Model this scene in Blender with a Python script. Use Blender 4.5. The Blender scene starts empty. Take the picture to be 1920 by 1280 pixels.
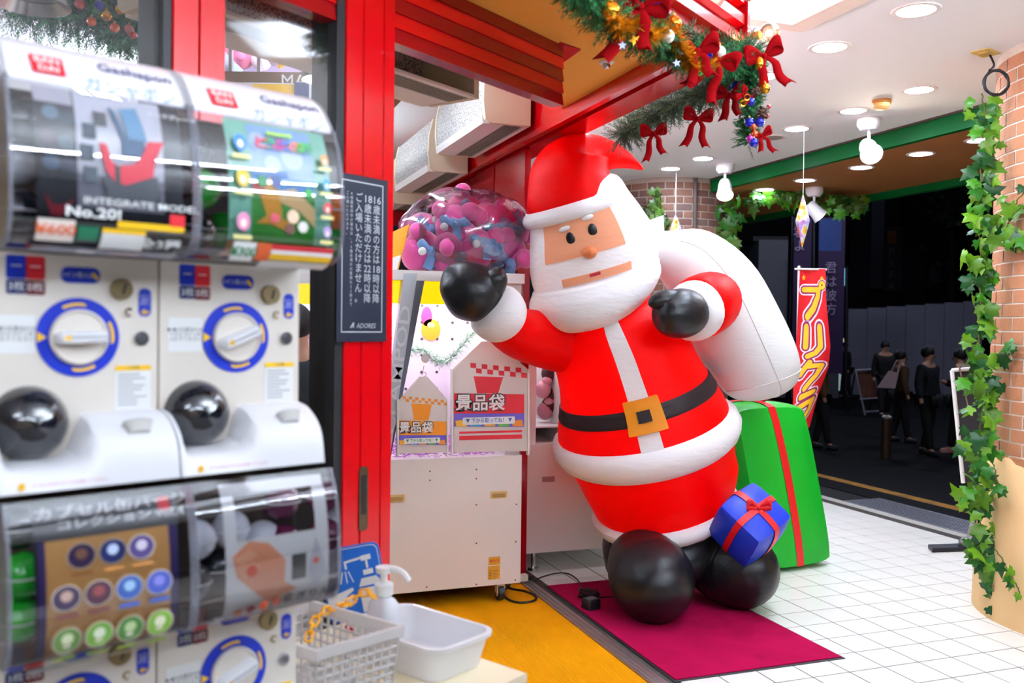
import bpy, bmesh, math, random
from mathutils import Vector as V, Matrix
random.seed(7)
R = math.radians
SC = bpy.context.scene
COL = SC.collection

# ------------------------------------------------------------------ camera
F = 1694.4
MR = ((0.94066762, -0.33912291, 0.01183567), (0.00543488, -0.01981804, -0.99978883), (0.33928585, 0.94053331, -0.0167991))
CAM = V((-3.8595, -3.5304, 1.5595))
right, down, fwd = V(MR[0]), V(MR[1]), V(MR[2])
cd = bpy.data.cameras.new('camera'); cam = bpy.data.objects.new('camera', cd); COL.objects.link(cam)
cam.matrix_world = Matrix(((right.x, -down.x, -fwd.x, CAM.x), (right.y, -down.y, -fwd.y, CAM.y), (right.z, -down.z, -fwd.z, CAM.z), (0, 0, 0, 1)))
cd.sensor_width = 36; cd.lens = F * 36 / 1920; cd.clip_start = 0.05; cd.clip_end = 200
cd.dof.use_dof = True; cd.dof.focus_distance = 5.0; cd.dof.aperture_fstop = 2.8
SC.camera = cam

# ------------------------------------------------------------------ world, exposure
w = bpy.data.worlds.new('night'); SC.world = w; w.use_nodes = True
w.node_tree.nodes['Background'].inputs[0].default_value = (0.012, 0.014, 0.02, 1)
w.node_tree.nodes['Background'].inputs[1].default_value = 0.5
vs = SC.view_settings
vs.view_transform = 'Standard'; vs.look = 'None'; vs.gamma = 1; vs.use_curve_mapping = False
vs.exposure = 0.18
DOWNLIGHT, DOWNLIGHT_SOFFIT, LIGHTBOX, TUBE, SPOT, CABINET, BULB = 185.0, 52.0, 8.0, 58.0, 30.0, 4.5, 14.0

# ------------------------------------------------------------------ pixel helpers (image 1920 x 1280)
def ray(px, py): return right * ((px - 960) / F) + down * ((py - 640) / F) + fwd
def S(px, py, d): return CAM + ray(px, py) * d
def onz(px, py, z=0.0): r = ray(px, py); return CAM + r * ((z - CAM.z) / r.z)
def onx(px, py, x): r = ray(px, py); return CAM + r * ((x - CAM.x) / r.x)
def ony(px, py, y): r = ray(px, py); return CAM + r * ((y - CAM.y) / r.y)

# ------------------------------------------------------------------ materials
def lin(c):
    if isinstance(c, str): c = tuple(int(c[i:i+2], 16) / 255 for i in (0, 2, 4))
    return tuple((x / 12.92 if x <= 0.04045 else ((x + 0.055) / 1.055) ** 2.4) for x in c) + (1,)
MATS = {}
def mat(name, col='ffffff', rough=0.5, metal=0.0, var=0.06, vscale=8.0, bump=0.0, bscale=60.0, emit=None, es=0.0, trans=0.0, alpha=1.0, coat=0.0, transl=0.0, ior=1.45, sheen=0.0, stretch=None, wave=None, dirt=None, spec=0.5):
    if name in MATS: return MATS[name]
    m = bpy.data.materials.new(name); m.use_nodes = True; nt = m.node_tree; N = nt.nodes; L = nt.links
    b = N['Principled BSDF']; c = lin(col)
    b.inputs['Base Color'].default_value = c; b.inputs['Roughness'].default_value = rough; b.inputs['Metallic'].default_value = metal
    b.inputs['Specular IOR Level'].default_value = spec; b.inputs['Transmission Weight'].default_value = trans; b.inputs['Alpha'].default_value = alpha
    b.inputs['Coat Weight'].default_value = coat; b.inputs['IOR'].default_value = ior; b.inputs['Sheen Weight'].default_value = sheen
    if emit: b.inputs['Emission Color'].default_value = lin(emit); b.inputs['Emission Strength'].default_value = es
    tc = N.new('ShaderNodeTexCoord'); vec = tc.outputs['Object']
    if stretch:
        mp = N.new('ShaderNodeMapping'); mp.inputs['Scale'].default_value = stretch; L.new(vec, mp.inputs[0]); vec = mp.outputs[0]
    colout = None
    if var > 0:
        n = N.new('ShaderNodeTexNoise'); n.inputs['Scale'].default_value = vscale; n.inputs['Detail'].default_value = 4; L.new(vec, n.inputs['Vector'])
        mx = N.new('ShaderNodeMixRGB'); mx.blend_type = 'MIX'; L.new(n.outputs['Fac'], mx.inputs[0])
        mx.inputs[1].default_value = tuple(x * (1 - var) for x in c[:3]) + (1,)
        mx.inputs[2].default_value = tuple(min(1, x * (1 + var)) for x in c[:3]) + (1,)
        L.new(mx.outputs[0], b.inputs['Base Color']); colout = mx.outputs[0]
    if dirt:   # (colour, scale, threshold, amount): stains with a shape of their own
        n2 = N.new('ShaderNodeTexNoise'); n2.inputs['Scale'].default_value = dirt[1]; n2.inputs['Detail'].default_value = 5; L.new(vec, n2.inputs['Vector'])
        mr = N.new('ShaderNodeMapRange'); mr.inputs[1].default_value = dirt[2]; mr.inputs[2].default_value = dirt[2] + 0.15; mr.inputs[4].default_value = dirt[3]
        L.new(n2.outputs['Fac'], mr.inputs[0])
        m2 = N.new('ShaderNodeMixRGB'); L.new(mr.outputs[0], m2.inputs[0])
        if colout: L.new(colout, m2.inputs[1])
        else: m2.inputs[1].default_value = c
        m2.inputs[2].default_value = lin(dirt[0]); L.new(m2.outputs[0], b.inputs['Base Color']); colout = m2.outputs[0]
    h = None
    if bump > 0:
        n3 = N.new('ShaderNodeTexNoise'); n3.inputs['Scale'].default_value = bscale; n3.inputs['Detail'].default_value = 5; L.new(vec, n3.inputs['Vector']); h = n3.outputs['Fac']
    if wave:   # (scale, strength, direction)
        wv = N.new('ShaderNodeTexWave'); wv.inputs['Scale'].default_value = wave[0]; wv.bands_direction = wave[2]; L.new(vec, wv.inputs['Vector']); h = wv.outputs['Fac']; bump = wave[1]
    if h is not None:
        bp = N.new('ShaderNodeBump'); bp.inputs['Strength'].default_value = bump; bp.inputs['Distance'].default_value = 0.01
        L.new(h, bp.inputs['Height']); L.new(bp.outputs[0], b.inputs['Normal'])
    if transl > 0:
        t = N.new('ShaderNodeBsdfTranslucent'); ms = N.new('ShaderNodeMixShader'); ms.inputs[0].default_value = transl
        if colout: L.new(colout, t.inputs[0])
        else: t.inputs[0].default_value = c
        L.new(b.outputs[0], ms.inputs[1]); L.new(t.outputs[0], ms.inputs[2]); L.new(ms.outputs[0], N['Material Output'].inputs[0])
    MATS[name] = m; return m
def emis(name, col, s):
    if name in MATS: return MATS[name]
    m = bpy.data.materials.new(name); m.use_nodes = True; nt = m.node_tree; nt.nodes.clear()
    o = nt.nodes.new('ShaderNodeOutputMaterial'); e = nt.nodes.new('ShaderNodeEmission'); e.inputs[0].default_value = lin(col); e.inputs[1].default_value = s
    nt.links.new(e.outputs[0], o.inputs[0]); MATS[name] = m; return m
def clear(name, col='ffffff', fac=0.12, rough=0.05, refl=0.8):   # thin clear sheet: mostly see-through with a gloss
    if name in MATS: return MATS[name]
    m = bpy.data.materials.new(name); m.use_nodes = True; nt = m.node_tree; N = nt.nodes; N.clear(); L = nt.links
    o = N.new('ShaderNodeOutputMaterial'); t = N.new('ShaderNodeBsdfTransparent'); t.inputs[0].default_value = lin(col)
    g = N.new('ShaderNodeBsdfGlossy'); g.inputs['Roughness'].default_value = rough
    fr = N.new('ShaderNodeFresnel'); fr.inputs[0].default_value = 1.5; ad = N.new('ShaderNodeMath'); ad.operation = 'MULTIPLY_ADD'; ad.inputs[1].default_value = 0.8; ad.inputs[2].default_value = fac * 0.3; ad.use_clamp = True
    ad.inputs[1].default_value = refl; L.new(fr.outputs[0], ad.inputs[0]); ms = N.new('ShaderNodeMixShader'); L.new(ad.outputs[0], ms.inputs[0]); L.new(t.outputs[0], ms.inputs[1]); L.new(g.outputs[0], ms.inputs[2]); L.new(ms.outputs[0], o.inputs[0])
    MATS[name] = m; return m

# ------------------------------------------------------------------ mesh builder
def frame(z):
    z = V(z).normalized(); a = V((0, 0, 1)) if abs(z.z) < 0.95 else V((1, 0, 0))
    x = a.cross(z).normalized(); return x, z.cross(x), z
class B:
    def __init__(s): s.v = []; s.f = []
    def add(s, vs, fs):
        o = len(s.v); s.v += [V(p) for p in vs]; s.f += [tuple(i + o for i in f) for f in fs]; return s
    def box(s, c, sz, m=None):
        c = V(c); h = V(sz) / 2
        ps = [V((x * h.x, y * h.y, z * h.z)) for z in (-1, 1) for y in (-1, 1) for x in (-1, 1)]
        ps = [(m @ p if m else p) + c for p in ps]
        return s.add(ps, [(0, 2, 3, 1), (4, 5, 7, 6), (0, 1, 5, 4), (2, 6, 7, 3), (0, 4, 6, 2), (1, 3, 7, 5)])
    def bb(s, a, b): a = V(a); b = V(b); return s.box((a + b) / 2, [abs(x) for x in (b - a)])
    def cyl(s, p0, p1, r0, r1=None, n=16, cap=True):
        r1 = r0 if r1 is None else r1; p0 = V(p0); p1 = V(p1); x, y, z = frame(p1 - p0); vs = []
        for p, r in ((p0, r0), (p1, r1)):
            vs += [p + (x * math.cos(2 * math.pi * i / n) + y * math.sin(2 * math.pi * i / n)) * r for i in range(n)]
        fs = [(i, (i + 1) % n, n + (i + 1) % n, n + i) for i in range(n)]
        if cap: fs += [tuple(range(n - 1, -1, -1)), tuple(range(n, 2 * n))]
        return s.add(vs, fs)
    def tube(s, pts, r, n=8, closed=False):
        pts = [V(p) for p in pts]; k = len(pts); vs = []; px = None
        for i, p in enumerate(pts):
            a = pts[(i - 1) % k] if (closed or i) else p; b = pts[(i + 1) % k] if (closed or i < k - 1) else p
            t = (b - a).normalized()
            if px is None: px = frame(t)[0]
            px = (px - t * px.dot(t)).normalized(); y = t.cross(px); rr = r[i] if isinstance(r, (list, tuple)) else r
            vs += [p + (px * math.cos(2 * math.pi * j / n) + y * math.sin(2 * math.pi * j / n)) * rr for j in range(n)]
        fs = []
        for i in range(k if closed else k - 1):
            a = i * n; b = ((i + 1) % k) * n
            fs += [(a + j, a + (j + 1) % n, b + (j + 1) % n, b + j) for j in range(n)]
        if not closed: fs += [tuple(range(n - 1, -1, -1)), tuple(range((k - 1) * n, k * n))]
        return s.add(vs, fs)
    def rings(s, rs, cap=True, wrap=True):
        n = len(rs[0]); vs = [p for r in rs for p in r]; fs = []
        for i in range(len(rs) - 1):
            fs += [(i * n + j, i * n + (j + 1) % n, (i + 1) * n + (j + 1) % n, (i + 1) * n + j) for j in range(n if wrap else n - 1)]
        if cap: fs += [tuple(range(n - 1, -1, -1)), tuple(range((len(rs) - 1) * n, len(rs) * n))]
        return s.add(vs, fs)
    def lathe(s, prof, o=(0, 0, 0), ax=(0, 0, 1), n=20, cap=True):
        x, y, z = frame(ax); o = V(o)
        return s.rings([[o + z * h + (x * math.cos(2 * math.pi * j / n) + y * math.sin(2 * math.pi * j / n)) * max(r, 1e-4) for j in range(n)] for r, h in prof], cap)
    def ell(s, c, rad, n=16, m=8, rot=None):
        c = V(c); rad = (rad, rad, rad) if isinstance(rad, (int, float)) else rad
        rs = []
        for i in range(m + 1):
            t = math.pi * (0.02 + 0.96 * i / m) - math.pi / 2; rr = math.cos(t)
            ring = []
            for j in range(n):
                p = V((rr * math.cos(2 * math.pi * j / n) * rad[0], rr * math.sin(2 * math.pi * j / n) * rad[1], math.sin(t) * rad[2]))
                ring.append((rot @ p if rot else p) + c)
            rs.append(ring)
        return s.rings(rs)
    def quad(s, a, b, c, d): return s.add([a, b, c, d], [(0, 1, 2, 3)])
    def prism(s, poly, ext):   # polygon points (3D) extruded by vector
        n = len(poly); e = V(ext); ps = [V(p) for p in poly]
        return s.add(ps + [p + e for p in ps], [tuple(range(n)), tuple(range(2 * n - 1, n - 1, -1))] + [(i, n + i, n + (i + 1) % n, (i + 1) % n) for i in range(n)])
    def build(s, name, m, parent=None, smooth=True, world=False, ang=40, kind=None):
        me = bpy.data.meshes.new(name)
        vs = s.v
        org = V((0, 0, 0))
        if parent is not None and world:
            inv = MW.get(parent, Matrix()).inverted(); vs = [inv @ p for p in vs]
        elif parent is None and vs:
            lo = V([min(p[i] for p in vs) for i in range(3)]); hi = V([max(p[i] for p in vs) for i in range(3)])
            org = V(((lo.x + hi.x) / 2, (lo.y + hi.y) / 2, lo.z)); vs = [p - org for p in vs]
        me.from_pydata([tuple(p) for p in vs], [], s.f); me.update()
        bm = bmesh.new(); bm.from_mesh(me); bmesh.ops.recalc_face_normals(bm, faces=bm.faces); bm.to_mesh(me); bm.free()
        if smooth:
            me.polygons.foreach_set('use_smooth', [True] * len(me.polygons)); me.set_sharp_from_angle(angle=R(ang))
        if m: me.materials.append(m)
        o = bpy.data.objects.new(name, me); COL.objects.link(o)
        if parent is not None:
            o.parent = parent; MW[o] = MW.get(parent, Matrix())
        else: o.location = org; MW[o] = Matrix.Translation(org)
        if kind: o['kind'] = kind
        return o
MW = {}
def thing(name, label, cat, loc=(0, 0, 0), rz=0.0, group=None, kind=None):
    o = bpy.data.objects.new(name, None); COL.objects.link(o); o.location = loc; o.rotation_euler = (0, 0, rz); o.empty_display_size = 0.1
    MW[o] = Matrix.Translation(V(loc)) @ Matrix.Rotation(rz, 4, 'Z')
    return tag(o, label, cat, group, kind)
def tag(o, label=None, cat=None, group=None, kind=None):
    if label: o['label'] = label
    if cat: o['category'] = cat
    if group: o['group'] = group
    if kind: o['kind'] = kind
    return o
KIDS = {}
def dup(root, loc, rz, label=None):
    r = root.copy(); COL.objects.link(r); r.location = loc; r.rotation_euler = (0, 0, rz)
    MW[r] = Matrix.Translation(V(loc)) @ Matrix.Rotation(rz, 4, 'Z')
    if label: r['label'] = label
    def rec(a, b):
        for ch in list(a.children):
            c = ch.copy(); COL.objects.link(c); c.parent = b; rec(ch, c)
    rec(root, r); return r
def cr(pts, n):   # Catmull-Rom through tuples/vectors
    out = []; P = [V(p) if not isinstance(p, V) else p for p in pts]
    for i in range(len(P) - 1):
        a = P[max(i - 1, 0)]; b = P[i]; c = P[i + 1]; d = P[min(i + 2, len(P) - 1)]
        for k in range(n):
            t = k / n
            out.append(0.5 * ((2 * b) + (c - a) * t + (2 * a - 5 * b + 4 * c - d) * t * t + (3 * b - a - 3 * c + d) * t ** 3))
    out.append(P[-1]); return out
FONTC = {}
def text(name, body, size, m, parent, mtx, depth=0.0006, align='CENTER', fit=None, bold=0.0, world=False, shear=0.0):
    """flat lettering; mtx places local x (reading direction), y (up), z (out of the surface)"""
    key = (body, align, bold, shear)
    if key not in FONTC:
        c = bpy.data.curves.new('t', 'FONT'); c.body = body; c.align_x = align; c.align_y = 'CENTER'; c.size = 1; c.resolution_u = 2; c.offset = bold; c.shear = shear; c.space_line = 1.0
        o = bpy.data.objects.new('t', c); COL.objects.link(o); bpy.context.view_layer.update()
        me = bpy.data.meshes.new_from_object(o.evaluated_get(bpy.context.evaluated_depsgraph_get()))
        FONTC[key] = ([v.co.copy() for v in me.vertices], [tuple(p.vertices) for p in me.polygons])
        bpy.data.objects.remove(o); bpy.data.curves.remove(c); bpy.data.meshes.remove(me)
    vs, fs = FONTC[key]
    sx = sy = size
    if fit and vs:
        wd = max(p.x for p in vs) - min(p.x for p in vs); sx = fit / max(wd, 1e-6)
    b = B(); b.v = [mtx @ V((p.x * sx, p.y * sy, depth)) for p in vs]; b.f = list(fs)
    return b.build(name, m, parent, smooth=False, world=world)
def plate(b, mtx, x0, y0, x1, y1, z=0.0, t=0.0):   # rectangle in a local frame
    ps = [mtx @ V((x, y, z)) for x, y in ((x0, y0), (x1, y0), (x1, y1), (x0, y1))]
    if t: b.prism(ps, (mtx.to_3x3() @ V((0, 0, 1))) * -t)
    else: b.quad(*ps)
    return b
def frm(o, x, y, z=None):   # 4x4 from origin and x, y axes
    x = V(x).normalized(); y = V(y); y = (y - x * y.dot(x)).normalized(); z = x.cross(y)
    return Matrix(((x.x, y.x, z.x, o[0]), (x.y, y.y, z.y, o[1]), (x.z, y.z, z.z, o[2]), (0, 0, 0, 1)))
def rrect(w, h, r, n=4):   # rounded rectangle outline, centred
    out = []
    for cx, cy, a0 in ((w/2-r, h/2-r, 0), (-w/2+r, h/2-r, 90), (-w/2+r, -h/2+r, 180), (w/2-r, -h/2+r, 270)):
        for i in range(n + 1):
            a = R(a0 + 90 * i / n); out.append((cx + r * math.cos(a), cy + r * math.sin(a)))
    return out
# ================================================================== SETTING
DG = V((0.829, 0.559, 0)); NG = V((0.559, -0.829, 0))          # shop front runs along DG, faces NG
UP = V((0, 0, 1))
RED = mat('red_enamel', 'd2020e', 0.22, coat=0.4, var=0.05, vscale=3)
DRED = mat('deep_red_enamel', '96020f', 0.25, coat=0.3, var=0.06, vscale=3)
WHITEC = mat('ceiling_paint', 'f4f3f1', 0.8, var=0.02, vscale=2, bump=0.02, bscale=200)
ALU = mat('aluminium', 'b9b4b4', 0.35, 0.9, var=0.1, vscale=20)
BLACK = mat('black_rubber', '15151a', 0.5, var=0.2)
STEEL = mat('steel', 'c8c8cc', 0.25, 1.0, var=0.05)
CREAMP = mat('cream_plastic', 'e8dcc6', 0.45, var=0.04)
GLASS = clear('window_glass', fac=0.03, refl=0.3)
def st(o): o['kind'] = 'structure'; return o
# floor: grout bed with every tile a piece
fl = st(B().bb((-1.862, -6.0, -0.03), (1.70, 7.0, -0.0025)).build('floor', mat('grout', '45403b', 0.9, var=0.15, vscale=40)))
TM = mat('floor_tile', 'ebe8e0', 0.32, var=0.025, vscale=1.7, bump=0.012, bscale=120, dirt=('cfc8b4', 2.3, 0.68, 0.35))
tb = B(); tb.rings([[V((sx * h, sy * h, z)) for sx, sy in ((-1, -1), (1, -1), (1, 1), (-1, 1))] for h, z in ((0.0965, -0.010), (0.0965, -0.0012), (0.0952, 0.0))])
proto_tile = tb.build('tile', TM, fl, smooth=False)
cells = []
for i in range(-10, 9):
    for j in range(-30, 35):
        x, y = i * 0.2 + 0.1, j * 0.2 + 0.1
        if x < -1.85 or x > 1.69: continue
        d = V((x, y, 0)) - CAM; z = d.dot(fwd); u = 960 + F * d.dot(right) / z if z > 0 else -1; v_ = 640 + F * d.dot(down) / z if z > 0 else 9999
        vis = z > 0 and 950 < u < 1960 and v_ < 1320 and not (-1.8 < x < -1.0 and 0 < y < 1.4)
        cells.append((z if vis else 999 + abs(z), x, y))
cells.sort(); floc = MW[fl].translation; first = True; rest = B()
for k, (z, x, y) in enumerate(cells):
    if k < 300 and z < 900:
        o = proto_tile if first else proto_tile.copy(); 
        if not first: COL.objects.link(o)
        first = False; o.location = V((x, y, 0)) - floc
        o.rotation_euler = (random.uniform(-.0015, .0015), random.uniform(-.0015, .0015), 0)
    else: rest.add([V((x + sx * 0.097, y + sy * 0.097, 0)) for sx, sy in ((-1, -1), (1, -1), (1, 1), (-1, 1))], [(0, 1, 2, 3)])
rest.build('tiles', TM, fl, smooth=False, world=True, kind='stuff')
st(B().bb((1.70, -6, -0.03), (1.80, 7, 0.0)).build('trim_1', mat('kerb_stone', 'b9b6ae', 0.8, var=0.1, vscale=30)))
st(B().bb((-9, -7, -0.06), (-1.862, 7, -0.008)).build('floor', mat('shop_screed', '77706a', 0.8, var=0.1)))
# sliding door track: aluminium sill with grooves
tr = B()
for a, b_, z in ((-1.937, -1.928, 0.006), (-1.928, -1.912, 0.001), (-1.912, -1.902, 0.006), (-1.902, -1.886, 0.001), (-1.886, -1.862, 0.006)): tr.bb((a, -0.06, -0.008), (b_, 4.0, z))
tr.bb((-1.937, -0.10, -0.008), (-1.862, -0.06, 0.007))
st(tr.build('trim_2', ALU, smooth=False))
# yellow ribbed mat and maroon rug
mt = B(); mt.bb((-3.05, -1.2, -0.008), (-1.94, 3.6, -0.001))
tag(mt.build('ribbed_mat', mat('yellow_rib', 'ee9a00', 0.85, spec=0.1, var=0.12, vscale=3, wave=(38, 0.5, 'X'), dirt=('c67f06', 1.3, 0.62, 0.35))), 'yellow ribbed entrance mat on the floor beside the door track', 'mat')
rg = thing('doormat', 'maroon carpet doormat with dark rubber edge under the inflatable santa', 'mat', (-1.367, 0.71, 0))
RUGM = mat('maroon_pile', 'ad0f45', 0.95, var=0.28, vscale=5, bump=0.6, bscale=420, dirt=('7a0a30', 3.0, 0.55, 0.5), spec=0.05)
B().rings([[V((sx * h, sy * k, z)) for sx, sy in ((-1, -1), (1, -1), (1, 1), (-1, 1))] for h, k, z in ((0.462, 0.770, 0.0), (0.462, 0.770, 0.003), (0.455, 0.763, 0.0045))]).build('border', BLACK, rg, smooth=False)
B().bb((-0.448, -0.756, 0.004), (0.448, 0.756, 0.009)).build('pile', RUGM, rg, smooth=False)
# street, drain grating and yellow line
ASPH = mat('asphalt', '1c1c1f', 0.9, spec=0.1, var=0.35, vscale=90, bump=0.4, bscale=300)
st(B().prism([V((2.24, -12, -0.02)), V((2.9, -12, -0.06)), V((6.0, -12, -0.42)), V((70, -12, -0.42)), V((70, -12, -0.6)), V((2.24, -12, -0.6))], (0, 90, 0)).build('floor', ASPH, smooth=False))
st(B().bb((1.80, -6, -0.10), (2.24, 9, -0.03)).build('floor', mat('drain_bed', '1b1b1e', 0.9)))
gt = thing('drain_grating', 'grey steel drain grating between the white tiles and the street', 'grating', (2.02, 1.6, -0.02))
GB = mat('grating_steel', '8d8f99', 0.45, 0.6, var=0.15, vscale=30)
fb = B()
for k in range(2): fb.bb((-0.21 + k * 0.40, -1.6, 0), (-0.19 + k * 0.40, 1.6, 0.02))
for y in (-1.6, 1.59): fb.bb((-0.2, y, 0), (0.2, y + 0.01, 0.02))
fb.build('frame', GB, gt, smooth=False)
gb = B()
for k in range(1, 13): gb.bb((-0.2 + k * 0.0305, -1.6, 0.004), (-0.2 + k * 0.0305 + 0.009, 1.6, 0.018))
for k in range(1, 80): gb.bb((-0.2, -1.6 + k * 0.04, 0.006), (0.2, -1.6 + k * 0.04 + 0.012, 0.0195))
gb.build('bars', GB, gt, smooth=False, kind='stuff')
yl = B(); yl.prism([V((2.66, -10, -0.043)), V((2.84, -10, -0.054)), V((2.84, -10, -0.058)), V((2.66, -10, -0.048))], (0, 50, 0))
st(yl.build('trim_3', mat('yellow_line', 'b07a1c', 0.8, var=0.3, vscale=14, dirt=('5a4a2c', 6, 0.5, 0.6))))
# ---- ceilings
st(B().bb((-9, -7, 3.10), (1.20, 9, 3.16)).build('ceiling', WHITEC, smooth=False))
BROWN = mat('brown_soffit', 'ab6d3a', 0.7, var=0.06, vscale=2)
st(B().bb((1.26, -4, 2.97), (2.85, 9, 3.02)).build('ceiling', BROWN, smooth=False))
GREEN = mat('green_paint', '00622a', 0.45, var=0.08, vscale=4, spec=0.2)
gbm = B().bb((1.205, -4, 2.965), (1.26, 9, 3.085)); st(gbm.build('trim_4', GREEN, smooth=False))
st(B().bb((1.195, -4, 3.085), (1.26, 9, 3.115)).build('trim_5', mat('dark_flashing', '4a3a36', 0.5), smooth=False))
st(B().bb((2.80, -4, 2.90), (2.88, 9, 3.04)).build('trim_6', GREEN, smooth=False))
# ---- outer fascia, soffit, header over the track
K = V((-1.747, -0.35, 2.676))
OCH = mat('ochre_soffit', 'eda54a', 0.8, spec=0.1, var=0.05, vscale=2, dirt=('b97b36', 7, 0.74, 0.5))
E0 = V((-2.41, -0.083, 2.716))
po = [(K.x, K.y), (K.x - DG.x * 3.4, K.y - DG.y * 3.4), (E0.x - DG.x * 2.6, E0.y - DG.y * 2.6), (E0.x, E0.y), (-1.986, 0.925), (-1.986, -0.30)]
st(B().prism([V((x, y, 2.716)) for x, y in po], (0, 0, 0.03)).build('ceiling', OCH, smooth=False))
hd = B()
hd.bb((-1.986, -0.30, 2.70), (-1.747, 4.25, 3.10)); hd.bb((-1.986, -0.30, 2.65), (-1.945, 4.25, 2.70)); hd.bb((-1.905, -0.30, 2.65), (-1.747, 4.25, 2.70)); hd.bb((-1.932, -0.30, 2.672), (-1.918, 4.25, 2.70))
st(hd.build('trim_7', RED, smooth=False))
fo = thing('fascia_board', 'red ribbed fascia with globe bulbs above the big garland', 'fascia', (K.x, K.y, 2.676), kind='structure')
Fm = frm(K, DG, UP)          # local x along DG, y up, z out (towards NG)
for k in range(5):
    pb = B(); y0 = 0.02 + k * 0.085
    pr = [(0.0, 0.0), (0.030, 0.012), (0.030, 0.050), (0.0, 0.066)]
    pts = [Fm @ V((-3.4, y0 + h, z)) for z, h in pr]
    pb.prism(pts, DG * 3.39); pb.build('slat', RED, fo, smooth=False, world=True)
bb_ = B(); bb_.prism([Fm @ V((-3.4, y, z)) for z, y in ((-0.04, -0.01), (-0.002, -0.01), (-0.002, 0.42), (-0.04, 0.42))], DG * 3.4); bb_.prism([Fm @ V((x, -0.02, 0.04)) for x in (0.0, 0.025)] + [Fm @ V((x, 0.42, 0.04)) for x in (0.025, 0.0)], NG * -0.09)
bb_.build('backing', DRED, fo, smooth=False, world=True)
fi = thing('shutter_box', 'red stepped shutter box hanging from the ochre soffit', 'shutter box', (E0.x, E0.y, 2.468), kind='structure')
Em = frm(V((E0.x, E0.y, 2.468)), DG, UP)
for k in range(5):
    pb = B(); y0 = k * 0.0496
    pr = [(0.0, 0.0), (0.009, 0.0), (0.002, 0.0485), (0.0, 0.0485)]
    pb.prism([Em @ V((-1.9, y0 + h, z)) for z, h in pr], DG * 1.9); pb.build('slat', RED if k % 2 else DRED, fi, smooth=False, world=True)
bx = B(); bx.prism([Em @ V((-1.9, h, z)) for z, h in ((0, 0), (0, 0.248), (-0.05, 0.248), (-0.05, 0))], DG * 1.9); bx.build('box', DRED, fi, smooth=False, world=True)
tri = [onz(1050, 78, 2.7155), onz(1089, 92, 2.7155), onz(1055, 117, 2.7155), onz(1030, 100, 2.7155)]
st(B().prism(tri, (0, 0, -0.004)).build('trim_8', DRED, smooth=False))
# ---- red posts and shop-front glass
def on_front(px, off=0.0):      # point of the shop front line under a pixel column
    r = ray(px, 640); o = E0 + NG * off
    t = ((o.x - CAM.x) * NG.x + (o.y - CAM.y) * NG.y) / (r.x * NG.x + r.y * NG.y); p = CAM + r * t; return V((p.x, p.y, 0))
def post(name, cuts, label):
    base = on_front((cuts[0] + cuts[-1]) / 2); t = thing(name, label, 'post', (base.x, base.y, 0), kind='structure')
    for a, b_ in zip(cuts[:-1], cuts[1:]):
        p, q = on_front(a), on_front(b_); pb = B(); e = DG * 0.0018
        prof = [p + e - NG * 0.09, p + e + NG * 0.016, p + e * 2.2 + NG * 0.02, q - e * 2.2 + NG * 0.02, q - e + NG * 0.016, q - e - NG * 0.09]
        pb.prism(prof, (0, 0, 3.10)); pb.build('panel', RED, t, smooth=False, world=True)
    p, q = on_front(cuts[0] - 14), on_front(cuts[-1]); gb_ = B(); gb_.prism([p, p + NG * 0.012, q + NG * 0.012, q, q - NG * 0.1, p - NG * 0.1], (0, 0, 3.09)); gb_.build('gasket', BLACK, t, smooth=False, world=True)
    return t
post_a = post('door_post', (636, 669, 707, 728), 'red enamelled door post carrying the dark age-limit sign')
post_b = post('door_post', (312, 362, 412), 'red enamelled door post rising behind the capsule machines')
# recessed pull on post_a
hp = on_front(683, 0.021); hm = frm(V((hp.x, hp.y, 0)), DG, UP)
zc = lambda py: S(683, py, (hp - CAM).dot(fwd) + 0).z
h0, h1 = zc(992), zc(873)
hb = B(); hb.prism([hm @ V((x, (h0 + h1) / 2 + y, 0.004)) for x, y in rrect(0.037, h1 - h0, 0.012)], NG * -0.01)
pull = hb.build('pull_plate', mat('worn_brass', '6b5a45', 0.35, 0.8, var=0.3, vscale=30), post_a, smooth=False, world=True)
hb = B(); hb.prism([hm @ V((x, (h0 + h1) / 2 + 0.012 + y, 0.0052)) for x, y in rrect(0.022, (h1 - h0) * 0.62, 0.006)], NG * -0.003); hb.build('pull_recess', BLACK, pull, smooth=False, world=True)
for k, (a, b_) in enumerate(((412, 628), (-420, 298))):
    p, q = on_front(a), on_front(b_); g = B(); g.prism([p, q, q - NG * 0.008, p - NG * 0.008], (0, 0, 3.09)); g.v = [v + V((0, 0, 0.02)) if v.z < 0.01 else v for v in g.v]
    wd = st(g.build('window_%d' % (k + 1), GLASS, smooth=False))
    fr = B(); fr.prism([p, q, q - NG * 0.05, p - NG * 0.05], (0, 0, 0.12)); fr.build('sill', DRED, wd, smooth=False, world=True)
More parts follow.
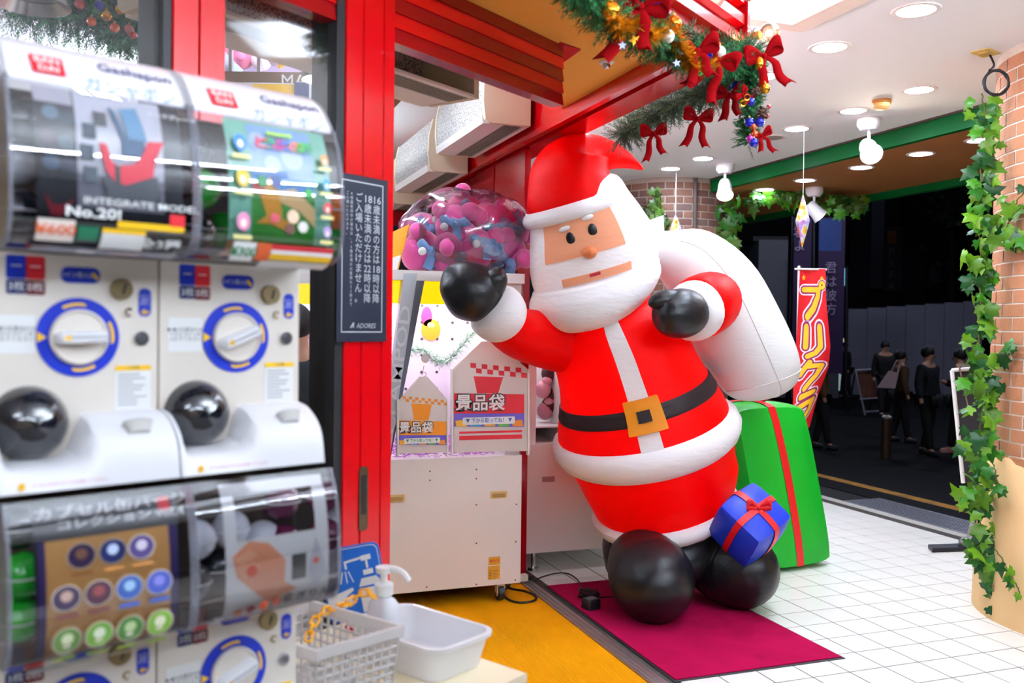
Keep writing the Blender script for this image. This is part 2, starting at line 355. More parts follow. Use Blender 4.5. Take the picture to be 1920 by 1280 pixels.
# ---- brick columns
BRK = [mat('brick_%s' % c, c, 0.75, var=0.12, vscale=25, bump=0.25, bscale=90) for c in ('b9805a', 'a8694f', 'c49268', '96685a', 'b5774e')]
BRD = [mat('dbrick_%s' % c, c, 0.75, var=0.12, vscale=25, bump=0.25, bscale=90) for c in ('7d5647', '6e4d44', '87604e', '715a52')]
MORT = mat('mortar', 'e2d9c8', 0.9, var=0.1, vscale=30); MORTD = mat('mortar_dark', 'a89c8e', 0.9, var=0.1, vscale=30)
def brick_mesh(rad, dang, h, m):
    b = B(); n = 4
    def row(r, z, e): return [V((r * math.cos((-0.5 + i / n) * dang * e), r * math.sin((-0.5 + i / n) * dang * e), z)) for i in range(n + 1)]
    rows = [row(rad - 0.012, -h / 2, 1), row(rad - 0.001, -h / 2, 1), row(rad, -h / 2 + 0.003, 0.985), row(rad, h / 2 - 0.003, 0.985), row(rad - 0.001, h / 2, 1), row(rad - 0.012, h / 2, 1)]
    b.rings([list(r) for r in rows], cap=False, wrap=False)
    b.add([rows[i][0] for i in range(6)], [(0, 1, 2, 3, 4, 5)]); b.add([rows[i][-1] for i in range(6)], [(5, 4, 3, 2, 1, 0)])
    me = b.build('brick', m, None, smooth=True, ang=30); return me
def column(name, label, c, r, z0, mats, mort, wedge, pick):
    root = thing(name, label, 'column', (c[0], c[1], 0), kind='structure')
    B().cyl((0, 0, 0), (0, 0, 3.10), r - 0.0035, n=96).build('core', mort, root)
    course, nb = 0.0745, 22; dang = 2 * math.pi / nb; pitch = dang
    protos = []
    for m in mats:
        o = brick_mesh(r, dang - 0.012 / r, course - 0.010, m); protos.append(o.data); bpy.data.objects.remove(o)
    # base-centre the shared meshes back on the column axis
    for me in protos:
        pass
    restb = B(); cnt = 0; face = math.atan2(CAM.y - c[1], CAM.x - c[0]) + wedge
    for k in range(int((3.10 - z0) / course)):
        z = z0 + (k + 0.5) * course
        for i in range(nb):
            a = (i + 0.5 * (k % 2)) * pitch; da = (a - face + math.pi) % (2 * math.pi) - math.pi
            if abs(da) < pick[0] and pick[1] < z < pick[2] and cnt < 300:
                o = bpy.data.objects.new('brick', random.choice(protos)); COL.objects.link(o); o.parent = root
                # mesh origin sits at the brick's own base centre: place it back at radius
                o.location = V((math.cos(a), math.sin(a), 0)) * BRX[r] + V((0, 0, z - (course - 0.010) / 2)); o.rotation_euler = (0, 0, a); cnt += 1
            else:
                h = (course - 0.010) / 2; d2 = (dang - 0.012 / r) / 2
                restb.rings([[V((rr * math.cos(a + t), rr * math.sin(a + t), z + zz)) for t in (-d2, -d2 / 3, d2 / 3, d2)] for rr, zz in ((r - .008, -h), (r, -h), (r, h), (r - .008, h))], cap=False, wrap=False)
    restb.build('bricks', mats[0], root, kind='stuff', smooth=False)
    return root
BRX = {}
for rr in (0.68, 0.66):
    dang = 2 * math.pi / 22 - 0.012 / rr; lo = (rr - 0.012) * math.cos(dang / 2); BRX[rr] = (lo + rr) / 2
colA = column('brick_column', 'round brick column with ivy and a cream plastered foot', (0.97, -0.06), 0.68, 0.0, BRK, MORT, 0.25, (0.80, 0.55, 3.1))
pf = B()   # plaster foot with a ragged top edge
n = 96; rs = []
for j, (rad, z) in enumerate(((0.752, 0), (0.745, 0.25), (0.722, 0.6), (0.698, None), (0.686, None))):
    ring = []
    for i in range(n):
        a = 2 * math.pi * i / n; top = 0.88 + 0.05 * math.sin(5 * a + 2.2) + 0.035 * math.sin(11.0 * a + 1) + 0.012 * math.sin(29 * a + 1)
        zz = z if z is not None else (top - 0.02 if j == 3 else top)
        ring.append(V((rad * math.cos(a), rad * math.sin(a), zz)))
    rs.append(ring)
rs.append([V((0.675 * math.cos(2 * math.pi * i / n), 0.675 * math.sin(2 * math.pi * i / n), rs[-1][i].z)) for i in range(n)])
pf.rings(rs, cap=False); pf.build('plaster_foot', mat('cream_plaster', 'ecc48c', 0.7, var=0.10, vscale=3, bump=0.1, bscale=25, dirt=('b98a58', 2.2, 0.58, 0.6)), colA)
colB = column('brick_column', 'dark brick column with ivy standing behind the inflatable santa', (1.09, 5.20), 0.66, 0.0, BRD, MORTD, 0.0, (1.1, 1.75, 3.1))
# pipe on the far column
pp = S(1303, 400, 9.22); pb = B(); pb.cyl((pp.x, pp.y, 0), (pp.x, pp.y, 3.09), 0.022, n=10)
tag(pb.build('downpipe', mat('dark_pipe', '5d4f4a', 0.5)), 'thin dark downpipe running down the dark brick column', 'pipe')
# ---- red folding door leaves along the track, far frame
def leaf(y0, y1, label):
    t = thing('door_leaf', label, 'door', (-1.895, (y0 + y1) / 2, 0), group='folded red door leaves')
    hw = (y1 - y0) / 2 - 0.004; x0, x1 = -0.02, 0.02; s = 0.10
    f = B(); f.bb((x0, -hw, 0.01), (x1, -hw + s, 2.645)); f.bb((x0, hw - s, 0.01), (x1, hw, 2.645)); f.bb((x0, -hw + s, 2.33), (x1, hw - s, 2.645)); f.bb((x0, -hw + s, 0.01), (x1, hw - s, 0.30)); f.bb((x0, -hw + s, 1.0), (x1, hw - s, 1.08)); f.build('frame', DRED, t, smooth=False)
    for a, b_ in ((0.30, 1.0), (1.08, 2.33)):
        g = B(); g.bb((-0.004, -hw + s, a), (0.004, hw - s, b_)); g.build('pane', GLASS, t, smooth=False)
for k in range(4): leaf(1.66 + k * 0.60, 2.24 + k * 0.60, 'red framed glass door leaf folded under the header')
fd = thing('door_frame', 'purple red glazed door frame at the back of the shop', 'door', (-2.75, 4.20, 0))
f = B()
for x in (-0.85, -0.02, 0.79): f.bb((x, -0.03, 0), (x + 0.07, 0.03, 2.66))
for z in (0, 2.42): f.bb((-0.85, -0.03, z), (0.86, 0.03, z + 0.24))
f.build('frame', DRED, fd, smooth=False)
for x in (-0.78, 0.05): B().bb((x, -0.004, 0.24), (x + 0.74, 0.004, 2.42)).build('pane', GLASS, fd, smooth=False)
# ---- shop interior walls
INW = mat('shop_wall', 'b9a68c', 0.8, var=0.05)
st(B().bb((-9, 6.4, 0), (-1.8, 6.5, 3.1)).build('wall_back', INW, smooth=False))
st(B().bb((-9.1, -7, 0), (-9.0, 6.5, 3.1)).build('wall_left', INW, smooth=False))
st(B().bb((-9.1, -7.1, 0), (-3, -7.0, 3.1)).build('wall_near', INW, smooth=False))
# ================================================================== LAMPS
RINGM = mat('lamp_ring', 'efe6df', 0.5, var=0.02)
def downlight(x, y, z, r, s, label, group, on=True, col='dbeaff'):
    t = thing('downlight', label, 'ceiling light', (x, y, z), group=group)
    B().lathe([(r, -0.006), (r + 0.022, -0.006), (r + 0.026, -0.001), (r + 0.026, 0.0005), (r, 0.0005)], n=32, cap=False).build('ring', RINGM, t)
    d = B(); d.cyl((0, 0, -0.004), (0, 0, -0.002), r, n=32)
    d.build('lamp_disc', emis('lamp_%g' % s, col, s) if on else mat('dead_lamp', 'b8aaa2', 0.4, 0.3), t)
    return t
for k in range(-1, 2): downlight(-0.57, 0.545 + 0.62 * k if k < 1 else 1.163, 3.1, 0.088, DOWNLIGHT, 'round white downlight in the white ceiling row above the doormat', 'downlights in the white ceiling')
for y in (1.048, 1.652, 2.277, 3.615, 4.194): downlight(0.535, y, 3.1, 0.085, DOWNLIGHT, 'round white downlight in the white ceiling row beside the brick columns', 'downlights by the columns')
downlight(0.56, 2.62, 3.1, 0.085, 1, 'unlit grey downlight in the white ceiling by the hanging garland end', None, on=False)
for y in (0.4, 1.0, 1.588, 2.156, 2.831, 3.585, 4.217): downlight(1.63, y, 2.97, 0.085, DOWNLIGHT_SOFFIT, 'round downlight in the brown soffit beyond the green beam', 'downlights in the brown soffit')
# lit ceiling panel with cream frame
lp = thing('ceiling_light_panel', 'large glowing white ceiling panel with cream frame beside the red fascia', 'ceiling light', (-1.32, -0.75, 3.1))
cx, cy = -1.32, -0.75
B().bb((-0.30, -1.02, -0.012), (0.30, 1.02, -0.006)).build('diffuser', emis('lightbox', 'e2eeff', LIGHTBOX), lp, smooth=False)
f = B()
for a, b_ in (((-0.36, -1.1, -0.02), (-0.30, 1.1, 0)), ((0.30, -1.1, -0.02), (0.42, 1.1, 0)), ((-0.30, 1.02, -0.02), (0.30, 1.1, 0)), ((-0.30, -1.1, -0.02), (0.30, -1.02, 0))): f.bb(a, b_)
f.build('frame', mat('cream_frame', 'f0dccb', 0.5, var=0.04), lp, smooth=False)
# added strip lamps behind the viewer: they light the machine fronts and the ceiling
def strip(x, y, z, rz, s, label, grp, up=False):
    t = thing('strip_light', label, 'ceiling light', (x, y, z), rz, group=grp)
    B().bb((-0.62, -0.05, 0.02), (0.62, 0.05, 0.05)).build('housing', mat('white_metal', 'eeeeee', 0.4, var=0.02), t, smooth=False)
    for u in (-0.45, 0.45): B().cyl((u, 0, 0.05), (u, 0, 3.1 - z), 0.006, n=6).build('hanger', MATS['white_metal'], t)
    zu = 0.085 if up else 0.0
    if up: B().rings([[V((sx * .64, sy * w_, z_)) for sx, sy in ((-1, -1), (1, -1), (1, 1), (-1, 1))] for w_, z_ in ((.10, .02), (.15, .06), (.145, .06), (.095, .022))]).build('reflector', MATS['white_metal'], t, smooth=False)
    for v in (-0.07, 0.07): B().cyl((-0.6, v, zu), (0.6, v, zu), 0.018, n=12).build('tube', emis('strip_%g' % s, 'dfecff', s), t)
for x, y, rz in ((-3.3, -4.9, 0.4), (-5.0, -4.2, 0.4), (-4.6, -6.0, 0.4)): strip(x, y, 2.70, rz, TUBE, 'white pendant strip light over the aisle of capsule machines', 'pendant strips by the capsule machines')
for x, y, rz in ((-1.5, -3.3, 1.3), (0.0, -3.0, 1.3), (0.8, -3.2, 1.3), (-0.8, -3.9, 1.3), (-2.4, -3.6, 0.9)): strip(x, y, 2.62, rz, TUBE * 3.4, 'white uplighting pendant strip over the tiled entrance floor', 'pendant strips over the tiles', True)  # uplights added out of frame to brighten the white ceiling
for x, y in ((-4.3, 2.4), (-5.6, 1.0), (-3.05, 3.3), (-5.4, 4.0), (-2.92, 1.2)): strip(x, y, 2.86, 1.38, TUBE, 'white strip light under the shop ceiling inside', 'shop ceiling strips')  # added out of sight to brighten the shop interior and air curtains
# spot heads
SPW = mat('spot_body', 'e9e6e6', 0.4, var=0.03)
def spot(p, aim, s, label, lit=True):
    t = thing('spotlight', label, 'spotlight', p); aim = V(aim).normalized()
    B().lathe([(0.0, 0), (0.085, 0), (0.085, -0.05), (0.06, -0.085), (0.0, -0.085)], n=24, cap=False).build('canopy', SPW, t)
    B().cyl((0, 0, -0.08), (0, 0, -0.17), 0.012, n=10).build('stem', SPW, t)
    c = V((0, 0, -0.22)); b = B(); b.cyl((0.0, 0.0, -0.15), c, 0.014, n=8); b.build('bracket', STEEL, t)
    b = B(); b.lathe([(0.0, -0.08), (0.05, -0.08), (0.062, -0.03), (0.066, 0.05), (0.08, 0.10), (0.075, 0.10)], c, aim, 24, cap=False); b.build('head', SPW, t)
    b = B(); b.lathe([(0.0, 0.108), (0.05, 0.104), (0.074, 0.094)], c, aim, 24, cap=False); b.build('lens', emis('spot_%g' % s, 'fff0dc', s), t)
    return t
p = onz(1360, 308, 3.1); spot(p, (-0.35, -0.55, -0.8), SPOT * 0.5, 'white ceiling spotlight by the dark brick column')
p = onz(1527, 352, 2.97); spot(p, (0.55, -0.25, -0.6), SPOT * 0.2, 'white spotlight on the brown soffit behind the hanging star')
p = onz(1630, 222, 3.1); t = spot(p, (-0.4, -0.75, -0.55), SPOT * 3.0, 'glaring white ceiling spotlight turned to the entrance')
# globe bulbs on the red fascia
BG = clear('bulb_glass', 'fff2e0', 0.2)
for k, (u, h) in enumerate(((-0.14, 0.20), (-0.50, 0.21), (-0.86, 0.20), (-1.3, 0.20), (-1.75, 0.2), (0.07, 0.09))):
    p = Fm @ V((u, h, 0.03)); t = thing('globe_bulb', 'clear globe bulb glowing on the red ribbed fascia', 'bulb', p, group='globe bulbs on the fascia')
    ax = NG
    b = B(); b.lathe([(0.014, 0), (0.018, 0.01), (0.018, 0.035), (0.012, 0.04)], (0, 0, 0), ax, 14); b.build('socket', mat('socket', 'd8904a', 0.4, 0.2), t)
    b = B(); b.ell(ax * 0.075, 0.042, 18, 12); b.build('globe', BG, t)
    b = B(); b.ell(ax * 0.072, 0.012, 10, 6); b.build('filament', emis('filament', 'ffc27a', BULB * 8), t)
for k in range(9):     # added bulbs, out of sight on the outer header face, to brighten the ceiling
    t = thing('globe_bulb', 'frosted globe bulb on the outer face of the red header', 'bulb', (-1.745, 0.05 + k * 0.42, 2.88), group='globe bulbs along the header')
    B().cyl((0, 0, 0), (0.035, 0, 0), 0.018, n=12).build('socket', MATS['socket'], t); B().ell((0.072, 0, 0), 0.040, 16, 10).build('globe', emis('frosted_bulb', 'e6f0ff', BULB * 10), t)
# sprinkler, smoke detector, ceiling outlet with cable coil
p = onz(1137, 116, 2.716); t = thing('sprinkler', 'small white and steel sprinkler in the ochre soffit', 'sprinkler', p)
B().lathe([(0.0, -0.001), (0.035, -0.002), (0.03, -0.008), (0.0, -0.008)], n=20, cap=False).build('plate', SPW, t)
B().lathe([(0.017, -0.006), (0.017, -0.022), (0.012, -0.028), (0.0, -0.03)], n=14, cap=False).build('head', STEEL, t)
p = onz(1653, 188, 3.1); t = thing('smoke_detector', 'brown round smoke detector on the white ceiling', 'detector', p)
B().lathe([(0.0, 0), (0.062, 0), (0.062, -0.022), (0.0, -0.022)], n=24, cap=False).build('base', mat('detector_brown', 'b8782e', 0.5), t)
B().lathe([(0.054, -0.022), (0.054, -0.045), (0.035, -0.062), (0.0, -0.064)], n=24, cap=False).build('dome', mat('detector_cream', 'e2b36a', 0.5), t)
p = onz(1848, 98, 3.1); t = thing('ceiling_outlet', 'yellowed outlet plate on the white ceiling beside the brick column', 'outlet', p, 0.3)
B().bb((-0.075, -0.05, -0.006), (0.075, 0.05, 0)).build('plate', mat('old_ivory', 'd9bd6e', 0.5), t, smooth=False)
B().bb((-0.03, -0.025, -0.012), (0.03, 0.025, -0.006)).build('socket', mat('old_ivory2', 'caa95a', 0.5), t, smooth=False)
q = S(1868, 155, (p - CAM).dot(fwd) * 0.97); pts = cr([p + V((0.03, 0, -0.01)), p * 0.6 + q * 0.4 + V((0.03, 0, 0.0)), q + V((-0.05, 0, 0.06))], 6)
rx, rzv = right, UP
for k in range(28):
    a = 2 * math.pi * k / 8 + 2.2; rr = 0.066 + 0.004 * math.sin(k * 2.1); pts.append(q + rx * rr * math.cos(a) + rzv * rr * math.sin(a) + fwd * 0.003 * math.sin(k))
b = B(); b.tube(cr(pts, 4), 0.006, 6)
tag(b.build('cable_coil', BLACK), 'coil of black cable hanging from the yellowed ceiling outlet', 'cable')
# ================================================================== INFLATABLE SANTA
DS = 0.28
def fabric(name, col, tr=0.25, rough=0.45, bump=0.25): return mat(name, col, rough, var=0.04, vscale=6, bump=bump, bscale=14, transl=tr, stretch=(1, 1, 3.0), spec=0.18)
FR = fabric('santa_red', 'f40000', 0.35); FW = fabric('santa_white', 'efebeb', 0.04, 0.5, 0.45); FK = mat('santa_black', '131316', 0.36, var=0.1, bump=0.55, bscale=9, stretch=(1, 1, 2.0), spec=0.4); FS = fabric('sack_white', 'eaeae8', 0.15)
FSK = fabric('santa_skin', 'f9b28a', 0.3); FBK = mat('buckle_gold', 'f0940c', 0.45, transl=0.2, bump=0.2, bscale=10); FBELT = fabric('santa_belt', '2a2022', 0.1)
EYE = mat('eye_black', '0c0c10', 0.4, var=0)
def ringp(p):   # px, py, depth, half-width px, angle, half-depth m, tip
    px, py, d, hw, ang, dh, tip = p; c = S(px, py, d + DS); a = R(ang); t = R(tip)
    lat = right * math.cos(a) + UP * math.sin(a); upx = UP * math.cos(a) - right * math.sin(a); fh = V((fwd.x, fwd.y, 0)).normalized()
    T = -fh * math.cos(t) - upx * math.sin(t); return c, lat * (hw * (d + DS) / F), T * dh
class Loft:
    def __init__(s, rs, e=2.0): s.p = rs; s.e = e
    def at(s, v):
        P = s.p; i = min(int(v), len(P) - 2); t = v - i; a = P[max(i - 1, 0)]; b = P[i]; c = P[i + 1]; d = P[min(i + 2, len(P) - 1)]
        return [0.5 * (2 * B_ + (C_ - A_) * t + (2 * A_ - 5 * B_ + 4 * C_ - D_) * t * t + (3 * B_ - A_ - 3 * C_ + D_) * t ** 3) for A_, B_, C_, D_ in zip(a, b, c, d)]
    def pt(s, v, th, off=0.0):
        c, L, T = ringp(s.at(v)); co, si = math.cos(th), math.sin(th)
        g = lambda x: math.copysign(abs(x) ** (2 / s.e), x)
        p = c + L * g(co) + T * g(si)
        if off: n = (L.normalized() * co / max(L.length, .01) + T.normalized() * si / max(T.length, .01)).normalized(); p = p + n * off
        return p
    def solid(s, v0=0, v1=None, n=48, per=6):
        v1 = len(s.p) - 1 if v1 is None else v1; k = max(2, int((v1 - v0) * per)); b = B()
        b.rings([[s.pt(v0 + (v1 - v0) * i / k, 2 * math.pi * j / n) for j in range(n)] for i in range(k + 1)]); return b
    def band(s, v0, v1, off, bulge=0.0, n=56, k=8, ruffle=0.0):
        b = B(); rs = [[s.pt(v0, 2 * math.pi * j / n, -0.012) for j in range(n)]]
        for i in range(k + 1):
            t = i / k; o = off + bulge * math.sin(math.pi * t) ** 0.7 if 0 < t < 1 else off * 0.3
            rs.append([s.pt(v0 + (v1 - v0) * t, 2 * math.pi * j / n, o + ruffle * math.sin(j * 9.1 + t * 3) * math.sin(math.pi * t)) for j in range(n)])
        rs.append([s.pt(v1, 2 * math.pi * j / n, -0.012) for j in range(n)]); b.rings(rs, cap=False); return b
    def patch(s, v0, v1, t0, t1, off, n=14, k=10):
        b = B(); g = []
        for i in range(-1, k + 2):
            row = []
            for j in range(-1, n + 2):
                ii, jj = min(max(i, 0), k), min(max(j, 0), n); edge = ii != i or jj != j
                row.append(s.pt(v0 + (v1 - v0) * ii / k, R(t0 + (t1 - t0) * jj / n), -0.006 if edge else off))
            g.append(row)
        b.rings(g, cap=False, wrap=False); return b
def limb(pts, n=28, per=5, flat=1.0):   # (px, py, depth, radius px)
    P = cr([V((*S(a, b_, d + DS), 0)).to_4d() if False else V((*S(a, b_, d + DS), r * (d + DS) / F)) for a, b_, d, r in pts], per)
    b = B(); b.tube([V(p[:3]) for p in P], [max(p[3], 0.004) for p in P], n); return b
base = S(1260, 1130, 5.4); base.z = 0.009
sa = thing('inflatable_santa', 'huge inflatable santa in red suit kneeling on the maroon doormat with raised black mitten', 'inflatable', base)
torso = Loft([(1246, 990, 5.08, 60, 13, .2, 12), (1246, 960, 5.06, 114, 13, .39, 12), (1240, 905, 5.06, 142, 14, .43, 13), (1228, 868, 5.05, 148, 14, .47, 13), (1211, 815, 5.02, 162, 13, .50, 13),
              (1200, 775, 5.0, 158, 14, .47, 12), (1190, 735, 4.98, 143, 15, .43, 11), (1175, 690, 4.96, 131, 16, .40, 10), (1160, 645, 4.94, 126, 16, .37, 10), (1142, 600, 4.92, 112, 16, .33, 10), (1130, 565, 4.90, 70, 16, .25, 10)])
torso.solid().build('coat', FR, sa, world=True)
torso.band(5.60, 6.20, 0.008).build('belt', FBELT, sa, world=True)
torso.band(3.55, 4.62, 0.014, 0.032, ruffle=0.004).build('fur_trim', FW, sa, world=True)
torso.band(0.30, 1.42, 0.020, 0.040, ruffle=0.005).build('fur_trim', FW, sa, world=True)
torso.patch(6.15, 9.6, 87, 102, 0.004).build('placket', FW, sa, world=True)
torso.patch(4.5, 5.65, 87, 101, 0.005).build('placket', FW, sa, world=True)
bk = torso.patch(5.32, 6.52, 81, 106, 0.022).build('buckle', FBK, sa, world=True)
torso.patch(5.75, 6.16, 89.5, 98.5, 0.028).build('buckle_hole', FBELT, bk, world=True)
# pelvis and legs
p4 = Loft([(1246, 1082, 5.04, 60, 4, .15, 0), (1244, 1070, 4.98, 100, 5, .30, 0), (1240, 1036, 4.96, 108, 7, .37, 0), (1240, 992, 5.00, 108, 9, .35, 5), (1246, 955, 5.08, 80, 10, .25, 5)])
p4.solid().build('hips', FK, sa, world=True)
limb([(1203, 1012, 4.92, 48), (1207, 1042, 4.82, 66), (1215, 1070, 4.68, 76), (1224, 1088, 4.56, 79), (1230, 1096, 4.47, 73), (1235, 1101, 4.38, 56), (1238, 1104, 4.32, 32), (1239, 1105, 4.30, 6)]).build('leg', FK, sa, world=True)
limb([(1295, 1012, 5.00, 46), (1318, 1030, 4.94, 61), (1352, 1052, 4.86, 70), (1384, 1066, 4.77, 73), (1400, 1072, 4.69, 68), (1412, 1075, 4.61, 51), (1419, 1077, 4.55, 28), (1421, 1078, 4.53, 6)]).build('leg', FK, sa, world=True)
# arms
limb([(1100, 650, 4.90, 55), (1060, 642, 4.86, 58), (1010, 634, 4.74, 53), (966, 620, 4.62, 47), (932, 588, 4.51, 44), (922, 576, 4.48, 40)]).build('sleeve', FR, sa, world=True)
limb([(952, 606, 4.56, 40), (946, 600, 4.54, 50), (936, 590, 4.51, 55), (924, 577, 4.48, 54), (914, 567, 4.46, 40)], per=4).build('cuff', FW, sa, world=True)
mit = limb([(920, 576, 4.48, 34), (908, 566, 4.46, 44), (886, 549, 4.42, 56), (862, 528, 4.40, 47), (846, 513, 4.39, 32), (836, 504, 4.38, 8)]).build('mitten', FK, sa, world=True)
limb([(902, 560, 4.44, 32), (917, 540, 4.41, 29), (930, 521, 4.38, 24), (936, 508, 4.37, 14), (938, 502, 4.36, 3)], n=20).build('thumb', FK, mit, world=True)
limb([(1352, 556, 5.02, 40), (1340, 562, 4.92, 54), (1316, 574, 4.74, 60), (1308, 578, 4.70, 56)]).build('sleeve', FR, sa, world=True)
limb([(1314, 576, 4.73, 44), (1309, 579, 4.70, 54), (1300, 583, 4.65, 57), (1290, 586, 4.60, 52), (1286, 588, 4.58, 40)], per=4).build('cuff', FW, sa, world=True)
mit = limb([(1296, 585, 4.62, 36), (1288, 586, 4.57, 44), (1272, 588, 4.50, 47), (1254, 591, 4.44, 40), (1242, 593, 4.41, 28), (1235, 594, 4.40, 7)]).build('mitten', FK, sa, world=True)
limb([(1278, 566, 4.50, 20), (1250, 562, 4.44, 20), (1230, 566, 4.42, 16), (1220, 570, 4.41, 9), (1216, 572, 4.41, 2)], n=18).build('thumb', FK, mit, world=True)
# head
head = Loft([(1125, 585, 4.90, 40, 16, .15, 10), (1122, 548, 4.88, 105, 16, .27, 10), (1116, 505, 4.86, 121, 16, .31, 10), (1108, 460, 4.85, 120, 16, .32, 9), (1098, 420, 4.84, 108, 16, .30, 9), (1086, 385, 4.83, 96, 16, .27, 9), (1078, 350, 4.82, 80, 16, .22, 9), (1074, 335, 4.82, 40, 16, .1, 9)])
hdp = head.solid().build('head', FW, sa, world=True)
face = head.patch(2.9, 4.8, 66, 141, 0.006, 20, 14).build('face', FSK, sa, world=True)
head.patch(1.90, 2.22, 64, 126, 0.006, 20, 6).build('mouth', FSK, sa, world=True)
head.patch(2.08, 2.20, 92, 101, 0.011, 6, 3).build('lip', mat('lip', 'a8192a', 0.5), sa, world=True)
def on_head(v, th, off, rx, ry, rz, m, name, roll=0):
    c = head.pt(v, R(th), 0); n = (head.pt(v, R(th), 0.05) - c).normalized(); x = UP.cross(n).normalized(); y = n.cross(x)
    a = R(16 + roll); x, y = x * math.cos(a) + y * math.sin(a), y * math.cos(a) - x * math.sin(a)
    M3 = Matrix(((x.x, y.x, n.x), (x.y, y.y, n.y), (x.z, y.z, n.z))); b = B(); b.ell(c + n * off, (rx, ry, rz), 20, 10, M3); return b.build(name, m, sa, world=True)
on_head(3.72, 112, 0.008, 0.024, 0.037, 0.008, EYE, 'eye'); on_head(3.83, 91, 0.008, 0.024, 0.037, 0.008, EYE, 'eye')
on_head(4.22, 116, 0.010, 0.034, 0.015, 0.014, FW, 'eyebrow', 4); on_head(4.46, 92, 0.010, 0.034, 0.015, 0.014, FW, 'eyebrow', 4)
on_head(2.98, 97.5, 0.02, 0.039, 0.034, 0.05, mat('santa_nose', 'd97a44', 0.5, transl=0.2, bump=0.4, bscale=30), 'nose')
beard = Loft([(1118, 508, 4.86, 70, 16, .20, 10), (1117, 514, 4.86, 116, 16, .345, 10), (1116, 522, 4.86, 123, 16, .375, 10), (1114, 545, 4.86, 126, 16, .40, 10), (1112, 575, 4.86, 108, 16, .38, 10), (1111, 598, 4.86, 74, 16, .29, 10), (1111, 609, 4.86, 30, 16, .13, 10)])
beard.solid().build('beard', FW, sa, world=True)
hat = Loft([(1078, 392, 4.83, 84, 17, .26, 9), (1074, 372, 4.83, 88, 16, .27, 9), (1066, 342, 4.83, 78, 13, .25, 5), (1070, 305, 4.84, 72, 4, .23, 0), (1092, 291, 4.86, 56, -32, .17, 0), (1122, 287, 4.88, 38, -68, .11, 0), (1150, 290, 4.90, 26, -84, .08, 0), (1175, 297, 4.92, 19, -76, .06, 0), (1194, 306, 4.93, 15, -58, .045, 0), (1203, 312, 4.94, 6, -55, .02, 0)])
hat.solid(per=7).build('hat', FR, sa, world=True)
brim = Loft([(1083, 405, 4.83, 88, 17, .27, 9), (1080, 396, 4.83, 91, 17, .285, 9), (1076, 385, 4.83, 90, 17, .285, 9), (1073, 376, 4.83, 85, 17, .27, 9)])
brim.band(0, 3, 0.010, 0.022, ruffle=0.002).build('hat_brim', FW, sa, world=True)
for p, e in ((S(1150, 730, 5.1), 4), (S(1105, 470, 5.12), 3), (S(1240, 880, 5.3), 3)):
    l = bpy.data.lights.new('inside_lamp', 'POINT'); l.energy = e * 0.8; l.shadow_soft_size = 0.05; l.color = (1, 0.96, 0.93); o = bpy.data.objects.new('inside_lamp', l); COL.objects.link(o); o.location = p
# ---- sack
sack = Loft([(1205, 470, 5.12, 30, 80, .12, 0), (1225, 472, 5.12, 38, 80, .16, 0), (1252, 480, 5.12, 48, 80, .21, 0), (1295, 504, 5.13, 76, 67, .28, 0), (1343, 556, 5.14, 88, 48, .33, 0), (1385, 625, 5.15, 84, 33, .34, 0), (1416, 686, 5.16, 79, 20, .32, 0), (1430, 722, 5.16, 66, 17, .27, 0), (1434, 740, 5.16, 42, 15, .18, 0), (1435, 746, 5.16, 10, 15, .05, 0)])
so = sack.solid(per=5); 
sk = tag(so.build('sack', FS), 'big white inflated gift sack slung over the santa shoulder', 'sack')
b = B(); q = [S(1186, 424, 5.40), S(1244, 403, 5.44), S(1247, 462, 5.44), S(1192, 470, 5.40)]; b.prism(q, fwd * 0.035)
b.build('sack_mouth', FS, sk, world=True)
b = B(); b.tube([sack.pt(2.2 + 6.4 * i / 40, R(60 + 26 * math.sin(i / 14)), 0.001) for i in range(41)], 0.0035, 5); b.build('seam', mat('seam', 'd9d6d0', 0.6), sk, world=True)
b = B(); b.tube([sack.pt(6.6, R(12 + 156 * i / 40), 0.001) for i in range(41)], 0.0035, 5); b.build('seam', MATS['seam'], sk, world=True)
# ---- presents
def puffbox(M, hx, hy, hz, puff=0.22, n=10):   # inflated box: cube faces pushed out
    b = B(); seen = {}
    def P(u):
        f = 1 + puff * 0.0; m = [abs(x) for x in u]
        k = sorted(m)[1]; q = V((u[0] * hx, u[1] * hy, u[2] * hz))
        for i in range(3):
            o = [j for j in range(3) if j != i]
            if m[i] > 0.999: q[i] += math.copysign(puff * min(hx, hy, hz) * (1 - u[o[0]] ** 2) ** .6 * (1 - u[o[1]] ** 2) ** .6, u[i])
        e = max(0.0, (m[0] * m[1] * m[2])) ** 4; return M @ (q * (1 - 0.05 * e))
    for ax in range(3):
        for sg in (-1, 1):
            g = []
            for i in range(n + 1):
                row = []
                for j in range(n + 1):
                    u = [0, 0, 0]; u[ax] = sg; u[(ax + 1) % 3] = -1 + 2 * i / n; u[(ax + 2) % 3] = -1 + 2 * j / n; row.append(P(u))
                g.append(row)
            b.rings(g, cap=False, wrap=False)
    return b, P
def ribbon(P, path, w, off, M):   # band following the puffed faces: path of (u list) with half-width direction
    b = B(); L = []; c0 = M.translation
    for u, wd in path:
        row = []
        for s_ in (-1, 1):
            q = [u[i] + wd[i] * w * s_ for i in range(3)]; p = P(q); row.append(p + (p - c0).normalized() * off)
        L.append(row)
    b.rings(L, cap=False, wrap=False); 
    b.rings([[p - (p - c0).normalized() * 0.012 for p in r] for r in L], cap=False, wrap=False); return b
def hash_(v): return math.sin(v.x * 91.7 + v.y * 37.3 + v.z * 53.1) * 7.31
